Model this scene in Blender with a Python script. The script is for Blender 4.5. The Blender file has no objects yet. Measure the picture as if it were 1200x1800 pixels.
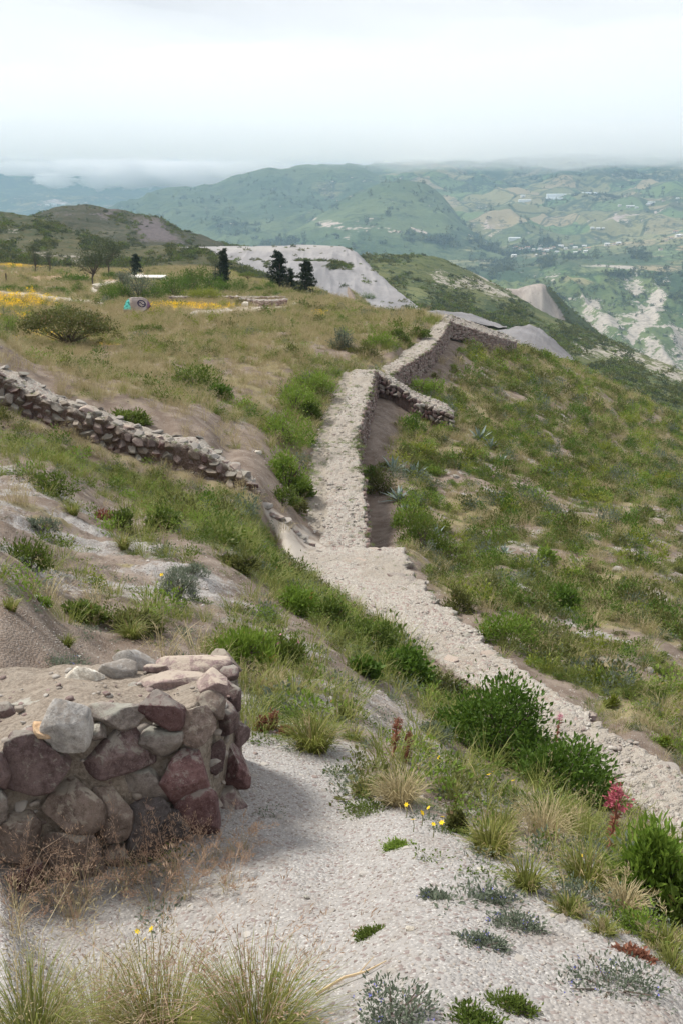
import bpy, math, random
import numpy as np
from mathutils import Vector, noise as mnoise

R = math.radians
rng = np.random.default_rng(11)
random.seed(11)
scene = bpy.context.scene
COL = scene.collection

# ------------------------------------------------------------------ camera
F, CX, CY, HOR = 1750.0, 600.0, 900.0, 430.0        # focal length and horizon in photo pixels (1200 x 1800)
PITCH = math.atan((CY - HOR) / F)
cam_d = bpy.data.cameras.new('camera')
cam = bpy.data.objects.new('camera', cam_d)
COL.objects.link(cam)
cam_d.sensor_fit = 'VERTICAL'
cam_d.sensor_height = 36.0
cam_d.lens = 36.0 * F / 1800.0
cam_d.clip_start = 0.05
cam_d.clip_end = 40000.0
cam.location = (0, 0, 0)
cam.rotation_euler = (math.pi / 2 - PITCH, 0, 0)
scene.camera = cam

# ------------------------------------------------------------------ light
SUN_EL, SUN_AZ = R(52), R(-62)                       # azimuth clockwise from +Y: the light comes from the left, a little ahead
scene.render.engine = 'CYCLES'
scene.view_settings.view_transform = 'Standard'
scene.view_settings.look = 'None'
scene.view_settings.exposure = 0.55
scene.view_settings.gamma = 1.0
scene.view_settings.use_curve_mapping = False
scene.cycles.use_denoising = True
scene.cycles.max_bounces = 12
scene.cycles.diffuse_bounces = 2
scene.cycles.glossy_bounces = 1
scene.cycles.transmission_bounces = 3
scene.cycles.transparent_max_bounces = 8
scene.cycles.volume_bounces = 10
scene.cycles.caustics_reflective = False
scene.cycles.caustics_refractive = False

sun_d = bpy.data.lights.new('sun', 'SUN')
sun_d.energy = 3.9
sun_d.angle = R(14)
sun_d.color = (1.0, 0.95, 0.87)
sun = bpy.data.objects.new('sun', sun_d)
COL.objects.link(sun)
sun.location = (-40, 10, 80)
sun.rotation_euler = (math.pi / 2 - SUN_EL, 0, math.pi - SUN_AZ)
# direction check: the lamp shines along -Z of its frame
_d = Vector((math.sin(SUN_AZ) * math.cos(SUN_EL), math.cos(SUN_AZ) * math.cos(SUN_EL), math.sin(SUN_EL)))
sun.rotation_euler = (-_d).to_track_quat('-Z', 'Y').to_euler()

world = bpy.data.worlds.new('World')
scene.world = world
world.use_nodes = True
wt = world.node_tree
wt.nodes.clear()


class NT:
    """small helper to write node trees briefly"""
    def __init__(s, tree):
        s.t = tree

    def n(s, typ, **kw):
        nd = s.t.nodes.new(typ)
        for k, v in kw.items():
            if k == 'i':
                for kk, vv in v.items():
                    if isinstance(vv, tuple) and len(vv) == 2 and hasattr(vv[0], 'outputs'):
                        s.t.links.new(vv[0].outputs[vv[1]], nd.inputs[kk])
                    elif hasattr(vv, 'outputs'):
                        s.t.links.new(vv.outputs[0], nd.inputs[kk])
                    else:
                        nd.inputs[kk].default_value = vv
            else:
                setattr(nd, k, v)
        return nd

    def math(s, op, a, b=0.0, c=None, clamp=False):
        i = {0: a, 1: b}
        if c is not None:
            i[2] = c
        return s.n('ShaderNodeMath', operation=op, use_clamp=clamp, i=i)

    def mix(s, fac, a, b, mode='MIX'):
        nd = s.n('ShaderNodeMix', data_type='RGBA', blend_type=mode)
        for idx, v in ((0, fac), (6, a), (7, b)):
            if isinstance(v, tuple) and len(v) == 2 and hasattr(v[0], 'outputs'):
                s.t.links.new(v[0].outputs[v[1]], nd.inputs[idx])
            elif hasattr(v, 'outputs'):
                s.t.links.new(v.outputs[2] if v.bl_idname == 'ShaderNodeMix' else v.outputs[0], nd.inputs[idx])
            else:
                nd.inputs[idx].default_value = (*v, 1.0) if isinstance(v, tuple) and len(v) == 3 else v
        return nd

    def ramp(s, fac, lo, hi, a=0.0, b=1.0, smooth=True):
        nd = s.n('ShaderNodeMapRange', interpolation_type='SMOOTHSTEP' if smooth else 'LINEAR')
        nd.inputs[1].default_value = lo
        nd.inputs[2].default_value = hi
        nd.inputs[3].default_value = a
        nd.inputs[4].default_value = b
        if isinstance(fac, tuple):
            s.t.links.new(fac[0].outputs[fac[1]], nd.inputs[0])
        else:
            s.t.links.new(fac.outputs[0], nd.inputs[0])
        return nd

    def noise(s, vec, scale, detail=4.0, rough=0.55, dist=0.0):
        nd = s.n('ShaderNodeTexNoise')
        nd.inputs['Scale'].default_value = scale
        nd.inputs['Detail'].default_value = detail
        nd.inputs['Roughness'].default_value = rough
        nd.inputs['Distortion'].default_value = dist
        if vec is not None:
            s.t.links.new(vec[0].outputs[vec[1]] if isinstance(vec, tuple) else vec.outputs[0], nd.inputs['Vector'])
        return nd


# overcast: a Nishita sky seen through a nearly closed deck of soft grey and white cloud
w = NT(wt)
sky = w.n('ShaderNodeTexSky', sky_type='NISHITA', sun_disc=False, sun_elevation=SUN_EL, sun_rotation=SUN_AZ, altitude=2400.0)
wco = w.n('ShaderNodeTexCoord')
wsep = w.n('ShaderNodeSeparateXYZ', i={0: (wco, 'Generated')})
zc = w.math('MAXIMUM', (wsep, 2), 0.0)
zc2 = w.math('ADD', zc, 0.16)
dx = w.math('DIVIDE', (wsep, 0), zc2)
dy = w.math('DIVIDE', (wsep, 1), zc2)
wv = w.n('ShaderNodeCombineXYZ', i={0: dx, 1: dy, 2: 0.0})
n1 = w.noise(wv, 0.42, 5.0, 0.50, 0.2)
n2 = w.noise(wv, 1.3, 6.0, 0.50, 0.15)
nn = w.math('ADD', w.math('MULTIPLY', n1, 0.65), w.math('MULTIPLY', n2, 0.35))
cm = w.ramp(nn, 0.43, 0.57)
lowz = w.ramp((wsep, 2), 0.02, 0.22, 0.97, 1.0)
cloudc = w.mix(cm, (0.55, 0.53, 0.54), (0.72, 0.69, 0.69))
cloudc = w.mix(1.0, cloudc, w.n('ShaderNodeCombineColor', i={0: lowz, 1: lowz, 2: lowz}), 'MULTIPLY')
skyb = w.n('ShaderNodeBackground', i={0: sky, 1: 0.10})
cloudb = w.n('ShaderNodeBackground', i={0: (cloudc, 2), 1: 1.0})
deck = w.ramp(nn, 0.20, 0.40, 0.90, 0.985)
wm = w.n('ShaderNodeMixShader', i={0: deck, 1: skyb, 2: cloudb})
wo = w.n('ShaderNodeOutputWorld', i={0: wm})

_ONES = 'first second third fourth fifth sixth seventh eighth ninth tenth eleventh twelfth thirteenth fourteenth fifteenth sixteenth seventeenth eighteenth nineteenth'.split()
_TENS = {2: 'twent', 3: 'thirt', 4: 'fort', 5: 'fift', 6: 'sixt', 7: 'sevent', 8: 'eight', 9: 'ninet'}


def ordinal(n):
    if n < 20:
        return _ONES[n - 1]
    return _TENS[n // 10] + ('ieth' if n % 10 == 0 else 'y-' + _ONES[n % 10 - 1])


# ------------------------------------------------------------------ geometry helpers
cp, sp = math.cos(PITCH), math.sin(PITCH)


def P(px, py, Y):
    """the point on the sight line of photo pixel (px, py) that lies Y metres ahead (arrays allowed)"""
    px, py, Y = np.asarray(px, float), np.asarray(py, float), np.asarray(Y, float)
    xc, yc = (px - CX) / F, (CY - py) / F
    dy = cp + yc * sp
    dz = -sp + yc * cp
    s = Y / dy
    return np.stack(np.broadcast_arrays(xc * s, Y, dz * s), -1)


def proj(p):
    p = np.asarray(p, float)
    x, y, z = p[..., 0], p[..., 1], p[..., 2]
    d = np.maximum(y * cp - z * sp, 1e-3)
    v = y * sp + z * cp
    return CX + F * x / d, CY - F * v / d, d


def hash3(ix, iy, iz, seed):
    h = (ix.astype(np.int64) * 374761393 + iy.astype(np.int64) * 668265263 + iz.astype(np.int64) * 2147483647 + seed * 974634777) & 0xFFFFFFFF
    h = ((h ^ (h >> 13)) * 1274126177) & 0xFFFFFFFF
    h = ((h ^ (h >> 16)) * 2246822519) & 0xFFFFFFFF
    return ((h ^ (h >> 15)) & 0xFFFFFF) / float(0xFFFFFF)


def vnoise(x, y, z=None, seed=0):
    """value noise in -1..1"""
    x = np.asarray(x, float); y = np.asarray(y, float)
    z = np.zeros_like(x) if z is None else np.asarray(z, float)
    fx, fy, fz = np.floor(x), np.floor(y), np.floor(z)
    tx, ty, tz = x - fx, y - fy, z - fz
    tx = tx * tx * tx * (tx * (tx * 6 - 15) + 10)
    ty = ty * ty * ty * (ty * (ty * 6 - 15) + 10)
    tz = tz * tz * (3 - 2 * tz)
    r = 0
    for i in (0, 1):
        for j in (0, 1):
            for k in (0, 1):
                wgt = (tx if i else 1 - tx) * (ty if j else 1 - ty) * (tz if k else 1 - tz)
                r = r + wgt * hash3(fx + i, fy + j, fz + k, seed)
    return r * 2 - 1


def fbm(x, y, z=None, oct=4, seed=0, gain=0.5):
    a, r, f, t = 1.0, 0, 1.0, 0
    for o in range(oct):
        r = r + a * vnoise(np.asarray(x) * f, np.asarray(y) * f, None if z is None else np.asarray(z) * f, seed + o * 17)
        t += a
        a *= gain
        f *= 2.03
    return r / t


def ridged(x, y, oct=4, seed=0):
    a, r, f, t = 1.0, 0, 1.0, 0
    for o in range(oct):
        r = r + a * (1 - np.abs(vnoise(x * f, y * f, None, seed + o * 13)))
        t += a
        a *= 0.5
        f *= 2.07
    return r / t


def sstep(a, b, x):
    t = np.clip((np.asarray(x, float) - a) / (b - a), 0, 1)
    return t * t * (3 - 2 * t)


def in_poly(px, py, poly, soft=0.0):
    """soft membership of pixels in a polygon; soft is the width of the edge in pixels"""
    px = np.asarray(px, float); py = np.asarray(py, float)
    inside = np.zeros(px.shape, bool)
    dist = np.full(px.shape, 1e9)
    n = len(poly)
    for i in range(n):
        x0, y0 = poly[i]
        x1, y1 = poly[(i + 1) % n]
        c = (y0 > py) != (y1 > py)
        xi = (x1 - x0) * (py - y0) / ((y1 - y0) if y1 != y0 else 1e-9) + x0
        inside ^= c & (px < xi)
        if soft > 0:
            L = (x1 - x0) ** 2 + (y1 - y0) ** 2 + 1e-9
            t = np.clip(((px - x0) * (x1 - x0) + (py - y0) * (y1 - y0)) / L, 0, 1)
            dist = np.minimum(dist, np.hypot(px - x0 - t * (x1 - x0), py - y0 - t * (y1 - y0)))
    if soft <= 0:
        return inside.astype(float)
    sd = np.where(inside, dist, -dist)
    return np.clip(sd / soft * 0.5 + 0.5, 0, 1)


def line_dist(px, py, pts):
    d = np.full(np.shape(px), 1e9)
    for (x0, y0), (x1, y1) in zip(pts[:-1], pts[1:]):
        L = (x1 - x0) ** 2 + (y1 - y0) ** 2 + 1e-9
        t = np.clip(((px - x0) * (x1 - x0) + (py - y0) * (y1 - y0)) / L, 0, 1)
        d = np.minimum(d, np.hypot(px - x0 - t * (x1 - x0), py - y0 - t * (y1 - y0)))
    return d


def mesh_obj(name, V, Fc, mat=None, parent=None, smooth=True, attrs=None, kind=None, mats=None, fmat=None):
    """V (n,3); Fc (m,3) or (m,4) integer array, or a list of such arrays"""
    me = bpy.data.meshes.new(name)
    V = np.ascontiguousarray(V, np.float32)
    Fl = Fc if isinstance(Fc, list) else [Fc]
    Fl = [np.asarray(f, np.int32) for f in Fl if len(f)]
    loops = np.concatenate([f.ravel() for f in Fl])
    sizes = np.concatenate([np.full(len(f), f.shape[1], np.int32) for f in Fl])
    starts = np.concatenate([[0], np.cumsum(sizes)[:-1]]).astype(np.int32)
    me.vertices.add(len(V))
    me.vertices.foreach_set('co', V.ravel())
    me.loops.add(len(loops))
    me.loops.foreach_set('vertex_index', loops)
    me.polygons.add(len(sizes))
    me.polygons.foreach_set('loop_start', starts)
    me.polygons.foreach_set('loop_total', sizes)
    me.polygons.foreach_set('use_smooth', np.full(len(sizes), bool(smooth)))
    for m in (mats or ([mat] if mat else [])):
        me.materials.append(m)
    if fmat is not None:
        me.polygons.foreach_set('material_index', np.asarray(fmat, np.int32))
    for k, a in (attrs or {}).items():
        a = np.asarray(a, np.float32)
        if a.ndim == 1:
            at = me.attributes.new(k, 'FLOAT', 'POINT')
            at.data.foreach_set('value', a)
        else:
            if a.shape[1] == 3:
                a = np.concatenate([a, np.ones((len(a), 1), np.float32)], 1)
            at = me.attributes.new(k, 'FLOAT_COLOR', 'POINT')
            at.data.foreach_set('color', np.ascontiguousarray(a).ravel())
    me.update(calc_edges=True)
    o = bpy.data.objects.new(name, me)
    COL.objects.link(o)
    if parent is not None:
        o.parent = parent
    if kind:
        o['kind'] = kind
    return o


def tag(o, label, cat, group=None):
    o['kind'] = 'thing'
    o['label'] = label
    o['category'] = cat
    if group:
        o['group'] = group
    return o


def empty(name, loc, label=None, cat=None, group=None, rz=0.0):
    o = bpy.data.objects.new(name, None)
    COL.objects.link(o)
    o.location = loc
    o.rotation_euler = (0, 0, rz)
    o.empty_display_size = 0.2
    if label:
        tag(o, label, cat, group)
    return o


def dup(o, parent=None):
    c = o.copy()
    COL.objects.link(c)
    if parent is not None:
        c.parent = parent
    return c


def dup_thing(root, loc, rz=0.0, scale=1.0, label=None, group=None):
    r = dup(root)
    r.location = loc
    r.rotation_euler = (0, 0, rz)
    r.scale = (scale, scale, scale) if not isinstance(scale, tuple) else scale
    if label:
        r['label'] = label
    if group:
        r['group'] = group
    for ch in list(root.children):
        c = dup(ch, r)
        for g in ch.children:
            dup(g, c)
    return r


def grid_faces(nr, nc):
    a = np.arange(nr * nc).reshape(nr, nc)
    return np.stack([a[:-1, :-1], a[:-1, 1:], a[1:, 1:], a[1:, :-1]], -1).reshape(-1, 4)


# ------------------------------------------------------------------ materials
def mat_new(name):
    m = bpy.data.materials.new(name)
    m.use_nodes = True
    m.node_tree.nodes.clear()
    return m, NT(m.node_tree)


def finish(nt, color, rough=0.9, bump=None, bstr=0.3, bdist=0.02, trans=None, spec=0.2):
    b = nt.n('ShaderNodeBsdfPrincipled')
    b.inputs['Roughness'].default_value = rough
    b.inputs['Specular IOR Level'].default_value = spec
    if isinstance(color, tuple):
        b.inputs['Base Color'].default_value = (*color, 1)
    else:
        nt.t.links.new(color.outputs[2] if color.bl_idname == 'ShaderNodeMix' else color.outputs[0], b.inputs['Base Color'])
    if bump is not None:
        bp = nt.n('ShaderNodeBump')
        bp.inputs['Strength'].default_value = bstr
        bp.inputs['Distance'].default_value = bdist
        nt.t.links.new(bump.outputs[0], bp.inputs['Height'])
        nt.t.links.new(bp.outputs[0], b.inputs['Normal'])
    out = b
    if trans:
        tr = nt.n('ShaderNodeBsdfTranslucent')
        nt.t.links.new(color.outputs[2] if color.bl_idname == 'ShaderNodeMix' else color.outputs[0], tr.inputs[0])
        out = nt.n('ShaderNodeMixShader', i={0: trans, 1: b, 2: tr})
    nt.n('ShaderNodeOutputMaterial', i={0: out})


def attr(nt, name, typ='GEOMETRY'):
    return nt.n('ShaderNodeAttribute', attribute_name=name, attribute_type=typ)


def leaf_mat(name, c0, c1, dry=None, trans=0.35, rough=0.55):
    """leaves: colour varies leaf by leaf (tint) and plant by plant (object random)"""
    m, nt = mat_new(name)
    t = attr(nt, 'tint')
    oi = nt.n('ShaderNodeObjectInfo')
    c0, c1 = tuple(min(.9, v * 1.18) for v in c0), tuple(min(.9, v * 1.18) for v in c1)
    f = nt.math('ADD', nt.math('MULTIPLY', (t, 2), 0.7), nt.math('MULTIPLY', (oi, 'Random'), 0.3))
    c = nt.mix(f, c0, c1)
    if dry:
        d = nt.ramp((t, 2), 0.90, 0.94)
        c = nt.mix(d, c, dry)
    finish(nt, c, rough, trans=trans, spec=0.25)
    return m


def rock_mat(name, base, spots, lichen=None, scale=6.0, vary=0.25, bstr=0.5, bdist=0.02):
    m, nt = mat_new(name)
    co = nt.n('ShaderNodeTexCoord')
    oi = nt.n('ShaderNodeObjectInfo')
    off = nt.n('ShaderNodeVectorMath', operation='ADD', i={0: (co, 'Object')})
    sc = nt.n('ShaderNodeVectorMath', operation='SCALE', i={0: (oi, 'Location'), 'Scale': 3.7})
    nt.t.links.new(sc.outputs[0], off.inputs[1])
    v = off
    a = nt.noise(v, scale, 6, 0.65, 0.4)
    b = nt.noise(v, scale * 5, 5, 0.7)
    g = nt.noise(v, scale * 22, 3, 0.7)
    c = nt.mix(nt.ramp(a, 0.42, 0.58), base, spots)
    c = nt.mix(nt.ramp(b, 0.42, 0.66, 0.0, 0.75), c, tuple(min(1, x * 1.7 + 0.04) for x in base))
    c = nt.mix(nt.ramp(b, 0.44, 0.30, 0.0, 0.6), c, tuple(x * 0.55 for x in base))
    c = nt.mix(nt.ramp(g, 0.60, 0.72, 0.0, 0.55), c, (0.42, 0.38, 0.36))
    c = nt.mix(nt.ramp(g, 0.42, 0.32, 0.0, 0.6), c, tuple(x * 0.45 for x in base))
    if lichen:
        l = nt.noise(v, scale * 2.6, 6, 0.72, 0.6)
        nd = nt.n('ShaderNodeNewGeometry')
        s = nt.n('ShaderNodeSeparateXYZ', i={0: (nd, 'Normal')})
        up = nt.ramp((s, 2), -0.1, 0.95, 0.0, 0.22, smooth=False)
        lf = nt.ramp(nt.math('ADD', l, up), 0.60, 0.74, 0, 0.8)
        c = nt.mix(lf, c, lichen)
    hv = nt.n('ShaderNodeHueSaturation', i={'Color': (c, 2)})
    nt.t.links.new(nt.ramp((oi, 'Random'), 0, 1, 1 - vary, 1 + vary, smooth=False).outputs[0], hv.inputs['Value'])
    hgt = nt.math('ADD', nt.math('MULTIPLY', b, 1.0), nt.math('MULTIPLY', g, 0.4))
    finish(nt, hv, 0.92, hgt, bstr, bdist)
    return m


M = {}
M['rock_purple'] = rock_mat('purple_andesite', (0.105, 0.072, 0.071), (0.17, 0.125, 0.118), (0.30, 0.285, 0.25))
M['rock_maroon'] = rock_mat('maroon_andesite', (0.092, 0.050, 0.050), (0.135, 0.078, 0.075), (0.27, 0.25, 0.225))
M['rock_grey'] = rock_mat('grey_andesite', (0.15, 0.13, 0.118), (0.215, 0.19, 0.168), (0.30, 0.30, 0.26))
M['rock_pale'] = rock_mat('pale_grey_rock', (0.28, 0.272, 0.26), (0.37, 0.35, 0.325), (0.28, 0.25, 0.22), vary=0.15)
M['rock_white'] = rock_mat('white_tuff', (0.58, 0.55, 0.49), (0.50, 0.46, 0.39), (0.40, 0.36, 0.3), vary=0.1)
M['rock_black'] = rock_mat('black_basalt', (0.055, 0.048, 0.048), (0.10, 0.085, 0.08), None)
M['rock_brown'] = rock_mat('brown_rock', (0.13, 0.10, 0.085), (0.195, 0.155, 0.13), (0.33, 0.30, 0.25))
M['rock_pink'] = rock_mat('pink_andesite', (0.20, 0.145, 0.14), (0.275, 0.215, 0.20), (0.46, 0.40, 0.33), vary=0.12)
M['rock_tan'] = rock_mat('tan_rock', (0.33, 0.22, 0.13), (0.40, 0.30, 0.2), None)
M['mortar'] = rock_mat('mud_mortar', (0.25, 0.21, 0.17), (0.34, 0.295, 0.245), None, scale=9, bstr=0.9, bdist=0.03)


def ground_mat():
    m, nt = mat_new('ridge_ground')
    co = nt.n('ShaderNodeTexCoord')
    V = (co, 'Object')
    mk = attr(nt, 'mask')
    ms = nt.n('ShaderNodeSeparateColor', i={0: (mk, 0)})
    mk2 = attr(nt, 'mask2')
    ms2 = nt.n('ShaderNodeSeparateColor', i={0: (mk2, 0)})
    big = nt.noise(V, 0.35, 5, 0.6, 0.5)
    mid = nt.noise(V, 1.7, 6, 0.65, 0.3)
    fine = nt.noise(V, 9.0, 6, 0.7)
    grit = nt.noise(V, 55.0, 4, 0.75)
    vor = nt.n('ShaderNodeTexVoronoi', i={'Vector': V, 'Scale': 55.0, 'Randomness': 1.0})
    vor2 = nt.n('ShaderNodeTexVoronoi', i={'Vector': V, 'Scale': 120.0, 'Randomness': 1.0})
    vs = nt.n('ShaderNodeSeparateColor', i={0: (vor, 'Color')})
    vs2 = nt.n('ShaderNodeSeparateColor', i={0: (vor2, 'Color')})
    # earth
    c = nt.mix(nt.ramp(mid, 0.35, 0.68), (0.145, 0.108, 0.083), (0.25, 0.205, 0.17))
    c = nt.mix(nt.ramp(grit, 0.52, 0.66, 0, 0.6), c, (0.34, 0.31, 0.285))
    c = nt.mix(nt.ramp(fine, 0.45, 0.30, 0, 0.5), c, (0.10, 0.075, 0.055))
    # pale gravel
    gv = nt.mix((vs, 0), (0.26, 0.25, 0.24), (0.345, 0.335, 0.325))
    gv = nt.mix(nt.ramp((vs2, 0), 0.1, 0.9, 0, 0.75), gv, (0.35, 0.335, 0.32))
    gv = nt.mix(nt.ramp((vs2, 1), 0.90, 0.93, 0, 0.7), gv, (0.54, 0.53, 0.51))
    gv = nt.mix(nt.ramp((vs, 1), 0.88, 0.93, 0, 0.7), gv, (0.20, 0.15, 0.14))
    gv = nt.mix(nt.ramp(mid, 0.50, 0.68, 0, 0.5), gv, (0.235, 0.205, 0.18))
    gf = nt.ramp(nt.math('ADD', (ms, 2), nt.math('MULTIPLY', nt.math('SUBTRACT', fine, 0.5), 0.9)), 0.35, 0.62)
    c = nt.mix(gf, c, gv)
    # dry straw grass between the plants
    st = nt.mix(fine, (0.17, 0.145, 0.075), (0.29, 0.255, 0.15))
    st = nt.mix(nt.ramp(mid, 0.5, 0.7, 0, 0.55), st, (0.215, 0.165, 0.115))
    sf = nt.ramp(nt.math('ADD', (ms, 1), nt.math('MULTIPLY', nt.math('SUBTRACT', mid, 0.5), 1.1)), 0.35, 0.65)
    c = nt.mix(sf, c, st)
    # green ground cover
    gr = nt.mix(nt.ramp(fine, 0.3, 0.7), (0.055, 0.080, 0.022), (0.145, 0.165, 0.05))
    grf = nt.ramp(nt.math('ADD', (ms, 0), nt.math('MULTIPLY', nt.math('SUBTRACT', nt.math('ADD', nt.math('MULTIPLY', mid, 0.5), nt.math('MULTIPLY', fine, 0.5)), 0.5), 1.3)), 0.40, 0.62)
    c = nt.mix(grf, c, gr)
    # yellow flower fields
    yf = nt.ramp(nt.math('ADD', (ms2, 0), nt.math('MULTIPLY', nt.math('SUBTRACT', fine, 0.5), 0.8)), 0.42, 0.7)
    c = nt.mix(yf, c, (0.62, 0.40, 0.03))
    # dusty track
    pf = nt.ramp(nt.math('ADD', (ms2, 1), nt.math('MULTIPLY', nt.math('SUBTRACT', mid, 0.5), 0.4)), 0.40, 0.6)
    c = nt.mix(pf, c, nt.mix(grit, (0.36, 0.32, 0.27), (0.52, 0.48, 0.43)))
    # ploughed reddish field
    rf = nt.ramp((ms2, 2), 0.35, 0.6)
    c = nt.mix(rf, c, nt.mix(mid, (0.30, 0.20, 0.14), (0.42, 0.31, 0.22)))
    h = nt.math('ADD', nt.math('MULTIPLY', (vor, 'Distance'), -0.7), nt.math('ADD', nt.math('MULTIPLY', grit, 0.5), nt.math('MULTIPLY', fine, 0.6)))
    finish(nt, c, 0.95, h, 0.55, 0.03)
    return m


M['ground'] = ground_mat()

# ------------------------------------------------------------------ the ridge: two height fields that meet along the big wall
def yA(py):
    """distance of the top of the lower wall run at photo row py"""
    t = math.tan(PITCH + math.atan((py - CY) / F))
    return 4.475 / (t - 0.125)


A_EDGES = [(1640, 1360, 1690), (1560, 1282, 1530), (1500, 1218, 1420), (1440, 1150, 1322), (1400, 1108, 1256), (1350, 1050, 1175),
           (1300, 975, 1098), (1230, 872, 985), (1160, 765, 898), (1100, 688, 825), (1050, 606, 762), (1000, 538, 718), (962, 492, 708)]
A_EDGES = [(py, l, r, yA(py)) for py, l, r in A_EDGES]
B_EDGES = [(958, 505, 568, 642, 24.9), (900, 535, 572, 640, 27.5), (850, 538, 577, 638, 30.5), (800, 545, 582, 630, 34.0), (770, 551, 587, 624, 36.5),
           (720, 570, 602, 640, 41.0), (680, 588, 613, 652, 45.5), (650, 598, 616, 660, 50.0)]
C_EDGES = [(663, 640, 682, 51.6), (652, 656, 697, 52.6), (640, 675, 714, 54.0), (620, 706, 747, 57.2), (600, 737, 767, 61.0), (580, 752, 781, 65.6), (562, 772, 791, 70.0)]

SPLIT = [P((l + r) / 2, py, Y)[:2] for py, l, r, Y in A_EDGES[:-2]] + [P(628, 940, 25.2)[:2]] + \
        [P((m * 0.25 + r * 0.75), py, Y)[:2] for py, l, m, r, Y in B_EDGES[1:-1]] + [P(640, 652, 49.0)[:2]] + \
        [P((l + 2 * r) / 3, py, Y)[:2] for py, l, r, Y in C_EDGES[2:]] + [P(700, 535, 100)[:2], P(640, 510, 200)[:2], P(600, 500, 400)[:2]]
_d0 = SPLIT[0] - SPLIT[1]
SPLIT = [SPLIT[0] + _d0 / np.linalg.norm(_d0) * 40] + SPLIT
SPLIT = np.array(SPLIT)


def side(x, y):
    """signed distance from the wall line: positive on the valley side"""
    best = np.full(x.shape, 1e18)
    sg = np.zeros(x.shape)
    for (x0, y0), (x1, y1) in zip(SPLIT[:-1], SPLIT[1:]):
        L = (x1 - x0) ** 2 + (y1 - y0) ** 2
        t = np.clip(((x - x0) * (x1 - x0) + (y - y0) * (y1 - y0)) / L, 0, 1)
        d = (x - x0 - t * (x1 - x0)) ** 2 + (y - y0 - t * (y1 - y0)) ** 2
        c = (x1 - x0) * (y - y0) - (y1 - y0) * (x - x0)
        b = d < best - 1e-9
        best = np.where(b, d, best)
        sg = np.where(b, np.where(c < 0, 1.0, -1.0), sg)
    return sg * np.sqrt(best)


LPTS = [(600, 1800, 2.6), (0, 1800, 2.7), (1200, 1800, 2.7), (600, 1500, 4.4), (0, 1570, 3.85), (1100, 1560, 4.15), (300, 1500, 4.4), (-400, 1570, 3.9), (1600, 1570, 4.2),
        (500, 1290, 6.3), (700, 1360, 5.7), (820, 1430, 5.15), (960, 1490, 4.75), (100, 1200, 5.8), (0, 1220, 5.4), (100, 1100, 7.5), (100, 1000, 10.5), (100, 900, 15), (100, 815, 20.5), (0, 800, 21),
        (300, 1100, 9), (300, 1000, 12.5), (300, 900, 18.5), (-400, 1100, 7.2), (-400, 900, 14), (-400, 750, 22), (440, 1200, 7.9), (450, 1130, 9.6), (470, 1050, 13), (430, 950, 17.5), (400, 895, 22),
        (600, 1200, 9), (580, 1120, 11.8), (690, 1150, 13.4), (740, 1200, 12.3), (850, 1290, 10), (700, 1290, 7.5), (620, 1290, 6.6), (820, 1340, 7.9), (1000, 1400, 8.2), (1100, 1480, 7.2), (900, 1400, 6.9), (1200, 1560, 6.3), (1050, 1420, 9.0),
        (590, 1090, 14.8), (520, 1000, 19.0), (480, 940, 21.5), (560, 1030, 18.6), (800, 1210, 12.9), (900, 1270, 11.7), (640, 1060, 18.0), (700, 1110, 15.8),
        (520, 920, 24.4), (505, 890, 26),
        (535, 900, 27.0), (536, 850, 30.0), (543, 800, 33.5), (550, 770, 36), (568, 720, 40.5), (587, 680, 45), (600, 652, 49),
        (500, 830, 30.5), (470, 770, 33.5), (480, 740, 37), (525, 690, 43), (400, 720, 36), (400, 790, 29.5), (300, 700, 36.5), (180, 670, 35), (60, 640, 35),
        (0, 600, 42), (300, 640, 46), (300, 600, 56), (-400, 560, 44), (0, 560, 64), (500, 640, 48), (620, 618, 54.5), (560, 650, 48), (600, 580, 66), (690, 612, 56), (735, 590, 62), (765, 566, 69), (600, 545, 84), (700, 562, 72), (720, 552, 80),
        (400, 560, 78), (300, 540, 95), (500, 535, 100), (100, 540, 88), (-400, 520, 95), (0, 520, 110), (200, 520, 122), (450, 520, 127), (600, 529, 104), (330, 510, 155), (0, 500, 155), (0, 480, 225),
        (200, 482, 230), (400, 492, 205), (550, 509, 165), (300, 473, 300), (0, 466, 305), (-400, 480, 225), (430, 486, 280),
        (700, 575, 96), (600, 545, 150), (660, 570, 150), (640, 540, 260), (550, 530, 260), (760, 600, 92), (760, 640, 150)]
LW = [(0, 1.0, -1.78), (-1.2, 1.0, -1.66), (1.2, 1.0, -1.86), (0, 0.4, -1.65), (-0.5, 0.4, -1.6), (0.5, 0.4, -1.68), (-8, 5, -1.9), (-3, 2, -1.75), (3, 2, -2.3)]
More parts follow.
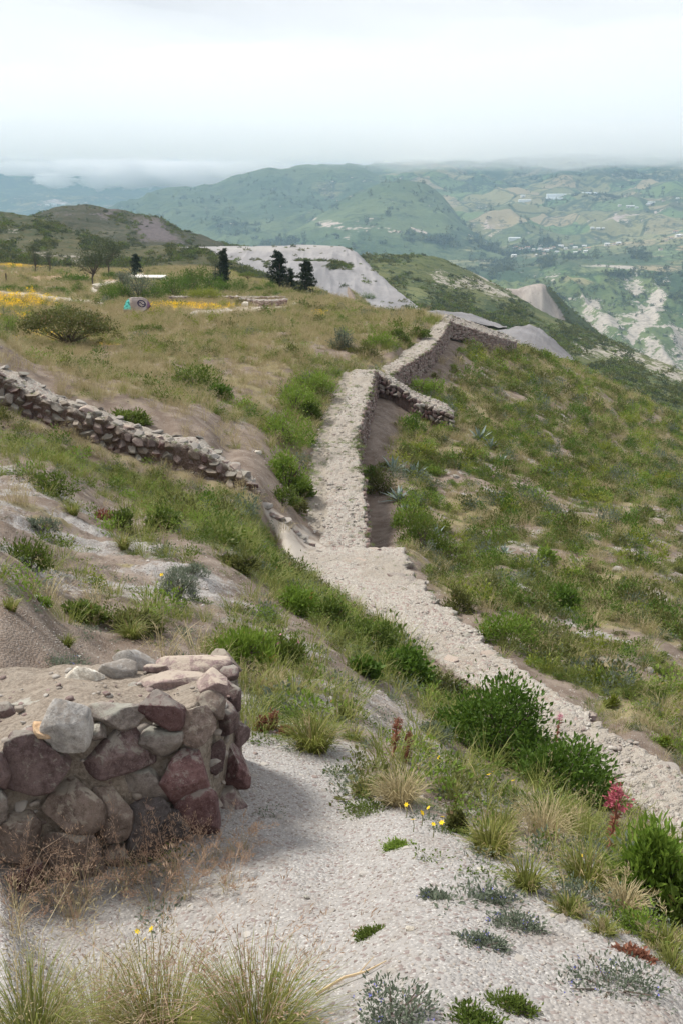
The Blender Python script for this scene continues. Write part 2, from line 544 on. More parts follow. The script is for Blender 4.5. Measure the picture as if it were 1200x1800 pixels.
RPTS = [(1600, 1570, 7.3), (1420, 1500, 8.2), (1256, 1402, 9.6), (1175, 1352, 10.6), (1100, 1303, 11.8), (990, 1236, 13.6), (905, 1166, 15.4), (832, 1110, 17.2), (768, 1062, 20.0), (725, 1008, 23.2), (712, 975, 24.6),
        (1800, 1560, 8.2), (1300, 1350, 11.0), (1200, 1200, 16), (1000, 1100, 19.5), (1080, 1200, 14.6), (930, 1110, 18.2), (820, 1040, 22.5), (760, 980, 27.0), (1200, 1000, 27), (1000, 950, 29), (850, 950, 30), (1700, 1000, 28), (1700, 1250, 15),
        (660, 950, 29.5), (668, 900, 33), (662, 850, 36.5), (650, 820, 38.5), (655, 760, 42.5), (665, 706, 49.3), (690, 714, 48.8), (700, 760, 45.0), (700, 820, 38.5), (740, 870, 35), (850, 850, 38), (802, 772, 46.0), (720, 738, 48.3), (745, 748, 47.8), (770, 758, 47.2), (795, 767, 46.6),
        (1200, 900, 38), (1000, 850, 42), (1000, 750, 58), (900, 700, 60), (850, 780, 46.5), (800, 690, 56), (740, 690, 53.0), (700, 688, 52.4), (722, 668, 55.6), (755, 646, 59.0), (775, 622, 63.2), (788, 600, 69),
        (840, 602, 74.5), (880, 610, 77.5), (905, 612, 79), (860, 640, 68), (1000, 680, 74), (930, 640, 76), (1100, 740, 77), (1200, 800, 74), (1500, 1000, 60), (1000, 643, 90), (1100, 692, 95), (1200, 742, 95), (1450, 880, 95),
        (840, 615, 95), (900, 640, 105), (1000, 690, 130), (1100, 750, 140), (1200, 800, 145), (1450, 950, 150), (760, 600, 92), (760, 640, 150), (700, 575, 96), (660, 570, 150), (640, 540, 260)]
E_BASE = [(-260, 622, 29.8), (-120, 672, 29.0), (0, 721, 28), (83, 748, 27.6), (187, 794, 27), (333, 840, 26), (400, 860, 25.5), (462, 876, 25)]
E_BACK = [(-260, 556, 31.6), (-120, 600, 31.0), (0, 645, 30), (100, 692, 29.6), (233, 740, 28.6), (354, 776, 27.8), (420, 818, 27.2), (470, 855, 26.6)]
for _pl in (E_BASE, E_BACK):
    for _x in np.linspace(-260, _pl[-1][0], 15):
        LPTS.append((_x, np.interp(_x, [q[0] for q in _pl], [q[1] for q in _pl]), np.interp(_x, [q[0] for q in _pl], [q[2] for q in _pl])))
_bad = {(590, 1090, 14.8), (520, 1000, 19.0), (560, 1030, 18.6), (640, 1060, 18.0), (700, 1110, 15.8), (690, 1150, 13.4), (535, 900, 27.0), (536, 850, 30.0), (543, 800, 33.5), (550, 770, 36), (568, 720, 40.5), (587, 680, 45), (600, 652, 49), (520, 920, 24.4), (505, 890, 26), (480, 940, 21.5)}
LPTS = [q for q in LPTS if q not in _bad]
RPTS = [q for q in RPTS if q not in {(1256, 1402, 9.6), (1175, 1352, 10.6), (1100, 1303, 11.8), (990, 1236, 13.6), (905, 1166, 15.4), (832, 1110, 17.2), (768, 1062, 20.0), (725, 1008, 23.2), (712, 975, 24.6), (1420, 1500, 8.2), (1600, 1570, 7.3)}]
LW2, RW2 = [], []


def _low(px, py, Y, dz):
    p = P(px, py, Y)
    return (p[0], p[1], p[2] - dz)


for py, l, r, Y in A_EDGES:
    w_ = r - l
    LW2 += [_low(l - 0.05 * w_, py, Y, 0.03), _low((l + r) / 2, py, Y, 0.22), _low(r + 0.2 * w_, py, Y, 0.45)]
    RW2 += [_low(r + 0.06 * w_, py, Y, 0.16), _low((l + r) / 2, py, Y, 0.30), _low(r + 0.8 * w_, py, Y, 0.42)]
for py, l, m, r, Y in B_EDGES[1:]:
    LW2 += [_low(l - 3, py, Y, 0.08), _low((l + r) / 2, py, Y, 0.40), _low(r + 12, py, Y, 0.5)]
for py, l, r, Y in C_EDGES[2:]:
    LW2 += [_low(l - 3, py, Y, 0.03), _low((l + r) / 2, py, Y, 0.3), _low(r + 12, py, Y, 0.4)]
LW2 += [_low(482, 900, 24.9, .15), _low(462, 885, 25.0, .15), _low(500, 930, 24.2, .15), _low(530, 935, 24.9, .2)]
for _x, _y in ((-160, 1590), (-60, 1580), (30, 1575), (110, 1560), (200, 1540), (290, 1515), (360, 1490)):
    _p = P(_x, _y, 4.12 + 0.0009 * max(_x, 0))
    LW2 += [tuple(_p), (_p[0] * 1.1, _p[1] + 0.45, _p[2] - 0.02)]
for _x in (-500, -200, 0, 200, 400):
    LPTS.append((_x, 461, 430))
for _x in (520, 600, 700):
    LPTS.append((_x, 520, 430))
US = 6.0


def _feat(x, y):
    return np.stack([x / y * US, np.log(y)], -1)


class TPS:
    def __init__(s, w3, smooth=1e-3):
        w3 = np.asarray(w3, float)
        s.c = _feat(w3[:, 0], w3[:, 1])
        n = len(s.c)
        K = s.k(np.linalg.norm(s.c[:, None] - s.c[None], axis=-1)) + np.eye(n) * smooth
        Pm = np.concatenate([np.ones((n, 1)), s.c], 1)
        A = np.block([[K, Pm], [Pm.T, np.zeros((3, 3))]])
        s.w = np.linalg.solve(A, np.concatenate([w3[:, 2] / w3[:, 1], np.zeros(3)]))

    @staticmethod
    def k(r):
        r = np.maximum(r, 1e-9)
        return r * r * np.log(r)

    def __call__(s, x, y):
        f = _feat(x, y).reshape(-1, 2)
        out = np.empty(len(f))
        for i in range(0, len(f), 40000):
            q = f[i:i + 40000]
            r = np.sqrt(np.maximum((q ** 2).sum(1)[:, None] + (s.c ** 2).sum(1)[None] - 2 * q @ s.c.T, 0))
            out[i:i + 40000] = s.k(r) @ s.w[:len(s.c)] + s.w[len(s.c)] + q @ s.w[len(s.c) + 1:]
        return out.reshape(np.shape(x)) * y


TL = TPS([tuple(P(*p)) for p in LPTS] + LW + LW2)
TR = TPS([tuple(P(*p)) for p in RPTS] + RW2)

# where the soil is bare and washed into runnels (photo pixels), used for relief and for colour
BANK = [(-300, 800), (0, 790), (130, 850), (260, 930), (380, 1000), (470, 1060), (560, 1130), (620, 1200), (600, 1290), (430, 1270), (330, 1150), (200, 1110), (0, 1230), (-300, 1200)]
LEDGE = [(600, 1180), (700, 1200), (760, 1260), (860, 1370), (960, 1470), (860, 1440), (720, 1350), (620, 1290)]


def hbase(x, y):
    x = np.asarray(x, float); y = np.maximum(np.asarray(y, float), 0.35)
    s = side(x, y)
    zl, zr = TL(x, y), TR(x, y)
    return np.where(s > 0, zr, zl), s


def hground(x, y, full=False):
    z, s = hbase(x, y)
    px, py, d = proj(np.stack([x, y, z], -1))
    bank = in_poly(px, py, BANK, 30) * (y > 4.9)
    ledge = in_poly(px, py, LEDGE, 20)
    plaza = sstep(6.5, 4.8, y) * sstep(-60, 40, py - 1290)
    slope = sstep(0.3, 2.0, s)
    terr = sstep(24, 36, y) * (s < 0)
    # relief: soft swells everywhere, runnels on the bare bank, hummocks on the slope
    n = 0.035 * fbm(x * 1.1, y * 1.1, None, 4, 3) * (1 - 0.6 * plaza) + 0.010 * fbm(x * 7, y * 7, None, 3, 5)
    a = (x * 0.80 + y * 0.60)
    b = (-x * 0.60 + y * 0.80)
    run = ridged(a * 0.28 + 3, b * 1.15 + 0.55 * fbm(x * .7, y * .7, None, 4, 8), 5, 21) - 0.62
    n = n + bank * sstep(5, 10, y) * (0.22 * run + 0.09 * fbm(x * 2.4, y * 2.4, None, 5, 9) + 0.035 * (ridged(x * 5, y * 5, 3, 12) - .6))
    n = n + ledge * (0.10 * fbm(x * 2.3, y * 2.3, None, 4, 31))
    n = n + slope * (0.16 * fbm(x * 0.8, y * 0.5, None, 4, 41) + 0.06 * fbm(x * 2.6, y * 2.6, None, 3, 43))
    n = n + terr * (0.10 * fbm(x * 0.5, y * 0.35, None, 4, 51))
    n = n * sstep(0.4, 1.8, np.abs(s))
    if full:
        return z + n, s, px, py, bank, ledge, plaza, slope, terr
    return z + n


def blobs(px, py, lst):
    r = np.zeros(np.shape(px))
    for cx, cy, rx, ry, v in lst:
        q = ((px - cx) / rx) ** 2 + ((py - cy) / ry) ** 2
        r = np.maximum(r, v * np.exp(-q * 1.1))
    return r


GREEN_BAND = [(-200, 730), (0, 735), (110, 775), (220, 815), (330, 850), (440, 880), (520, 965), (600, 1045), (690, 1105), (745, 1180), (820, 1230), (940, 1320), (900, 1380), (790, 1290),
              (700, 1215), (610, 1180), (560, 1100), (470, 1045), (400, 985), (300, 930), (220, 880), (130, 830), (0, 795), (-200, 780)]
EAST_VERGE = [(790, 1290), (900, 1300), (1060, 1370), (1200, 1480), (1400, 1600), (1400, 1800), (1200, 1680), (1080, 1610), (960, 1540), (860, 1490), (740, 1440), (640, 1400), (600, 1350), (650, 1310)]
FLOWERS = [(0, 530, 130, 22, 1), (20, 560, 80, 8, .7), (100, 592, 150, 12, .75), (60, 468, 110, 5, .9), (330, 540, 110, 7, 1.1), (265, 545, 40, 8, .8), (190, 605, 50, 8, .6), (560, 556, 60, 6, .6), (620, 560, 60, 8, .4), (370, 595, 60, 8, .35), (230, 478, 60, 5, .5)]
TRACKS = [[(-60, 512), (60, 520), (130, 530), (180, 534)], [(340, 551), (420, 546), (470, 541), (520, 536)], [(160, 512), (190, 498), (250, 484)]]


def masks(x, y):
    z, s, px, py, bank, ledge, plaza, slope, terr = hground(x, y, True)
    nz = fbm(x * 0.9, y * 0.9, None, 4, 77)
    nzb = fbm(x * 0.22, y * 0.16, None, 4, 78)
    L = s < 0
    green = np.zeros(x.shape)
    dry = np.zeros(x.shape)
    grav = np.zeros(x.shape)
    gb = in_poly(px, py, GREEN_BAND, 36) * L * (y > 4.5)
    ev = in_poly(px, py, EAST_VERGE, 40) * L
    near = sstep(6.9, 5.9, y) * L * (1 - 0.75 * in_poly(px, py, [(-600, 1000), (250, 1130), (260, 1200), (100, 1230), (-600, 1400)], 40))
    grav = np.maximum(grav, near * (1 - ev * 0.75))
    grav = np.maximum(grav, bank * np.clip(0.40 + 0.55 * fbm((x * .8 + y * .6) * 0.5, (-x * .6 + y * .8) * 1.7 + .5 * fbm(x, y, None, 3, 72), None, 5, 71), 0, 1))
    grav = np.maximum(grav, ledge * 0.5)
    green = np.maximum(green, gb * (0.72 + 0.35 * nz))
    green = np.maximum(green, ev * (0.42 + 0.5 * nz))
    green = np.maximum(green, blobs(px, py, [(520, 1250, 130, 60, .6), (490, 1290, 120, 26, .55), (440, 1160, 120, 50, .6), (260, 1090, 130, 36, .42), (70, 980, 80, 30, .3)]) * L * (y > 5.2))
    grav = grav * (1 - .5 * in_poly(px, py, [(-500, 960), (200, 1060), (260, 1190), (120, 1230), (-500, 1300)], 40) * L)
    arm = in_poly(px, py, [(455, 874), (490, 896), (540, 928), (580, 962), (520, 1000), (492, 955), (465, 905)], 10) * L
    green *= 1 - arm * .9
    bp = bank * sstep(.10, .45, fbm(x * 1.1 + 4, y * 1.1, None, 4, 79))
    green = np.maximum(green, bp * .5)
    dry = np.maximum(dry, bank * sstep(.15, .5, fbm(x * .9 - 7, y * .9, None, 4, 80)) * .6)
    # terrace: straw coloured grass with green patches
    t = terr * (1 - in_poly(px, py, [(380, 640), (470, 700), (560, 660), (600, 640), (560, 700), (560, 760), (540, 880), (470, 860), (400, 790), (330, 720)], 40) * 0.55)
    dry = np.maximum(dry, t * (0.62 + 0.85 * nz))
    green = np.maximum(green, terr * np.clip(0.30 + 0.8 * nzb + .5 * nz, 0, 0.8))
    green = np.maximum(green, blobs(px, py, [(420, 512, 200, 14, .95), (560, 519, 120, 10, .95), (300, 500, 160, 16, .8), (680, 600, 70, 30, .55), (720, 570, 50, 16, .5), (520, 620, 60, 14, .4), (340, 670, 80, 40, .55), (540, 700, 60, 70, .75), (500, 820, 40, 60, .7)]) * terr)
    bare = in_poly(px, py, [(360, 660), (470, 690), (560, 650), (470, 740), (480, 860), (400, 800), (330, 720)], 50) * terr
    grav = np.maximum(grav, bare * (0.42 + 0.5 * nz))
    # strip below the left wall
    dry = np.maximum(dry, in_poly(px, py, [(-200, 650), (0, 715), (200, 790), (450, 865), (520, 950), (430, 880), (180, 800), (0, 740), (-200, 690)], 24) * L * 0.85)
    # valley side
    green = np.where(slope > 0, np.maximum(green * (1 - slope), slope * np.clip(0.36 + 1.15 * fbm((x * .62 - y * .78) * 0.8, (x * .78 + y * .62) * 1.9, None, 5, 61), 0, 0.95)), green)
    dry = np.where(slope > 0, np.maximum(dry * (1 - slope), slope * np.clip(0.40 + 0.9 * fbm(x * 0.7 + 9, y * 0.4, None, 4, 62), 0, 1)), dry)
    grav = np.where(slope > 0, np.maximum(grav * (1 - slope), slope * np.clip(0.22 + 0.9 * fbm((x * .62 - y * .78) * 1.3, (x * .78 + y * .62) * 3.0, None, 4, 63), 0, 0.62)), grav)
    foot = in_poly(px, py, [(640, 650), (690, 690), (720, 720), (690, 780), (690, 850), (720, 950), (660, 960), (640, 860)], 22) * (s > 0)
    green *= 1 - foot * 0.9
    dry *= 1 - foot * 0.8
    grav = np.maximum(grav * (1 - foot), foot * 0.35)
    yel = blobs(px, py, FLOWERS) * terr * np.clip(0.75 + 0.9 * nzb, 0, 1.2)
    trk = np.zeros(x.shape)
    for ln in TRACKS:
        trk = np.maximum(trk, np.exp(-(line_dist(px, py, ln) / 6.0) ** 2) * terr)
    trk = np.maximum(trk, blobs(px, py, [(262, 488, 60, 5, 1)]) * terr)
    trk = np.maximum(trk, arm * (0.75 + .4 * nz))
    red = in_poly(px, py, [(380, 484), (420, 478), (520, 480), (575, 497), (600, 512), (500, 500), (440, 496)], 5) * terr
    red = np.maximum(red, in_poly(px, py, [(-20, 476), (100, 478), (200, 486), (240, 496), (120, 500), (-20, 492)], 6) * terr * .6)
    return np.stack([np.clip(green, 0, 1), np.clip(dry, 0, 1), np.clip(grav, 0, 1)], -1), np.stack([np.clip(yel, 0, 1), np.clip(trk, 0, 1), np.clip(red, 0, 1)], -1)


def build_ground():
    uu = np.concatenate([np.linspace(-1.4, -0.40, 40)[:-1], np.linspace(-0.40, 0.40, 620), np.linspace(0.40, 1.4, 40)[1:]])
    yy = np.concatenate([np.geomspace(0.42, 2.4, 40)[:-1], np.geomspace(2.4, 110, 640), np.geomspace(110, 345, 110)[1:]])
    U, Y = np.meshgrid(uu, yy)
    X = U * Y
    Z, *_ = hground(X, Y, True)
    m1, m2 = masks(X, Y)
    V = np.stack([X, Y, Z], -1).reshape(-1, 3)
    o = mesh_obj('ground', V, grid_faces(len(yy), len(uu)), M['ground'], attrs={'mask': m1.reshape(-1, 3), 'mask2': m2.reshape(-1, 3)}, kind='structure')
    # the hilltop behind the photographer
    gx, gy = np.meshgrid(np.linspace(-40, 40, 40), np.linspace(-40, 0.42, 40))
    gz = -1.66 + 0.03 * fbm(gx, gy, None, 3, 5) + 0.02 * np.minimum(gy, 0)
    mk = np.zeros((gx.size, 3)); mk[:, 2] = 0.9; mk[:, 1] = .3
    mesh_obj('hilltop_ground', np.stack([gx, gy, gz], -1).reshape(-1, 3), grid_faces(40, 40), M['ground'], attrs={'mask': mk, 'mask2': mk * 0}, kind='structure')
    return o


build_ground()


# ------------------------------------------------------------------ hills, tips and mountains
LOFT = {}


def loft(name, layers, cols, rows, mat, disp=None, maskf=None, kind='structure', smooth_t=True, uscale=1.0):
    cols = np.asarray(cols, float)
    L = []
    for pts in layers:
        pts = sorted(pts)
        xs = [p[0] for p in pts]
        py = np.interp(cols, xs, [p[1] for p in pts])
        k = max(1, int(6 / max(1e-6, cols[1] - cols[0])))
        if k > 1:
            ker = np.hanning(k * 2 + 3); ker /= ker.sum()
            py = np.convolve(np.pad(py, len(ker) // 2, mode='edge'), ker, 'valid')[:len(cols)]
        Y = np.interp(cols, xs, [p[2] for p in pts])
        L.append(P(cols, py, Y))
    L = np.array(L)
    out = []
    n = len(L)
    for i in range(n - 1):
        k = rows[i] if isinstance(rows, (list, tuple)) else rows
        t = np.linspace(0, 1, k + 1)[(0 if i == 0 else 1):]
        p0 = L[max(i - 1, 0)]; p1 = L[i]; p2 = L[i + 1]; p3 = L[min(i + 2, n - 1)]
        for q in t:
            lin = p1 * (1 - q) + p2 * q
            cr = 0.5 * ((2 * p1) + (-p0 + p2) * q + (2 * p0 - 5 * p1 + 4 * p2 - p3) * q * q + (-p0 + 3 * p1 - 3 * p2 + p3) * q ** 3)
            out.append(lin * (0.65 if smooth_t else 1) + cr * (0.35 if smooth_t else 0))
    V = np.array(out)
    px, py, _ = proj(V)
    if disp is not None:
        V[..., 2] += disp(V[..., 0], V[..., 1], px, py)
    at = {}
    if maskf is not None:
        at['mask'] = np.clip(maskf(V[..., 0], V[..., 1], px, py), 0, 1).reshape(-1, 3)
    else:
        at['mask'] = np.zeros((V.shape[0] * V.shape[1], 3))
    LOFT[name] = (V, at['mask'].reshape(V.shape))
    return mesh_obj(name, V.reshape(-1, 3), grid_faces(V.shape[0], V.shape[1]), mat, attrs=at, kind=kind)


def hill_mat(name, grass0, grass1, scrub, rock, scale, field=None, rscale=None, thr=(0.52, 0.62), veil=0.0):
    """grassland with scrub dots; mask R bare rock, G light fields, B woodland"""
    m, nt = mat_new(name)
    co = nt.n('ShaderNodeTexCoord')
    V = (co, 'Object')
    mk = attr(nt, 'mask')
    ms = nt.n('ShaderNodeSeparateColor', i={0: (mk, 0)})
    a = nt.noise(V, scale * 0.25, 5, 0.6, 0.3)
    b = nt.noise(V, scale, 6, 0.7, 0.2)
    g = nt.noise(V, scale * 5, 5, 0.75)
    c = nt.mix(nt.ramp(a, 0.35, 0.65), grass0, grass1)
    c = nt.mix(nt.ramp(b, 0.42, 0.30, 0, 0.5), c, tuple(min(1, x * 1.6) for x in grass1))
    if field:
        vo = nt.n('ShaderNodeTexVoronoi', distance='CHEBYCHEV', i={'Vector': V, 'Scale': field, 'Randomness': 0.9})
        vs = nt.n('ShaderNodeSeparateColor', i={0: (vo, 'Color')})
        fc = nt.mix((vs, 0), (0.09, 0.12, 0.05), (0.24, 0.22, 0.11))
        fc = nt.mix(nt.ramp((vs, 1), 0.7, 0.75, 0, .8), fc, (0.30, 0.24, 0.15))
        fc = nt.mix(nt.ramp((vs, 2), 0.75, 0.8, 0, .8), fc, (0.10, 0.17, 0.06))
        ve = nt.n('ShaderNodeTexVoronoi', feature='DISTANCE_TO_EDGE', i={'Vector': V, 'Scale': field, 'Randomness': 0.9})
        fc = nt.mix(nt.ramp((ve, 'Distance'), 0.05, 0.02, 0, .7), fc, scrub)
        c = nt.mix(nt.ramp(nt.math('ADD', (ms, 1), nt.math('MULTIPLY', nt.math('SUBTRACT', a, .5), .8)), 0.35, 0.5), c, fc)
    else:
        c = nt.mix((ms, 1), c, tuple(min(1, x * 1.9 + .03) for x in grass1))
    sc = nt.math('ADD', nt.math('MULTIPLY', b, 0.55), nt.math('MULTIPLY', g, 0.45))
    c = nt.mix(nt.ramp(nt.math('ADD', sc, nt.math('MULTIPLY', (ms, 2), 0.16)), thr[0], thr[1], 0, 0.9), c, scrub)
    rv = nt.mix(nt.ramp(g, 0.35, 0.65), tuple(x * 0.62 for x in rock), rock)
    rf = nt.ramp(nt.math('ADD', (ms, 0), nt.math('MULTIPLY', nt.math('SUBTRACT', sc, 0.5), 4.5)), 0.42, 0.62)
    c = nt.mix(rf, c, rv)
    finish(nt, c, 0.97, nt.math('ADD', b, nt.math('MULTIPLY', g, 0.6)), 0.6, 0.25 / scale)
    return m


M['hill'] = hill_mat('scrub_hill', (0.058, 0.058, 0.026), (0.092, 0.085, 0.042), (0.030, 0.046, 0.018), (0.36, 0.33, 0.29), 0.16, thr=(0.50, 0.57))
M['dark_hill'] = hill_mat('burnt_hill', (0.044, 0.045, 0.026), (0.062, 0.058, 0.035), (0.026, 0.036, 0.018), (0.125, 0.108, 0.112), 0.12, thr=(0.5, 0.58))
M['ridge'] = hill_mat('green_ridge', (0.075, 0.095, 0.032), (0.115, 0.125, 0.05), (0.026, 0.048, 0.018), (0.42, 0.385, 0.33), 0.11, thr=(0.49, 0.56))
M['canyon'] = hill_mat('canyon_scrub', (0.065, 0.10, 0.035), (0.12, 0.15, 0.055), (0.024, 0.05, 0.022), (0.42, 0.38, 0.33), 0.022, field=0.012, thr=(0.49, 0.58))
M['mount'] = hill_mat('mountain_pasture', (0.058, 0.092, 0.04), (0.10, 0.13, 0.055), (0.020, 0.045, 0.022), (0.46, 0.38, 0.33), 0.008, field=0.0062, thr=(0.50, 0.6))


def scree_mat(name, c0, c1, c2, scale, stretch=(1.0, 0.25, 0.35)):
    m, nt = mat_new(name)
    co = nt.n('ShaderNodeTexCoord')
    mk = attr(nt, 'mask')
    ms = nt.n('ShaderNodeSeparateColor', i={0: (mk, 0)})
    st = nt.n('ShaderNodeMapping', i={0: (co, 'Object'), 'Scale': stretch})
    a = nt.noise(st, scale, 6, 0.7, 0.2)
    b = nt.noise((co, 'Object'), scale * 6, 5, 0.75)
    c = nt.mix(nt.ramp(a, 0.38, 0.62), c0, c1)
    c = nt.mix(nt.ramp(b, 0.35, 0.65, 0, 0.4), c, c2)
    c = nt.mix((ms, 0), c, nt.mix(nt.ramp(a, .40, .60), (0.20, 0.202, 0.215), (0.275, 0.275, 0.288)))
    c = nt.mix(nt.ramp(nt.math('ADD', (ms, 1), nt.math('MULTIPLY', nt.math('SUBTRACT', b, .5), .9)), .4, .6), c, (0.05, 0.07, 0.03))
    c = nt.mix(nt.math('MULTIPLY', (ms, 2), nt.ramp(b, .25, .6)), c, (0.36, 0.345, 0.325))
    finish(nt, c, 0.97, nt.math('ADD', a, nt.math('MULTIPLY', b, 0.7)), 0.6, 0.2 / scale)
    return m


M['quarry'] = scree_mat('quarry_spoil', (0.235, 0.235, 0.245), (0.315, 0.312, 0.322), (0.28, 0.26, 0.25), 0.12)
M['scree'] = scree_mat('grey_scree', (0.17, 0.17, 0.18), (0.24, 0.24, 0.25), (0.19, 0.17, 0.165), 0.2)
M['tuff'] = scree_mat('white_tuff_cliff', (0.23, 0.20, 0.18), (0.36, 0.325, 0.295), (0.24, 0.21, 0.19), 0.13, (1.0, 0.5, 0.10))


def hd(amp, sc, seed, pw=1.0, extra=None):
    def f(x, y, px, py):
        d = amp * fbm(x * sc, y * sc, None, 5, seed)
        if extra is not None:
            d = d + extra(x, y, px, py)
        return d
    return f


# scrubby hill on the left beyond the fields
loft('left_hill', [[(-500, 480, 300), (-100, 476, 310), (0, 470, 312), (200, 474, 318), (400, 492, 300), (520, 505, 280)],
                   [(-500, 420, 400), (0, 425, 380), (120, 440, 370), (240, 455, 360), (330, 455, 350), (420, 474, 330), (520, 506, 290)],
                   [(-500, 350, 520), (-100, 366, 500), (0, 373, 490), (60, 379, 480), (120, 399, 460), (180, 424, 430), (240, 437, 410), (300, 430, 400), (360, 441, 380), (420, 463, 350), (470, 488, 320), (520, 509, 300)],
                   [(-500, 420, 620), (0, 430, 600), (240, 470, 500), (520, 530, 380)]],
     np.arange(-500, 522, 3.0), [26, 30, 10], M['hill'], hd(1.6, 0.03, 101, extra=lambda x, y, px, py: 0.5 * fbm(x * .14, y * .14, None, 3, 5)),
     lambda x, y, px, py: np.stack([blobs(px, py, [(60, 450, 60, 8, .45), (130, 452, 60, 8, .4), (10, 400, 30, 8, .25), (300, 450, 40, 6, .2)]), 0 * x, 0.35 * sstep(440, 380, py)], -1))

loft('dark_hill', [[(0, 430, 520), (60, 420, 520), (200, 440, 520), (330, 455, 520), (420, 452, 520), (470, 456, 520)],
                   [(0, 390, 600), (60, 385, 600), (110, 372, 620), (200, 398, 600), (280, 410, 590), (340, 430, 570), (420, 441, 560), (470, 446, 560)],
                   [(0, 392, 690), (60, 380, 690), (85, 370, 690), (110, 363, 690), (150, 360, 690), (175, 361, 690), (215, 368, 690), (250, 377, 680), (275, 382, 670), (300, 396, 660), (330, 410, 640), (360, 418, 630), (385, 426, 620), (410, 434, 600), (470, 440, 590)],
                   [(0, 420, 800), (150, 400, 820), (470, 470, 700)]],
     np.arange(0, 471, 2.0), [22, 24, 8], M['dark_hill'], hd(2.6, 0.02, 111, extra=lambda x, y, px, py: 1.0 * fbm(x * .09, y * .09, None, 3, 6)),
     lambda x, y, px, py: np.stack([np.maximum(in_poly(px, py, [(235, 382), (275, 386), (320, 430), (250, 428), (238, 400)], 8) * .95,
                                               blobs(px, py, [(185, 376, 14, 9, .8), (200, 368, 22, 5, .6), (130, 374, 50, 6, .35)])), blobs(px, py, [(190, 410, 50, 14, .4)]), 0.2 + 0 * x], -1))

# the quarry road and the pale spoil tip with its benches
loft('quarry_road', [[(325, 441, 580), (352, 434, 590), (380, 438, 600), (420, 441, 610)], [(325, 436, 600), (346, 425, 640), (357, 421, 680), (380, 436, 640), (420, 438, 640)]],
     np.arange(325, 421, 2.0), 4, M['quarry'], hd(0.2, .1, 3), lambda x, y, px, py: np.stack([0 * x, 0 * x, 0 * x + .8], -1))
loft('quarry_tip', [[(300, 505, 330), (420, 510, 320), (600, 540, 300), (700, 550, 290), (748, 549, 290), (756, 550, 290)],
                    [(300, 470, 375), (420, 468, 370), (520, 463, 370), (580, 463, 370), (620, 486, 350), (660, 513, 325), (700, 536, 305), (742, 549, 296), (756, 551, 292)],
                    [(300, 463, 392), (420, 461, 388), (520, 457, 388), (575, 458, 386), (612, 476, 365), (660, 500, 340), (700, 526, 315), (742, 547, 300), (756, 551, 294)],
                    [(300, 436, 450), (345, 437, 450), (400, 440, 440), (450, 436, 440), (520, 433, 440), (575, 433, 440), (612, 438, 430), (625, 447, 410), (660, 480, 375), (700, 513, 340), (742, 545, 305), (756, 551, 297)],
                    [(300, 433, 640), (400, 434, 640), (600, 434, 620), (625, 446, 560), (700, 520, 420), (756, 553, 310)],
                    [(300, 480, 760), (600, 480, 760), (756, 580, 400)]],
     np.arange(300, 757, 1.5), [16, 4, 16, 6, 4], M['quarry'], hd(0.7, 0.05, 121, extra=lambda x, y, px, py: 3.2 * (ridged(x * .07, y * .012, 4, 7) - .6) * sstep(434, 442, py) * sstep(720, 640, px)),
     lambda x, y, px, py: np.stack([0.75 * in_poly(px, py, [(310, 470), (520, 464), (600, 470), (640, 510), (740, 552), (310, 520)], 10), blobs(px, py, [(598, 470, 20, 8, .8), (470, 466, 10, 5, .5), (455, 459, 10, 3, .5), (535, 458, 16, 3, .6), (560, 460, 14, 3, .5), (590, 475, 16, 6, .6)]), blobs(px, py, [(450, 437, 120, 4, .9), (560, 434, 60, 3, .6)])], -1))
loft('gravel_tip', [[(690, 556, 215), (740, 560, 210), (800, 566, 205), (870, 573, 200), (890, 574, 200)], [(690, 552, 230), (740, 549, 235), (770, 547, 238), (810, 549, 236), (830, 553, 232), (865, 567, 220), (890, 574, 206)], [(690, 553, 260), (770, 549, 270), (830, 556, 260), (890, 576, 225)], [(690, 556, 330), (890, 580, 300)]],
     np.arange(690, 891, 2.0), 8, M['scree'], hd(0.6, 0.22, 131))
loft('scree_tip', [[(840, 604, 130), (880, 612, 130), (940, 622, 130), (1000, 632, 130), (1015, 634, 130)], [(840, 590, 150), (880, 584, 152), (905, 577, 155), (932, 576, 155), (955, 592, 148), (1000, 627, 138), (1015, 635, 133)], [(840, 592, 190), (932, 577, 190), (950, 582, 180), (1003, 628, 150), (1015, 637, 140)], [(840, 620, 220), (1015, 660, 180)]],
     np.arange(840, 1016, 1.5), 12, M['scree'], hd(0.5, 0.25, 141, extra=lambda x, y, px, py: 0.8 * (ridged(x * .22, y * .03, 3, 9) - .6)),
     lambda x, y, px, py: np.stack([blobs(px, py, [(925, 590, 30, 10, .5)]), blobs(px, py, [(960, 610, 12, 8, .35)]), 0 * x], -1))

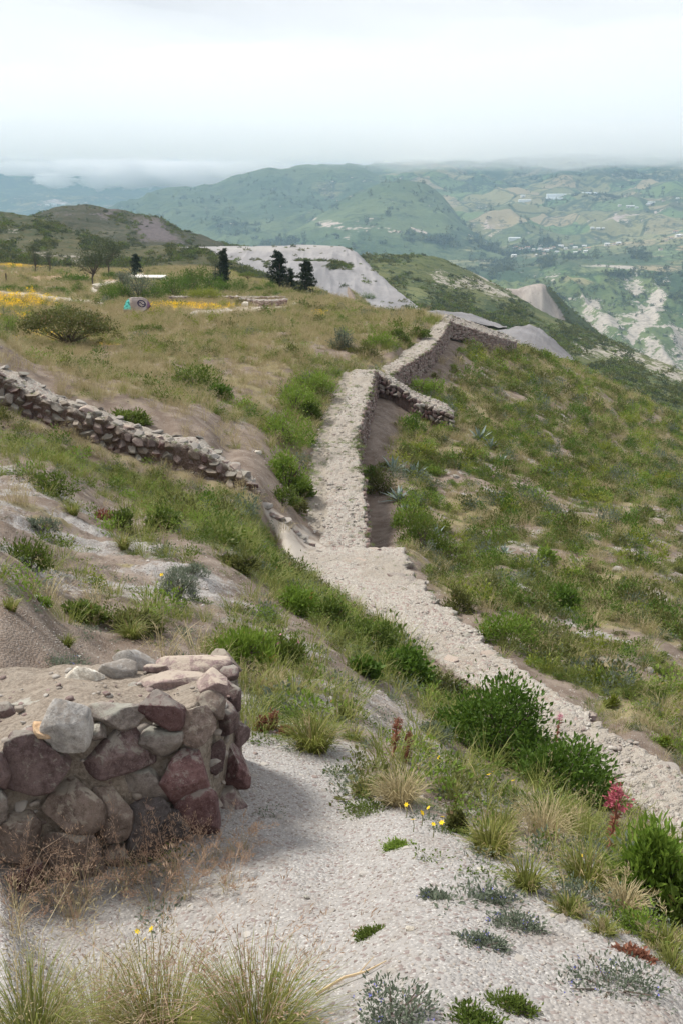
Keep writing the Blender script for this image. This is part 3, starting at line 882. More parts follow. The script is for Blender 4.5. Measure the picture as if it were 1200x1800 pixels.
# green ridge beyond the tip, with pale washed patches
RIDGE_TOP = [(560, 500, 560), (600, 470, 600), (630, 449, 640), (660, 446, 660), (720, 446, 680), (760, 450, 690), (790, 460, 690), (820, 474, 690), (850, 489, 690), (880, 505, 680), (910, 522, 660), (940, 540, 640), (980, 560, 610), (1030, 583, 580), (1080, 600, 560), (1120, 620, 540), (1160, 636, 520), (1200, 655, 500), (1450, 770, 420)]
loft('green_ridge', [[(560, 560, 300), (760, 580, 290), (900, 640, 260), (1000, 690, 250), (1200, 750, 240), (1450, 860, 230)],
                     [(560, 545, 400), (700, 535, 400), (800, 560, 390), (900, 590, 370), (1000, 625, 350), (1100, 665, 330), (1200, 705, 320), (1450, 810, 300)],
                     [(560, 520, 480), (650, 495, 500), (740, 500, 520), (800, 520, 520), (880, 550, 500), (960, 590, 470), (1060, 625, 440), (1130, 650, 420), (1200, 680, 400), (1450, 790, 360)],
                     RIDGE_TOP, [(a, b + 40, c + 160) for a, b, c in RIDGE_TOP]],
     np.arange(560, 1451, 2.5), [20, 26, 30, 8], M['ridge'], hd(2.4, 0.022, 151, extra=lambda x, y, px, py: 0.8 * fbm(x * .1, y * .1, None, 3, 16)),
     lambda x, y, px, py: np.stack([np.maximum.reduce([in_poly(px, py, [(750, 482), (775, 478), (790, 492), (820, 490), (850, 500), (892, 524), (870, 528), (840, 515), (800, 505), (765, 500)], 8) * .62,
                                                       in_poly(px, py, [(830, 488), (870, 505), (910, 528), (880, 524), (845, 506)], 5) * .8,
                                                       in_poly(px, py, [(1000, 600), (1060, 600), (1120, 618), (1150, 640), (1110, 645), (1050, 630), (1000, 615)], 10) * .62,
                                                       in_poly(px, py, [(1130, 632), (1170, 640), (1260, 690), (1260, 720), (1190, 672), (1140, 655)], 8) * .75,
                                                       in_poly(px, py, [(815, 470), (850, 483), (880, 505), (850, 496)], 4) * .7]),
                                    blobs(px, py, [(700, 520, 90, 14, .4), (880, 575, 60, 8, .4), (1130, 690, 90, 18, .35)]), 0.9 * in_poly(px, py, [(740, 530), (860, 540), (960, 585), (1030, 610), (940, 610), (850, 575), (745, 560)], 14)], -1))

# white tuff cliff with a dark flank
loft('tuff_cliff', [[(860, 560, 760), (920, 575, 760), (960, 590, 760), (1010, 600, 760), (1050, 600, 760)],
                    [(860, 525, 800), (885, 512, 800), (910, 512, 795), (930, 506, 795), (952, 503, 790), (958, 508, 790), (985, 548, 785), (1005, 566, 780), (1050, 590, 780)],
                    [(860, 521, 820), (885, 507, 820), (905, 509, 820), (925, 504, 820), (948, 499, 820), (957, 501, 830), (975, 515, 830), (1000, 541, 820), (1025, 562, 810), (1050, 584, 800)],
                    [(860, 560, 930), (950, 540, 930), (1050, 620, 900)]],
     np.arange(860, 1051, 1.2), [20, 5, 6], M['tuff'], hd(0.8, 0.05, 161, extra=lambda x, y, px, py: 9.0 * (ridged(x * .045, y * .006, 4, 12) - .6) * in_poly(px, py, [(860, 525), (950, 505), (1000, 570), (950, 600), (860, 580)], 8)),
     lambda x, y, px, py: np.stack([0 * x, in_poly(px, py, [(955, 490), (960, 512), (988, 552), (1004, 600), (1080, 640), (1080, 560), (1000, 520)], 5), .5 * in_poly(px, py, [(925, 510), (955, 510), (985, 560), (950, 585), (930, 560)], 10)], -1))

# canyon wall and plateau on the right
def canyon_disp(x, y, px, py):
    face = sstep(462, 500, py)
    return 58 * face * (ridged(x * .009, y * .0022, 4, 171) - 0.62) + 8 * fbm(x * .012, y * .012, None, 4, 172) * (0.35 + face)


CLIFFS = [[(1105, 492), (1118, 482), (1132, 505), (1122, 512), (1112, 520)], [(1135, 510), (1165, 500), (1166, 540), (1160, 580), (1128, 600), (1110, 565), (1140, 540)], [(1025, 530), (1050, 528), (1055, 550), (1038, 570), (1022, 555)],
          [(965, 482), (975, 480), (972, 500)], [(1015, 560), (1060, 560), (1105, 565), (1090, 590), (1020, 585)], [(1098, 585), (1120, 578), (1115, 605), (1100, 600)], [(1175, 585), (1230, 600), (1230, 640), (1180, 620)], [(1100, 640), (1140, 600), (1200, 640), (1200, 690), (1150, 660)]]
loft('canyon_wall', [[(640, 600, 1350), (900, 650, 1350), (1050, 690, 1350), (1200, 730, 1350), (1500, 780, 1350)],
                     [(640, 540, 1650), (800, 560, 1650), (900, 585, 1650), (1000, 600, 1650), (1100, 605, 1650), (1200, 620, 1650), (1500, 650, 1650)],
                     [(640, 505, 1900), (800, 515, 1900), (900, 530, 1900), (1000, 535, 1900), (1100, 540, 1900), (1200, 545, 1900), (1500, 560, 1900)],
                     [(640, 470, 2200), (760, 480, 2200), (860, 495, 2150), (920, 492, 2150), (950, 484, 2150), (1000, 470, 2150), (1090, 474, 2150), (1200, 480, 2150), (1500, 485, 2150)],
                     [(640, 460, 2500), (760, 465, 2500), (900, 470, 2500), (1000, 456, 2500), (1100, 452, 2500), (1200, 450, 2500), (1500, 445, 2500)],
                     [(640, 445, 3000), (800, 450, 3000), (900, 448, 3000), (1000, 438, 3000), (1060, 428, 3000), (1120, 420, 3000), (1200, 412, 3000), (1500, 400, 3000)],
                     [(640, 470, 3300), (1500, 440, 3300)]],
     np.arange(640, 1501, 2.5), [24, 24, 24, 14, 16, 4], M['canyon'], canyon_disp,
     lambda x, y, px, py: np.stack([np.maximum.reduce([in_poly(px, py, c, 12) * .86 for c in CLIFFS] + [in_poly(px, py, [(1100, 585), (1115, 580), (1140, 586), (1200, 588), (1200, 591), (1125, 592), (1110, 612)], 3) * 1.2,
                                                       in_poly(px, py, [(1016, 467), (1060, 470), (1120, 474), (1110, 469), (1060, 465)], 2) * 1.3, 0.40 * sstep(505, 590, py) * (.6 + .9 * vnoise(px / 26, py / 70, None, 19)) + 0 * x]),
                                    np.where(py < 478, 0.75, blobs(px, py, [(1020, 490, 60, 20, .55), (1190, 560, 30, 20, .5)])),
                                    np.maximum(blobs(px, py, [(1110, 455, 60, 12, .9), (880, 480, 80, 14, 1), (950, 460, 100, 14, .8), (1060, 484, 60, 6, .8), (1190, 500, 50, 40, .5)]), 0)], -1))

# far valley side: front mountain, main range, blue range in the west
def mt_disp(amp, s1, seed):
    def f(x, y, px, py):
        return amp * (ridged(x * s1, y * s1 * .35, 4, seed) - .62) + amp * .5 * fbm(x * s1 * 1.7, y * s1 * 1.7, None, 4, seed + 3)
    return f


FR = [(380, 470, 3100), (440, 440, 3200), (500, 415, 3300), (545, 390, 3400), (590, 354, 3550), (630, 333, 3600), (670, 322, 3600), (700, 319, 3600), (740, 325, 3600), (775, 346, 3550), (800, 372, 3500), (825, 402, 3400), (860, 424, 3300), (900, 450, 3200)]
loft('front_mountain', [[(380, 490, 2650), (600, 480, 2600), (900, 480, 2600)], [(380, 480, 2850), (480, 448, 2850), (600, 428, 2800), (700, 425, 2800), (800, 430, 2850), (900, 462, 2900)], [(380, 474, 2950), (500, 424, 3000), (600, 398, 3000), (700, 392, 3000), (780, 400, 3000), (850, 432, 3000), (900, 458, 3050)], FR, [(a, b + 60, c + 700) for a, b, c in FR]],
     np.arange(380, 901, 2.5), [10, 18, 34, 8], M['mount'], mt_disp(28, .0040, 181),
     lambda x, y, px, py: np.stack([np.maximum(in_poly(px, py, [(540, 385), (580, 382), (610, 400), (680, 402), (745, 396), (750, 404), (690, 410), (620, 408), (560, 402)], 6) * .66, blobs(px, py, [(610, 420, 10, 16, .5), (500, 440, 20, 6, .4)])),
                                    blobs(px, py, [(840, 430, 60, 16, .6)]), blobs(px, py, [(460, 432, 50, 16, .9), (790, 420, 60, 18, .8), (880, 440, 60, 16, .8)]) + .05], -1))
MR = [(-400, 440, 4600), (60, 420, 4600), (150, 385, 4700), (200, 366, 4800), (230, 353, 4900), (300, 338, 4900), (400, 321, 4900), (470, 305, 4900), (530, 299, 4900), (600, 303, 5000), (660, 301, 5200), (750, 298, 5400), (900, 286, 5600), (1050, 280, 5700), (1200, 276, 5700), (1600, 270, 5700)]
loft('mountain_range', [[(-400, 500, 2900), (300, 500, 2900), (640, 500, 2750), (1600, 500, 2750)],
                        [(-400, 470, 3300), (230, 450, 3300), (400, 432, 3200), (600, 430, 3100), (800, 440, 3000), (1000, 440, 3000), (1200, 430, 3000), (1600, 420, 3000)],
                        [(-400, 455, 3900), (100, 440, 3900), (230, 404, 3900), (300, 384, 3900), (400, 372, 3900), (500, 362, 3900), (600, 360, 3900), (700, 370, 3700), (800, 385, 3700), (900, 380, 3600), (1000, 384, 3600), (1200, 380, 3600), (1600, 370, 3600)],
                        [(-400, 450, 4300), (100, 430, 4400), (230, 376, 4400), (300, 358, 4400), (400, 343, 4400), (500, 330, 4400), (600, 330, 4400), (700, 335, 4300), (850, 345, 4200), (1000, 340, 4200), (1200, 335, 4200), (1600, 325, 4200)], MR,
                        [(-400, 480, 5600), (150, 440, 5800), (300, 380, 6000), (530, 320, 6000), (600, 305, 6200), (750, 285, 6600), (1000, 262, 6800), (1600, 245, 6800)],
                        [(-400, 520, 7400), (1600, 330, 8200)]],
     np.arange(-400, 1601, 4.0), [10, 26, 26, 26, 20, 6], M['mount'], mt_disp(85, .0027, 191),
     lambda x, y, px, py: np.stack([np.maximum(blobs(px, py, [(800, 360, 20, 4, .3), (860, 400, 20, 8, .55), (1005, 432, 26, 6, .8), (960, 440, 20, 3, .6), (1040, 440, 16, 4, .6)]), in_poly(px, py, [(1030, 392), (1080, 386), (1120, 380), (1128, 374), (1124, 383), (1080, 390), (1030, 396)], 2) * .9),
                                    sstep(700, 800, px) * .85 + blobs(px, py, [(580, 322, 60, 14, .6)]) + sstep(640, 700, px) * sstep(345, 325, py), np.maximum(blobs(px, py, [(400, 400, 60, 20, .5), (900, 440, 100, 10, .9), (1060, 350, 60, 8, .6), (960, 430, 160, 8, .7)]), .5 * sstep(335, 310, py) * sstep(750, 850, px))], -1))
loft('blue_range', [[(-500, 420, 6300), (600, 420, 6300)], [(-500, 370, 7000), (100, 368, 7000), (250, 365, 7000), (600, 372, 7000)], [(-500, 320, 8000), (100, 325, 8000), (250, 335, 8000), (600, 330, 8000)], [(-500, 270, 8900), (0, 276, 8900), (200, 296, 8900), (600, 290, 8900)], [(-500, 380, 10500), (600, 380, 10500)]],
     np.arange(-500, 601, 4.0), [10, 20, 20, 6], M['mount'], mt_disp(60, .0015, 201), lambda x, y, px, py: np.stack([blobs(px, py, [(90, 360, 40, 3, .6)]), .35 + .3 * sstep(340, 365, py), .45 + 0 * x], -1))
# valley floor that closes the view between the ridges
gx, gy = np.meshgrid(np.linspace(-7900, 7900, 60), np.geomspace(90, 11900, 60))
vz = -60 - 420 * sstep(100, 1300, gy) + 0 * gx
mesh_obj('valley_floor', np.stack([gx, gy, vz], -1).reshape(-1, 3), grid_faces(60, 60), M['canyon'], attrs={'mask': np.zeros((3600, 3))}, kind='structure')
mesh_obj('lowland', np.array([(-7900, -1900, -520), (7900, -1900, -520), (7900, 11900, -520), (-7900, 11900, -520)], float), np.array([[0, 1, 2, 3]]), M['canyon'], attrs={'mask': np.zeros((4, 3))}, kind='structure')


# ------------------------------------------------------------------ air: haze box and the low cloud that hides the summits
def vol_mat(name, col, dens, aniso=0.0):
    m, nt = mat_new(name)
    v = nt.n('ShaderNodeVolumePrincipled')
    v.inputs['Color'].default_value = (*col, 1)
    v.inputs['Density'].default_value = dens
    v.inputs['Anisotropy'].default_value = aniso
    o = nt.n('ShaderNodeOutputMaterial')
    nt.t.links.new(v.outputs[0], o.inputs['Volume'])
    return m


def box_mesh(name, x0, x1, y0, y1, z0, z1, mat, kind):
    V = np.array([(x, y, z) for x in (x0, x1) for y in (y0, y1) for z in (z0, z1)], float)
    Fq = np.array([(0, 1, 3, 2), (4, 6, 7, 5), (0, 4, 5, 1), (2, 3, 7, 6), (0, 2, 6, 4), (1, 5, 7, 3)])
    return mesh_obj(name, V, Fq, mat, kind=kind, smooth=False)


HAZE_DENS = 1.05e-4
box_mesh('haze', -8000, 8000, -2000, 12000, -521.5, 760, vol_mat('haze_air', (0.53, 0.77, 1.0), HAZE_DENS), 'stuff')


def cloud_bank(name, x0, x1, y0, y1, zb, zt, nx, ny, bump, sc, dens, seed):
    gx, gy = np.meshgrid(np.linspace(x0, x1, nx), np.linspace(y0, y1, ny))
    e = np.minimum.reduce([gx - x0, x1 - gx, gy - y0, y1 - gy])
    puff = np.abs(vnoise(gx * sc, gy * sc, None, seed)) * .6 + np.abs(vnoise(gx * sc * 2.3, gy * sc * 2.3, None, seed + 1)) * .28 + np.abs(vnoise(gx * sc * 5.1, gy * sc * 5.1, None, seed + 2)) * .14
    zbm = zb(gx, gy) if callable(zb) else zb + 0 * gx
    lo = zbm + bump * (puff - 0.4)
    hi = zbm + zt * (1 + .6 * fbm(gx * .00045, gy * .0003, None, 3, seed + 7)) + 0.8 * bump * puff
    ed = sstep(0, 500, e)
    lo = hi - 8 - (hi - 8 - lo) * ed
    n = nx * ny
    V = np.concatenate([np.stack([gx, gy, lo], -1).reshape(-1, 3), np.stack([gx, gy, hi], -1).reshape(-1, 3)])
    f1 = grid_faces(ny, nx)
    a = np.arange(n).reshape(ny, nx)
    ring = np.concatenate([a[0, :], a[1:, -1], a[-1, -2::-1], a[-2:0:-1, 0]])
    r2 = np.roll(ring, -1)
    sides = np.stack([ring, ring + n, r2 + n, r2], -1)
    o = mesh_obj(name, V, [f1[:, ::-1], f1 + n, sides], vol_mat(name + '_vapour', (0.985, 0.99, 1.0), dens, 0.2), kind='stuff')
    return o


def cloud_base(x, y):
    # the deck hangs lower in the west and lifts over the front mountain
    return y * (0.0765 - 0.005 * sstep(-600, 900, x)) + 34 * fbm(x * .0008, y * .0005, None, 3, 9)


cloud_bank('cloud_bank', -9000, 9000, 3400, 12000, cloud_base, 560, 300, 170, 130, .0016, 1 / 1500.0, 211)
cloud_bank('cloud_fringe', -9000, 9000, 4300, 11800, lambda x, y: cloud_base(x, y) + 45, 130, 300, 170, 120, .0021, 1 / 520.0, 231)

# separate puffs that drift in front of the blue range
for i, (px, py, Y, wpx, hpx, dn) in enumerate(((95, 316, 6000, 70, 26, 1 / 86), (178, 317, 6000, 66, 30, 1 / 72), (245, 304, 5900, 130, 52, 1 / 60), (330, 306, 5800, 150, 46, 1 / 72), (440, 300, 5600, 150, 30, 1 / 132), (40, 296, 6200, 120, 24, 1 / 106), (290, 318, 5850, 60, 20, 1 / 80), (150, 296, 6100, 130, 30, 1 / 92))):
    from_ico = 4
    t = (1 + 5 ** .5) / 2
    c = P(px, py, Y)
    k = Y / F * 1.03
    th, ph = np.meshgrid(np.linspace(0, np.pi, 40), np.linspace(0, 2 * np.pi, 61)[:-1], indexing='ij')
    d = np.stack([np.sin(th) * np.cos(ph), np.sin(th) * np.sin(ph), np.cos(th)], -1)
    q = d * 1.3 + i * 7
    rr = .72 + .42 * np.abs(vnoise(q[..., 0] * 1.6, q[..., 1] * 1.6, q[..., 2] * 1.6, 5)) + .26 * np.abs(vnoise(q[..., 0] * 3.7, q[..., 1] * 3.7, q[..., 2] * 3.7, 6)) + .13 * np.abs(vnoise(q[..., 0] * 8, q[..., 1] * 8, q[..., 2] * 8, 7))
    V = d * rr[..., None] * np.array([wpx * k / 2, wpx * k / 2.4, hpx * k / 2])
    a = np.arange(40 * 60).reshape(40, 60)
    b = np.roll(a, -1, 1)
    Fq = np.stack([a[:-1], a[1:], b[1:], b[:-1]], -1).reshape(-1, 4)
    o = mesh_obj('cloud_puff', V.reshape(-1, 3), Fq, vol_mat('puff_vapour', (0.99, 0.99, 1.0), dn, 0.0))
    o.location = tuple(c)
    tag(o, ('small white cloud wisp at the far left before the blue range', 'round white cloud puff second from the left before the blue range', 'largest white cloud puff hanging before the blue range', 'wide white cloud puff above the start of the green mountain', 'thin cloud veil on the crest of the green mountain', 'flat cloud strip highest at the far left', 'tiny cloud puff below the largest one', 'cloud strip joining the puffs to the deck above')[i], 'cloud', 'cloud puffs before the blue range')

# ------------------------------------------------------------------ stones
def ico(sub):
    t = (1 + 5 ** .5) / 2
    V = [(-1, t, 0), (1, t, 0), (-1, -t, 0), (1, -t, 0), (0, -1, t), (0, 1, t), (0, -1, -t), (0, 1, -t), (t, 0, -1), (t, 0, 1), (-t, 0, -1), (-t, 0, 1)]
    V = [np.array(v, float) / np.linalg.norm(v) for v in V]
    Fc = [(0, 11, 5), (0, 5, 1), (0, 1, 7), (0, 7, 10), (0, 10, 11), (1, 5, 9), (5, 11, 4), (11, 10, 2), (10, 7, 6), (7, 1, 8), (3, 9, 4), (3, 4, 2), (3, 2, 6), (3, 6, 8), (3, 8, 9), (4, 9, 5), (2, 4, 11), (6, 2, 10), (8, 6, 7), (9, 8, 1)]
    for _ in range(sub):
        c = {}
        def mid(a, b):
            k = (min(a, b), max(a, b))
            if k not in c:
                m = V[a] + V[b]
                V.append(m / np.linalg.norm(m))
                c[k] = len(V) - 1
            return c[k]
        N = []
        for a, b, d in Fc:
            ab, bd, da = mid(a, b), mid(b, d), mid(d, a)
            N += [(a, ab, da), (b, bd, ab), (d, da, bd), (ab, bd, da)]
        Fc = N
    return np.array(V), np.array(Fc)


ICO = {k: ico(k) for k in (0, 1, 2, 3, 4)}


def stone_shape(sub, seed, cuts=9, rough=0.06, boxy=0.5, lo=0.5):
    """a broken boulder: a ball cut by planes, then roughened; fits in -1..1"""
    V, Fc = ICO[sub]
    V = V.copy()
    g = np.random.default_rng(seed)
    k = 2 + 4 * boxy
    V = V / (np.abs(V) ** k).sum(1, keepdims=True) ** (1 / k)
    for _ in range(cuts):
        n = g.normal(size=3); n /= np.linalg.norm(n)
        h = g.uniform(lo, 0.92)
        d = V @ n - h
        V = V - np.where(d > 0, d, 0)[:, None] * n * 0.92
    V = V / np.abs(V).max(0)
    o = g.uniform(-50, 50, 3)
    q = V * 1.6 + o
    n = rough * fbm(q[:, 0], q[:, 1], q[:, 2], 3 if sub > 2 else 2, seed % 97)
    if sub >= 3:
        q = V * 7 + o
        n = n + rough * 0.28 * fbm(q[:, 0], q[:, 1], q[:, 2], 3, seed % 89)
    return V * (1 + n)[:, None], Fc


def at_frame(px, py, Y):
    """metres per photo pixel at that spot (across, up)"""
    p = P(px, py, Y)
    d = p[1] * cp - p[2] * sp
    return d / F


# ---- the broken end of a wall beside the photographer
def face_Y(px):
    return 4.22 + 0.30 * max(px, -60) / 352 if px < 352 else 4.52 + (px - 352) / 85 * 0.72


stump = empty('stone_wall', tuple(P(190, 1545, 4.5)), 'thick broken stone wall end with big purple and grey boulders beside gravel path', 'wall')
SO = np.array(stump.location)
# px, py, w, h, material, how far the stone stands out of the face (m), kind of spot ('f' face, 't' top)
STUMP = [(65, 1351, 108, 124, 'purple', .05, 'f'), (118, 1268, 72, 94, 'pale', .10, 'f'), (75, 1283, 36, 22, 'tan', .05, 'f'), (204, 1327, 116, 98, 'purple', .02, 'f'),
         (207, 1262, 92, 44, 'grey', .04, 'f'), (171, 1286, 30, 36, 'grey', .03, 'f'), (286, 1252, 66, 66, 'maroon', .07, 'f'), (286, 1309, 68, 60, 'grey', .04, 'f'),
         (256, 1377, 84, 66, 'grey', .0, 'f'), (331, 1364, 78, 92, 'maroon', .06, 'f'), (124, 1414, 108, 90, 'brown', .04, 'f'), (192, 1427, 74, 88, 'brown', .03, 'f'),
         (268, 1448, 102, 104, 'black', .06, 'f'), (318, 1450, 36, 58, 'black', .05, 'f'), (347, 1434, 64, 106, 'maroon', .02, 'f'), (397, 1410, 58, 54, 'purple', .03, 'f'),
         (408, 1350, 58, 74, 'maroon', .04, 'f'), (378, 1330, 34, 60, 'purple', .03, 'f'), (419, 1291, 32, 60, 'purple', .03, 'f'), (392, 1264, 44, 64, 'purple', .04, 'f'),
         (343, 1272, 64, 64, 'brown', .04, 'f'), (364, 1237, 52, 50, 'brown', .02, 'f'), (374, 1204, 60, 50, 'pink', .06, 'f'), (33, 1481, 74, 86, 'brown', .04, 'f'),
         (122, 1502, 116, 88, 'brown', .05, 'f'), (30, 1548, 96, 66, 'maroon', .03, 'f'), (1, 1352, 34, 74, 'purple', .03, 'f'), (-3, 1420, 36, 60, 'grey', .03, 'f'),
         (37, 1438, 66, 30, 'brown', .01, 'f'), (400, 1452, 54, 44, 'purple', .03, 'f'), (210, 1505, 60, 52, 'brown', .0, 'f'), (298, 1500, 70, 36, 'purple', .0, 'f'),
         (302, 1203, 112, 54, 'pink', .0, 't'), (335, 1168, 124, 42, 'pink', .0, 't'), (144, 1192, 64, 54, 'white', .0, 't'), (232, 1160, 72, 46, 'pale', .0, 't'), (206, 1180, 62, 38, 'pale', .0, 't'),
         (70, 1243, 92, 26, 'grey', .0, 't'), (4, 1248, 50, 28, 'purple', .0, 't'), (-60, 1330, 90, 110, 'brown', .03, 'f'), (-60, 1440, 84, 100, 'purple', .03, 'f'), (345, 1199, 40, 18, 'tan', .0, 't'), (408, 1222, 40, 46, 'purple', .02, 'f'), (404, 1180, 60, 36, 'purple', .0, 't'), (255, 1212, 50, 24, 'grey', .0, 't'), (180, 1225, 34, 18, 'brown', .0, 't'), (215, 1225, 24, 14, 'pale', .0, 't'), (275, 1178, 40, 22, 'pink', .0, 't'), (395, 1160, 60, 30, 'brown', .0, 't'), (110, 1225, 30, 16, 'pale', .0, 't')]
TOPZ = P(300, 1215, 5.1)[2]
for i, (px, py, sw, sh, mk, out, spot) in enumerate(STUMP):
    V, Fc = stone_shape(4 if min(sw, sh) > 50 else 3, 300 + i * 7, 13, 0.085, 0.30 + 0.3 * ((i * 37) % 10) / 10)
    if spot == 'f':
        Y = face_Y(px) + 0.10 * (1500 - py) / 300
    else:
        # lies on the wall top: the distance at which the sight line meets the top surface
        t = math.tan(PITCH + math.atan((py + sh * 0.25 - CY) / F))
        Y = -TOPZ / t
    k = at_frame(px, py, Y)
    rx, rz = sw * k / 2, sh * k / 2
    ry = min(0.24, max(0.07, 0.62 * min(rx, rz) + 0.03)) if spot == 'f' else rx * 0.55
    if spot == 't':
        rz = rz * 0.9
    yaw = 0.0 if px < 350 else -0.85
    Vs = V * np.array([rx * (1.20 if px < 350 else 1.42), ry, rz * 1.18])
    c, s_ = math.cos(yaw), math.sin(yaw)
    Vs = np.stack([Vs[:, 0] * c - Vs[:, 1] * s_, Vs[:, 0] * s_ + Vs[:, 1] * c, Vs[:, 2]], -1)
    ctr = P(px, py, Y + (ry * 0.55 - out if spot == 'f' else 0))
    o = mesh_obj('stone', Vs, Fc, M['rock_' + mk], stump, smooth=True)
    o.location = tuple(ctr - SO)
# earth and mortar core behind the stones, flush with the bank behind it
cols = [-130, -60, 0, 60, 120, 180, 240, 300, 345, 372, 395, 412]
nf, nt_ = 14, 16
rows = []
for j in range(nf):                 # face, from below ground to the top edge
    q = j / (nf - 1)
    rows.append([P(px, 1580 - q * (1580 - np.interp(px, [-130, 0, 40, 90, 125, 345], [1345, 1325, 1302, 1278, 1262, 1256]) if px < 345 else 1560 - 1212) + (0 if px > 345 else 0), face_Y(px) + 0.015 + 0.10 * q) for px in cols])
edge = rows[-1]
def on_top(px, py, dz=0.03):
    return P(px, py, -(TOPZ - dz) / math.tan(PITCH + math.atan((py - CY) / F)))


back = [on_top(px, 1172 - max(0, px - 200) * 0.03 + max(0, 60 - px) * 0.10) for px in cols]
for j in range(1, nt_):
    q = j / (nt_ - 1)
    r = []
    for a, b in zip(edge, back):
        p = a * (1 - q) + b * q
        r.append(p)
    rows.append(r)
for j in range(1, 8):               # down behind
    q = j / 7
    rows.append([b + np.array([0.02, 0.18 * q, -0.95 * q]) for b in back])
A = np.array(rows)
# resample finely across
fine = np.linspace(0, len(cols) - 1, 90)
i0 = np.minimum(np.floor(fine).astype(int), len(cols) - 2)
fr = (fine - i0)[None, :, None]
A = A[:, i0] * (1 - fr) + A[:, i0 + 1] * fr
j0 = np.linspace(0, A.shape[0] - 1, 110)
jj = np.minimum(np.floor(j0).astype(int), A.shape[0] - 2)
fr = (j0 - jj)[:, None, None]
A = A[jj] * (1 - fr) + A[jj + 1] * fr
nz = 0.05 * fbm(A[..., 0] * 5, A[..., 1] * 5, A[..., 2] * 5, 4, 401)
A[..., 1] += nz
A[..., 2] += nz * 0.6
# close the right end
_e = A[:, -1:].copy()
_e[..., 2] = -3.6
E_ = np.concatenate([A, _e], 1)
g = np.random.default_rng(405)
_n = 420
_ii, _jj = g.integers(0, A.shape[1] - 1, _n), g.integers(6, 82, _n)
_p = A[_jj, _ii] + g.normal(0, .012, (_n, 3))
_s = .008 * (6.0 ** g.random(_n) ** 1.4) * np.where(_jj > 48, .5, 1)
CHINK = (_p, np.stack([_s * 1.2, _s, _s * .75], -1), g.uniform(0, 6.3, _n))
core = mesh_obj('mortar', E_.reshape(-1, 3) - SO, grid_faces(E_.shape[0], E_.shape[1]), M['mortar'], stump)
core['kind'] = 'stuff'


# ---- wall bodies: a strip with a rubble top and vertical faces
def top_mat():
    m, nt = mat_new('rubble_wall_top')
    co = nt.n('ShaderNodeTexCoord')
    V = (co, 'Object')
    mk = attr(nt, 'mask')
    ms = nt.n('ShaderNodeSeparateColor', i={0: (mk, 0)})
    fine = nt.noise(V, 6.0, 6, 0.7)
    mid = nt.noise(V, 1.4, 5, 0.65, .4)
    vor = nt.n('ShaderNodeTexVoronoi', i={'Vector': V, 'Scale': 21.0})
    v2 = nt.n('ShaderNodeTexVoronoi', i={'Vector': V, 'Scale': 52.0})
    vs = nt.n('ShaderNodeSeparateColor', i={0: (vor, 'Color')})
    vs2 = nt.n('ShaderNodeSeparateColor', i={0: (v2, 'Color')})
    c = nt.mix((vs, 0), (0.29, 0.265, 0.235), (0.41, 0.385, 0.345))
    c = nt.mix(nt.ramp((vs2, 0), .1, .9, 0, .7), c, (0.36, 0.33, 0.29))
    c = nt.mix(nt.ramp((vs2, 1), .80, .86, 0, .85), c, (0.50, 0.48, 0.44))
    c = nt.mix(nt.ramp((vs, 1), .84, .88, 0, .6), c, (0.27, 0.175, 0.165))
    c = nt.mix(nt.ramp(fine, .42, .28, 0, .7), c, (0.19, 0.15, 0.115))
    c = nt.mix(nt.ramp(mid, .52, .70, 0, .55), c, (0.30, 0.25, 0.20))
    c = nt.mix(nt.ramp(nt.math('ADD', (ms, 1), nt.math('MULTIPLY', nt.math('SUBTRACT', fine, .5), 1.4)), .45, .6, 0, .75), c, (0.17, 0.18, 0.07))
    c = nt.mix((ms, 0), c, nt.mix(fine, (0.27, 0.24, 0.20), (0.38, 0.345, 0.30)))
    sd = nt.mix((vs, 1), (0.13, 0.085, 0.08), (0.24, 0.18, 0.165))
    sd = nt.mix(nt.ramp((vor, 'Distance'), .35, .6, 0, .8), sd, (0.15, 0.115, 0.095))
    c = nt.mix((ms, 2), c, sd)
    h = nt.math('ADD', nt.math('MULTIPLY', (vor, 'Distance'), -0.8), nt.math('ADD', nt.math('MULTIPLY', (v2, 'Distance'), -.5), fine))
    finish(nt, c, 0.95, h, 0.7, 0.05)
    return m


M['wall_top'] = top_mat()


def resample(pts, n):
    pts = np.asarray(pts, float)
    d = np.concatenate([[0], np.cumsum(np.linalg.norm(np.diff(pts, axis=0), axis=1))])
    t = np.linspace(0, d[-1], n)
    return np.stack([np.interp(t, d, pts[:, k]) for k in range(3)], -1)


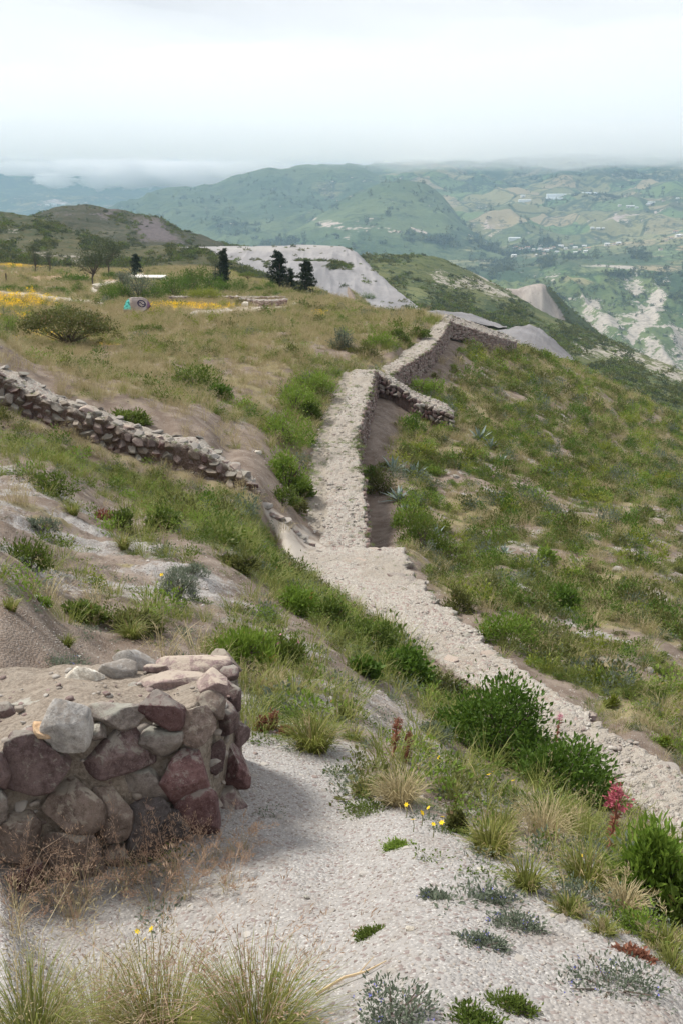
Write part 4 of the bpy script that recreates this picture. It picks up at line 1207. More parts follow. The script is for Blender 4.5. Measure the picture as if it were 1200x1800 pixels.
def strip_wall(root, part, L3, R3, dl, dr, n, m, step=None, grass=None, rough=0.05, wob=0.06, seed=1, ends=True):
    """top surface between the left and right edge lines with skirts dl and dr metres deep"""
    i = np.linspace(0, len(L3) - 1, n)
    k = np.minimum(i.astype(int), len(L3) - 2)
    f = (i - k)[:, None]
    L = L3[k] * (1 - f) + L3[k + 1] * f
    Rr = R3[k] * (1 - f) + R3[k + 1] * f
    dlv = np.broadcast_to(np.interp(np.linspace(0, 1, n), np.linspace(0, 1, np.size(dl)), np.atleast_1d(dl)), (n,))
    drv = np.broadcast_to(np.interp(np.linspace(0, 1, n), np.linspace(0, 1, np.size(dr)), np.atleast_1d(dr)), (n,))
    # ragged edges
    ax = (Rr - L) / np.linalg.norm(Rr - L, axis=1, keepdims=True)
    sl = np.arange(n)
    L = L + ax * (wob * fbm(L[:, 0] * 2.3, L[:, 1] * 2.3, None, 4, seed))[:, None]
    Rr = Rr + ax * (wob * fbm(Rr[:, 0] * 2.3, Rr[:, 1] * 2.3, None, 4, seed + 5))[:, None]
    rows, mk = [], []
    ns = 7
    for j in range(ns):
        q = 1 - j / ns
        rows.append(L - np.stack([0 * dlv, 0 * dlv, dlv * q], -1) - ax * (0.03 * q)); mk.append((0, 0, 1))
    for j in range(m + 1):
        t = j / m
        p = L * (1 - t) + Rr * t
        g = 0.0
        if step is not None:
            g = sstep(step + 0.06, step - 0.02, t)
            p = p - np.array([0, 0, 0.13]) * g
        rows.append(p)
        mk.append((g, (grass(t) if grass else 0.14), 0))
    for j in range(ns):
        q = (j + 1) / ns
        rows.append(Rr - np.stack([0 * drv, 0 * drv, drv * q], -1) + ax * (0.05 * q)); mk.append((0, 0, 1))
    A = np.array(rows)
    isTop = np.zeros(len(rows)); isTop[ns:ns + m + 1] = 1
    nzv = rough * (0.6 * fbm(A[..., 0] * 3.1, A[..., 1] * 3.1, A[..., 2] * 3.1, 4, seed + 9) + 0.8 * fbm(A[..., 0] * 11, A[..., 1] * 11, A[..., 2] * 11, 2, seed + 11))
    A[..., 2] += nzv * isTop[:, None]
    A = A + (ax[None] * ((1 - isTop)[:, None] * nzv * 1.3)[..., None])
    mkv = np.repeat(np.array(mk)[:, None, :], n, 1)
    mkv[..., 1] = np.clip(mkv[..., 1] + 0.25 * fbm(A[..., 0] * .5, A[..., 1] * .5, None, 3, seed + 21), 0, 1)
    mkv[..., 0] = np.maximum(mkv[..., 0], isTop[:, None] * np.clip(.25 + 1.1 * fbm(A[..., 0] * .7, A[..., 1] * .7, None, 4, seed + 31), 0, .9))
    if ends:   # close both ends
        A = np.concatenate([A[:, :1] * 0 + A.mean(0, keepdims=True)[:, :1] - np.array([0, 0, .5]), A, A[:, -1:] * 0 + A.mean(0, keepdims=True)[:, -1:] - np.array([0, 0, .5])], 1)
        mkv = np.concatenate([mkv[:, :1] * 0 + np.array([0, 0, 1.0]), mkv, mkv[:, :1] * 0 + np.array([0, 0, 1.0])], 1)
    o0 = np.array(root.location) if root is not None else 0
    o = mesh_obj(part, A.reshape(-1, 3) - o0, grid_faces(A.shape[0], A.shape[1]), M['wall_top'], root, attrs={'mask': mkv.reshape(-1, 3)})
    return o, L, Rr


def tops(edges, li, ri):
    return np.array([P(e[li], e[0], e[-1]) for e in edges]), np.array([P(e[ri], e[0], e[-1]) for e in edges])


SMALL = []           # shared meshes of smaller building stones
for i in range(10):
    V, Fc = stone_shape(3 if i < 6 else 1, 900 + i, 11, 0.11, 0.45, .42)
    SMALL.append((V, Fc))
STONE_MESH = {}


def stone_mesh(i, mat):
    k = (i, mat)
    if k not in STONE_MESH:
        V, Fc = SMALL[i]
        o = mesh_obj('stone', V, Fc, M['rock_' + mat], smooth=True)
        STONE_MESH[k] = o.data
        bpy.data.objects.remove(o)
    return STONE_MESH[k]


def put_stone(parent, i, mat, loc, scl, rot, name='stone'):
    o = bpy.data.objects.new(name, stone_mesh(i, mat))
    COL.objects.link(o)
    o.parent = parent
    o.location = tuple(loc)
    o.scale = tuple(scl)
    o.rotation_euler = tuple(rot)
    return o


def lay_courses(parent, top, base, t0, t1, size, mats, depth, seed, out=0.0, sub=(0, 6), limit=999, jit=0.25):
    """stones laid in rough courses on the face between a top edge line and a base line"""
    g = np.random.default_rng(seed)
    o0 = np.array(parent.location)
    n = 0
    top = resample(top, 200); base = resample(base, 200)
    length = np.linalg.norm(np.diff(top, axis=0), axis=1).sum()
    hmax = np.linalg.norm(top - base, axis=1).max()
    nrow = max(1, int(round(hmax / size)))
    for r in range(nrow):
        s = g.uniform(0, size)
        while s < length and n < limit:
            wst = size * g.uniform(0.75, 1.75)
            k = min(199, int((s + wst / 2) / length * 199))
            H = np.linalg.norm(top[k] - base[k])
            rows_here = max(1, int(round(H / size)))
            if r < rows_here:
                h = H / rows_here
                q = (r + 0.5) / rows_here
                p = top[k] * (1 - q) + base[k] * q
                k2 = min(k + 1, 199)
                d = top[k2] - top[k2 - 1]
                yaw = math.atan2(d[1], d[0])
                nrm = np.array([math.sin(yaw), -math.cos(yaw), 0.0])
                tilt = math.atan2(d[2], math.hypot(d[0], d[1]))
                put_stone(parent, int(g.integers(*sub)), mats[int(g.integers(len(mats)))], p - o0 + nrm * (out + g.uniform(-0.02, 0.03) * size / .25) + np.array([0, 0, g.uniform(-.04, .04) * size / .25]),
                          (wst * 0.56, depth * g.uniform(.8, 1.15), h * g.uniform(0.50, 0.64)), (g.uniform(-.2, .2), -tilt * 0.8 + g.uniform(-jit, jit), yaw + g.uniform(-.2, .2)))
                n += 1
            s += wst * 1.0
    return n


def joined_stones(name, parent, pts, scl, rot, mat, seed, sub=1):
    """many small stones too small to pick apart, joined into one part"""
    g = np.random.default_rng(seed)
    Vs, Fs, T = [], [], []
    base = [stone_shape(sub, 1200 + i, 6, 0.1, .4) for i in range(6)]
    off = 0
    for p, s, r in zip(pts, scl, rot):
        V, Fc = base[int(g.integers(6))]
        c, sn = math.cos(r), math.sin(r)
        W = V * s
        W = np.stack([W[:, 0] * c - W[:, 1] * sn, W[:, 0] * sn + W[:, 1] * c, W[:, 2]], -1) + p
        Vs.append(W); Fs.append(Fc + off); T.append(np.full(len(V), g.random()))
        off += len(V)
    o = mesh_obj(name, np.concatenate(Vs), np.concatenate(Fs), mat, parent, attrs={'tint': np.concatenate(T)})
    o['kind'] = 'stuff'
    return o


def chip_mat(name, pal):
    m, nt = mat_new(name)
    t = attr(nt, 'tint')
    co = nt.n('ShaderNodeTexCoord')
    oi = nt.n('ShaderNodeObjectInfo')
    f = nt.math('FRACT', nt.math('ADD', (t, 2), (oi, 'Random')))
    r = nt.n('ShaderNodeValToRGB', i={0: f})
    r.color_ramp.interpolation = 'CONSTANT'
    el = r.color_ramp.elements
    while len(el) < len(pal):
        el.new(0.5)
    for i, c in enumerate(pal):
        el[i].position = i / len(pal)
        el[i].color = (*c, 1)
    n = nt.noise((co, 'Object'), 30, 4, .7)
    c = nt.mix(nt.ramp(n, .35, .65, 0, .5), (r, 0), (0.30, 0.27, 0.24))
    finish(nt, c, 0.95, n, .4, .01)
    return m


M['chips'] = chip_mat('pale_chips', [(0.37, 0.35, 0.32), (0.31, 0.29, 0.265), (0.43, 0.41, 0.375), (0.27, 0.235, 0.215), (0.47, 0.45, 0.42), (0.35, 0.315, 0.28), (0.25, 0.195, 0.18)])
M['facing'] = chip_mat('purple_facing', [(0.16, 0.10, 0.095), (0.22, 0.165, 0.15), (0.13, 0.085, 0.08), (0.27, 0.22, 0.20), (0.19, 0.125, 0.115), (0.15, 0.12, 0.105)])


joined_stones('chinking', stump, CHINK[0] - SO, CHINK[1], CHINK[2], chip_mat('chinking_chips', [(0.26, 0.23, 0.2), (0.2, 0.14, 0.13), (0.3, 0.27, 0.24), (0.17, 0.12, 0.115), (0.36, 0.34, 0.31)]), 406, 1)


def rubble_top(parent, L, Rr, n, smin, smax, seed, lo=0.0, hi=1.0):
    g = np.random.default_rng(seed)
    k = g.integers(0, len(L), n)
    t = g.uniform(lo, hi, n)
    pos = L[k] * (1 - t)[:, None] + Rr[k] * t[:, None]
    keep = fbm(pos[:, 0] * .9, pos[:, 1] * .9, None, 3, seed) + .55 * (np.abs(t - .5) * 2) ** 2 > g.uniform(-.55, .55, n)
    k, t = k[keep], t[keep]
    n = len(k)
    p = L[k] * (1 - t)[:, None] + Rr[k] * t[:, None]
    p = p + np.stack([g.normal(0, .03, n), g.normal(0, .06, n), np.full(n, -0.01)], -1)
    s = smin * (smax / smin) ** (g.random(n) ** 2)
    sc = np.stack([s * g.uniform(.8, 1.5, n), s * g.uniform(.7, 1.2, n), s * g.uniform(.35, .75, n)], -1)
    return joined_stones('rubble', parent, p - np.array(parent.location), sc, g.uniform(0, 6.3, n), M['chips'], seed + 1, 0)


def facing(parent, Rr, depth, n, size, seed, out=0.03, k0=0, k1=None):
    """small purple stones on a wall face under an edge line"""
    g = np.random.default_rng(seed)
    Rr = Rr[k0:k1]
    k = g.integers(0, len(Rr) - 1, n)
    dv = np.interp(np.linspace(0, 1, len(Rr)), np.linspace(0, 1, np.size(depth)), np.atleast_1d(depth))
    q = g.random(n)
    d = Rr[np.minimum(k + 1, len(Rr) - 1)] - Rr[np.maximum(k - 1, 0)]
    yaw = np.arctan2(d[:, 1], d[:, 0])
    nrm = np.stack([np.sin(yaw), -np.cos(yaw), 0 * yaw], -1)
    p = Rr[k] - np.stack([0 * q, 0 * q, dv[k] * q + 0.02], -1) + nrm * (out + 0.03 * q)[:, None]
    s = size * g.uniform(.6, 1.3, n)
    sc = np.stack([s * g.uniform(.8, 1.5, n), s * .6, s * g.uniform(.5, .9, n)], -1)
    return joined_stones('stone_facing', parent, p - np.array(parent.location), sc, yaw, M['facing'], seed + 1, 1)


# lower run of the ridge wall, flush with the ground: a pale rubble way
wa = empty('rubble_wall', tuple(P(760, 1100, 16.6)), 'wide pale rubble wall top running diagonally downhill past the bushes', 'wall')
L3, R3 = tops(A_EDGES, 1, 2)
_, La, Ra = strip_wall(wa, 'wall_top', L3, R3, 0.6, np.array([.5, .5, .6, .7, .7, .7, .9]), 420, 36, None, None, 0.07, 0.22, 31)
rubble_top(wa, La, Ra, 4200, .010, .045, 41)
g = np.random.default_rng(51)
for k in range(0, 419, 4):          # bigger stones along the valley edge
    if g.random() < 0.62:
        s = g.uniform(.05, .14)
        p = Ra[k] - np.array(wa.location) + np.array([g.normal(-0.04, .05), 0, -0.03 - s * .3])
        put_stone(wa, int(g.integers(0, 6)), ['grey', 'pale', 'brown', 'pink', 'pale'][int(g.integers(5))], p, (s * g.uniform(.9, 1.5), s, s * .6), (0, 0, g.uniform(0, 3)))
for px, py, sw, mk in ((700, 1010, 40, 'purple'), (722, 1018, 26, 'purple'), (660, 965, 26, 'pink'), (640, 985, 40, 'pink'), (735, 1122, 22, 'purple'), (822, 1115, 24, 'grey'), (790, 1160, 40, 'pink'), (855, 1150, 28, 'pink'), (560, 970, 30, 'purple'), (640, 1050, 34, 'grey'), (880, 1200, 30, 'pink'), (520, 975, 20, 'grey')):
    Yk = yA(py)
    s = sw * at_frame(px, py, Yk) / 2
    put_stone(wa, int(g.integers(0, 6)), mk, P(px, py, Yk) - np.array(wa.location) - np.array([0, 0, s * .12]), (s, s * .9, s * .35), (0, 0, g.uniform(0, 3)))

# middle run: rubble top with a lower walk on its left and a stone face to the valley
wb = empty('stepped_wall', tuple(P(600, 800, 34)), 'straight pale rubble wall climbing uphill with lower walkway along green bushes', 'wall')
L3, R3 = tops([(e[0], e[1], e[3], e[4]) for e in B_EDGES], 1, 2)
L3[0, 2] -= .3; R3[0, 2] -= .3; L3[0, 1] -= .4; R3[0, 1] -= .4
db = np.array([1.0, 1.9, 2.3, 2.4, 2.2, 1.9, 1.7, 1.5])
_, Lb, Rb = strip_wall(wb, 'wall_top', L3, R3, 0.7, db, 300, 40, 0.34, lambda t: 0.22, 0.09, 0.16, 32)
rubble_top(wb, Lb, Rb, 4200, .014, .062, 42, 0.36, 1.0)
rubble_top(wb, Lb, Rb, 300, .02, .06, 47, 0.0, 0.33)
facing(wb, Rb, db, 2600, .10, 61)

# upper run
wc = empty('rubble_wall', tuple(P(720, 620, 55)), 'upper pale wall rising to the ridge corner behind the stepped wall', 'wall')
L3, R3 = tops(C_EDGES, 1, 2)
dc = np.array([1.6, 1.6, 1.6, 1.5, 1.4, 1.2, 1.0])
_, Lc, Rc = strip_wall(wc, 'wall_top', L3, R3, 0.6, dc, 200, 26, None, lambda t: 0.2, 0.08, 0.16, 33)
rubble_top(wc, Lc, Rc, 2200, .02, .07, 43)
facing(wc, Rc, dc, 2300, .11, 62)

# far cross wall going down to the right from the corner
D_F = [(772, 564, 69.2), (792, 566, 70), (830, 579, 71.5), (860, 589, 73), (882, 595, 74), (905, 602, 76)]
D_B = [(782, 552, 72.0), (800, 556, 72.5), (840, 570, 74), (868, 580, 75.5), (890, 588, 76.5), (908, 598, 77.5)]
wd = empty('rubble_wall', tuple(P(840, 585, 73)), 'far cross wall of reddish stone below the ridge corner facing the valley', 'wall')
dd = np.array([.9, 1.0, 1.1, 1.0, .9, .7])
_, Ld, Rd = strip_wall(wd, 'wall_top', np.array([P(*p) for p in D_B]), np.array([P(*p) for p in D_F]), .8, dd, 120, 16, None, None, .08, .1, 34)
rubble_top(wd, Ld, Rd, 700, .04, .12, 44)
facing(wd, Rd[:, :], dd, 1100, .12, 63)
wg = empty('rubble_wall', tuple(P(760, 552, 76)), 'thin line of reddish wall stones on the terrace edge behind the corner', 'wall')
GL = np.array([P(*p) for p in [(690, 544, 84), (735, 548, 80), (770, 552, 76), (800, 560, 73)]])
GR = np.array([P(*p) for p in [(690, 547.5, 82.5), (735, 552, 78.5), (770, 558, 74.5), (800, 567, 71.5)]])
_, Lg, Rg = strip_wall(wg, 'wall_top', GL, GR, .4, .45, 80, 8, None, None, .1, .15, 35)
facing(wg, Rg, .35, 420, .15, 64)

# short cross wall below the end of the stepped wall
F_F = [(660, 655, 50.2), (680, 666, 50.0), (695, 677, 49.7), (720, 695, 49.2), (737, 703, 48.7), (762, 717, 48.0), (780, 723, 47.6), (795, 729, 47.2)]
F_BK = [(664, 650, 51.2), (690, 664, 50.9), (720, 682, 50.4), (735, 691, 50.0), (750, 697, 49.7), (772, 704, 49.0), (786, 712, 48.5), (797, 723, 48.2)]
F_BASE = [(660, 690, 50.2), (690, 697, 49.7), (720, 700, 49.2), (724, 722, 49.1), (745, 734, 48.4), (770, 744, 47.8), (795, 752, 47.2)]
wf = empty('stone_wall', tuple(P(725, 705, 49)), 'short dark stone cross wall with pale top stepping down from the wall corner', 'wall')
df = np.array([1.1, 1.0, 1.0, 1.0, 1.1, 1.0, 1.0, .9])
_, Lf, Rf = strip_wall(wf, 'wall_top', np.array([P(*p) for p in F_BK]), np.array([P(*p) for p in F_F]), .7, df, 120, 14, None, lambda t: .2, .08, .1, 36)
rubble_top(wf, Lf, Rf, 700, .03, .10, 45)
lay_courses(wf, np.array([P(*p) for p in F_F]), np.array([P(*p) for p in F_BASE]), 0, 1, 0.24, ['purple', 'brown', 'grey', 'maroon', 'purple'], .13, 71, out=0.07, sub=(6, 10))
for px, py in ((733, 712), (741, 712), (754, 715), (758, 725), (764, 731)):
    put_stone(wf, 7, 'pale', P(px, py, 48.4) - np.array(wf.location) + np.array([0, -.12, 0]), (.13, .08, .10), (0, .3, 0))

# left wall of coursed fieldstone
E_F = [(-260, 566, 30.2), (-120, 612, 29.2), (0, 661, 28.2), (83, 703, 27.8), (167, 728, 27.4), (250, 767, 26.8), (333, 780, 26.3), (375, 802, 26.0), (410, 824, 25.7), (444, 846, 25.3)]
E_BK = [(-260, 552, 30.9), (-120, 596, 29.9), (0, 644, 28.9), (42, 658, 28.7), (104, 696, 28.5), (175, 717, 28.1), (233, 745, 27.6), (300, 766, 27.1), (354, 770, 26.9), (384, 797, 26.6), (415, 818, 26.3), (450, 841, 25.9)]
E_BS = [(-260, 628, 30.1), (-120, 676, 29.1), (0, 723, 28.1), (83, 745, 27.7), (117, 776, 27.5), (187, 796, 27.2), (258, 818, 26.7), (333, 840, 26.2), (400, 864, 25.7), (450, 872, 25.2)]
g = np.random.default_rng(53)
we = empty('stone_wall', tuple(P(225, 790, 27)), 'long grey and purple fieldstone wall crossing the grass above the bank', 'wall')
ef, eb, es = (resample(np.array([P(*p) for p in q]), 200) for q in (E_F, E_BK, E_BS))
dpt = ef[:, 2] - es[:, 2]
_, Le, Re = strip_wall(we, 'wall_top', eb, ef + np.array([0, -.075, 0]), .5, dpt + .15, 220, 14, None, lambda t: .1, .07, .06, 37)
rubble_top(we, Le, Re, 900, .015, .05, 46)
lay_courses(we, ef, es, 0, 1, 0.27, ['purple', 'brown', 'grey', 'purple', 'grey', 'maroon', 'brown', 'pink'], .16, 72, out=0.015)
for k in range(30, 198, 5):         # cap stones that catch the light
    s = g.uniform(.12, .22)
    put_stone(we, int(g.integers(0, 6)), ['grey', 'pale', 'grey', 'pale', 'pink', 'brown'][int(g.integers(6))], ef[k] - np.array(we.location) + np.array([0, .08, .02]), (s, s * .9, s * .6), (g.uniform(-.2, .2), g.uniform(-.2, .3), g.uniform(0, 3)))
for k in range(35, 190, 9):
    s = g.uniform(.10, .2)
    put_stone(we, int(g.integers(0, 6)), ['grey', 'pale', 'pale'][int(g.integers(3))], eb[k] - np.array(we.location) + np.array([0, -.05, .02]), (s * 1.3, s * .9, s * .45), (0, .2, g.uniform(0, 3)))

for k in range(16):                 # stones along the upper edge of the rubble arm
    q = k / 15
    px, py = 452 + 92 * q + g.normal(0, 4), 868 + 52 * q + g.normal(0, 4)
    Yk = 25.3 - .4 * q
    s = g.uniform(.07, .16)
    c = P(px, py, Yk)
    c[2] = hground(np.array([c[0]]), np.array([c[1]]))[0] + s * .2
    put_stone(we, int(g.integers(0, 6)), ['grey', 'pale', 'brown', 'pink'][int(g.integers(4))], c - np.array(we.location), (s * g.uniform(.9, 1.4), s, s * .6), (0, 0, g.uniform(0, 3)))

# ------------------------------------------------------------------ plants
M['leaf_dark'] = leaf_mat('dark_green_leaf', (0.045, 0.095, 0.012), (0.115, 0.19, 0.028))
M['leaf_bright'] = leaf_mat('bright_green_leaf', (0.10, 0.175, 0.022), (0.21, 0.29, 0.05), (0.30, 0.22, 0.06))
M['leaf_mid'] = leaf_mat('mid_green_leaf', (0.058, 0.10, 0.016), (0.135, 0.175, 0.034), (0.24, 0.17, 0.08))
M['leaf_olive'] = leaf_mat('olive_leaf', (0.062, 0.078, 0.020), (0.14, 0.145, 0.045), (0.26, 0.19, 0.11))
M['leaf_grey'] = leaf_mat('grey_green_leaf', (0.085, 0.11, 0.075), (0.17, 0.20, 0.145), (0.22, 0.19, 0.12))
M['leaf_yellow'] = leaf_mat('yellow_green_leaf', (0.13, 0.17, 0.02), (0.26, 0.29, 0.05), (0.34, 0.27, 0.06))
M['leaf_red'] = leaf_mat('rust_red_leaf', (0.16, 0.065, 0.045), (0.28, 0.13, 0.08))
M['conifer'] = leaf_mat('conifer_needles', (0.012, 0.024, 0.012), (0.03, 0.045, 0.022), trans=0.1)
M['tree_leaf'] = leaf_mat('thin_tree_leaf', (0.045, 0.062, 0.03), (0.085, 0.105, 0.05), trans=0.25)
M['agave'] = leaf_mat('agave_leaf', (0.12, 0.165, 0.15), (0.22, 0.27, 0.25), trans=0.1, rough=0.5)
M['grass'] = leaf_mat('green_grass', (0.12, 0.15, 0.03), (0.24, 0.25, 0.075), (0.42, 0.34, 0.17))
M['grass_dark'] = leaf_mat('dark_tussock', (0.10, 0.13, 0.02), (0.26, 0.255, 0.075), (0.42, 0.33, 0.17))
M['straw'] = leaf_mat('straw_grass', (0.25, 0.205, 0.105), (0.43, 0.37, 0.225), trans=0.25)
M['panicle'] = leaf_mat('pinkish_seed_heads', (0.26, 0.165, 0.115), (0.44, 0.33, 0.24), trans=0.25)
M['petal_yellow'] = leaf_mat('yellow_petal', (0.80, 0.48, 0.01), (0.85, 0.60, 0.03), trans=0.2)
M['petal_blue'] = leaf_mat('blue_petal', (0.10, 0.11, 0.42), (0.22, 0.22, 0.58), trans=0.2)
M['petal_crimson'] = leaf_mat('crimson_flower', (0.27, 0.05, 0.075), (0.42, 0.13, 0.16), trans=0.2)
M['petal_pink'] = leaf_mat('pink_flower', (0.55, 0.25, 0.33), (0.65, 0.4, 0.45), trans=0.2)
M['stem_red'] = leaf_mat('reddish_stem', (0.22, 0.085, 0.06), (0.30, 0.15, 0.10), trans=0.0)
M['twig'] = leaf_mat('grey_twig', (0.075, 0.058, 0.045), (0.14, 0.115, 0.095), trans=0.0, rough=.9)
M['stick'] = leaf_mat('dry_stick', (0.42, 0.32, 0.19), (0.50, 0.40, 0.26), trans=0.0, rough=.9)


def leaves(ctr, dirs, nrm, ln, wd, g):
    """one folded rhombus per leaf"""
    n = len(ctr)
    sd = np.cross(dirs, nrm)
    sd /= np.linalg.norm(sd, axis=1, keepdims=True) + 1e-9
    nr = np.cross(sd, dirs)
    ln = np.asarray(ln)[:, None]; wd = np.asarray(wd)[:, None]
    b = ctr - dirs * ln * .5
    t = ctr + dirs * ln * .5 - nr * ln * 0.08
    m = ctr + nr * ln * 0.06
    V = np.stack([b, m + sd * wd * .5, t, m - sd * wd * .5], 1).reshape(-1, 3)
    Fc = np.arange(n * 4).reshape(-1, 4)
    return V, Fc, np.repeat(g.random(n), 4)


def unit(v):
    return v / (np.linalg.norm(v, axis=-1, keepdims=True) + 1e-9)


def bush_geo(seed, n, r=(1, 1, .8), leaf=.05, asp=.4, clumps=40, sig=.16, upright=.4, shell=.5, base=0.0, lob=.3):
    """leaf clumps spread through a domed, uneven crown; r is half width, half depth, height"""
    g = np.random.default_rng(seed)
    d = unit(g.normal(size=(clumps, 3)))
    d[:, 2] = np.abs(d[:, 2]) * 1.0 + base
    d = unit(d)
    lobn = 1 + lob * fbm(d[:, 0] * 1.7 + seed, d[:, 1] * 1.7, d[:, 2] * 1.7, 2, seed % 50)
    rad = (shell + (1 - shell) * g.random(clumps) ** .6) * lobn
    cc = d * rad[:, None]
    k = g.integers(0, clumps, n)
    off = g.normal(size=(n, 3)) * sig
    p = (cc[k] + off) * np.array(r)
    p[:, 2] = np.where(p[:, 2] < 0.0, g.random(n) * .15 * r[2], p[:, 2])
    outd = unit(p / np.array(r) * .6 + off * 2.0 + np.array([0, 0, upright]) + g.normal(size=(n, 3)) * .45)
    nr = unit(g.normal(size=(n, 3)) * .7 + np.array([0, 0, 1.0]))
    s = leaf * g.uniform(.6, 1.35, n)
    V, Fc, T = leaves(p, outd, nr, s, s * asp, g)
    # clump-wise colour drift
    T = np.clip(T * .65 + np.repeat(g.random(clumps)[k], 4) * .35, 0, 1)
    return V, Fc, T


def tube_geo(paths, radii, sides=4):
    Vs, Fs, off = [], [], 0
    for pts, rr in zip(paths, radii):
        pts = np.asarray(pts, float)
        n = len(pts)
        d = np.gradient(pts, axis=0)
        d = unit(d)
        a = np.where(np.abs(d[:, 2:3]) < .9, np.array([[0, 0, 1.0]]), np.array([[1.0, 0, 0]]))
        u = unit(np.cross(d, a)); v = np.cross(d, u)
        rr = np.broadcast_to(np.interp(np.linspace(0, 1, n), np.linspace(0, 1, np.size(rr)), np.atleast_1d(rr)), (n,))
        ang = np.arange(sides) / sides * 2 * np.pi
        ring = pts[:, None] + (u[:, None] * np.cos(ang)[None, :, None] + v[:, None] * np.sin(ang)[None, :, None]) * rr[:, None, None]
        Vs.append(ring.reshape(-1, 3))
        i = np.arange(n * sides).reshape(n, sides)
        j = np.roll(i, -1, 1)
        Fs.append(np.stack([i[:-1], j[:-1], j[1:], i[1:]], -1).reshape(-1, 4) + off)
        off += n * sides
    V = np.concatenate(Vs)
    return V, np.concatenate(Fs), np.full(len(V), .4)


def twigs_geo(seed, r, n=9, rad=.012):
    g = np.random.default_rng(seed)
    paths, rr = [], []
    for i in range(n):
        a = g.uniform(0, 6.28); q = g.uniform(.4, .85)
        e = np.array([math.cos(a) * r[0] * q, math.sin(a) * r[1] * q, r[2] * g.uniform(.5, .85)])
        m = e * np.array([.4, .4, .55]) + g.normal(0, .04, 3) * r[2]
        paths.append([np.array([0, 0, -.05]), m, e]); rr.append([rad, rad * .7, rad * .35])
    return tube_geo(paths, rr)


def tussock_geo(seed, n, h, spread, wd, droop=.35, base=.12, seg=3, up=1.0):
    """arching blades from one crown; h mean length"""
    g = np.random.default_rng(seed)
    a = g.uniform(0, 6.283, n)
    b = base * np.sqrt(g.random(n))
    lean = spread * g.random(n) ** .8
    L = h * g.uniform(.45, 1.15, n)
    az = a + g.normal(0, .5, n)
    o = np.stack([np.cos(a) * b, np.sin(a) * b, np.full(n, -.02)], -1)
    hd = np.stack([np.cos(az), np.sin(az), 0 * az], -1)
    sd = np.stack([-np.sin(az), np.cos(az), 0 * az], -1)
    tw = g.uniform(-1, 1, n)
    sd = sd * np.cos(tw)[:, None] + hd * np.sin(tw)[:, None] * .6
    pts = []
    for k in range(seg + 1):
        t = k / seg
        th = lean * (0.55 + .45 * t) + droop * t * t * g.uniform(.3, 1.3, n)
        p = o + (hd * np.sin(th)[:, None] + np.array([0, 0, 1.0]) * (np.cos(th) * up)[:, None]) * (L * t)[:, None]
        pts.append(p)
    w_ = wd * g.uniform(.6, 1.3, n)[:, None]
    V, idx = [], []
    for k in range(seg):
        q = w_ * (1 - .35 * k / seg) * (.7 if k == 0 else 1)
        V += [pts[k] - sd * q, pts[k] + sd * q]
    V.append(pts[seg])
    V = np.stack(V, 1)
    m = 2 * seg + 1
    base_i = (np.arange(n) * m)[:, None]
    quads = np.concatenate([base_i + np.array([[2 * k, 2 * k + 1, 2 * k + 3, 2 * k + 2]]) for k in range(seg - 1)])
    tris = base_i + np.array([[2 * seg - 2, 2 * seg - 1, 2 * seg]])
    T = np.repeat(g.random(n), m)
    return V.reshape(-1, 3), [quads, tris], T


def panicle_geo(seed, n, h, spread=.5, seeds=26, sl=.016):
    """thin stalks with loose drooping seed heads"""
    g = np.random.default_rng(seed)
    V, Fl, T = tussock_geo(seed, n, h, spread, .0013, .45, .06, 3)
    pv = V.reshape(n, 7, 3)
    ctr, dr = [], []
    for i in range(n):
        a, b = pv[i, 4] * .5 + pv[i, 5] * .5, pv[i, 6]
        t = g.uniform(-.05, 1.0, seeds)[:, None]
        dd = unit(b - a)
        br = g.normal(size=(seeds, 3)) * np.array([.05, .05, .03]) * h * (1.1 - t * .7)
        ctr.append(a + (b - a) * t + br)
        dr.append(unit(br + dd * .03 * h + np.array([0, 0, .01])))
    ctr = np.concatenate(ctr); dr = np.concatenate(dr)
    V2, F2, T2 = leaves(ctr, dr, unit(g.normal(size=(len(ctr), 3))), np.full(len(ctr), sl * 1.7), np.full(len(ctr), sl * .34), g)
    return np.concatenate([V, V2]), [Fl[0], Fl[1], F2 + len(V)], np.concatenate([T, T2])


def merge_geo(*gs):
    Vs, Fs, Ts, off = [], [], [], 0
    for V, Fc, T in gs:
        Vs.append(V); Ts.append(T)
        for f in (Fc if isinstance(Fc, list) else [Fc]):
            Fs.append(f + off)
        off += len(V)
    return np.concatenate(Vs), Fs, np.concatenate(Ts)


def geo_obj(name, geo, mat, parent=None, smooth=False):
    return mesh_obj(name, geo[0], geo[1], mat, parent, smooth=smooth, attrs={'tint': geo[2]})


# ---- where a sight line meets the ground
def hit(px, py, y0=1.2, y1=400.0, n=360):
    px = np.atleast_1d(np.asarray(px, float)); py = np.atleast_1d(np.asarray(py, float))
    Ys = np.geomspace(y0, y1, n)
    p = P(px[:, None], py[:, None], Ys[None])
    below = p[..., 2] - hground(p[..., 0], p[..., 1])
    neg = below < 0
    k = np.where(neg.any(1), neg.argmax(1), n - 1)
    k = np.maximum(k, 1)
    a = below[np.arange(len(px)), k - 1]; b = below[np.arange(len(px)), k]
    t = np.clip(a / (a - b + 1e-12), 0, 1)
    Y = Ys[k - 1] * (1 - t) + Ys[k] * t
    q = P(px, py, Y)
    q[:, 2] = hground(q[:, 0], q[:, 1])
    return q


def hit1(px, py, **k):
    return hit([px], [py], **k)[0]


def ppm(p):
    """metres per photo pixel at point p"""
    return (p[1] * cp - p[2] * sp) / F


# ---- areas that stay free of scattered plants
def poly_xy(Lx, Rx):
    return [tuple(q) for q in np.concatenate([Lx[::8, :2], Rx[::-8, :2]])]


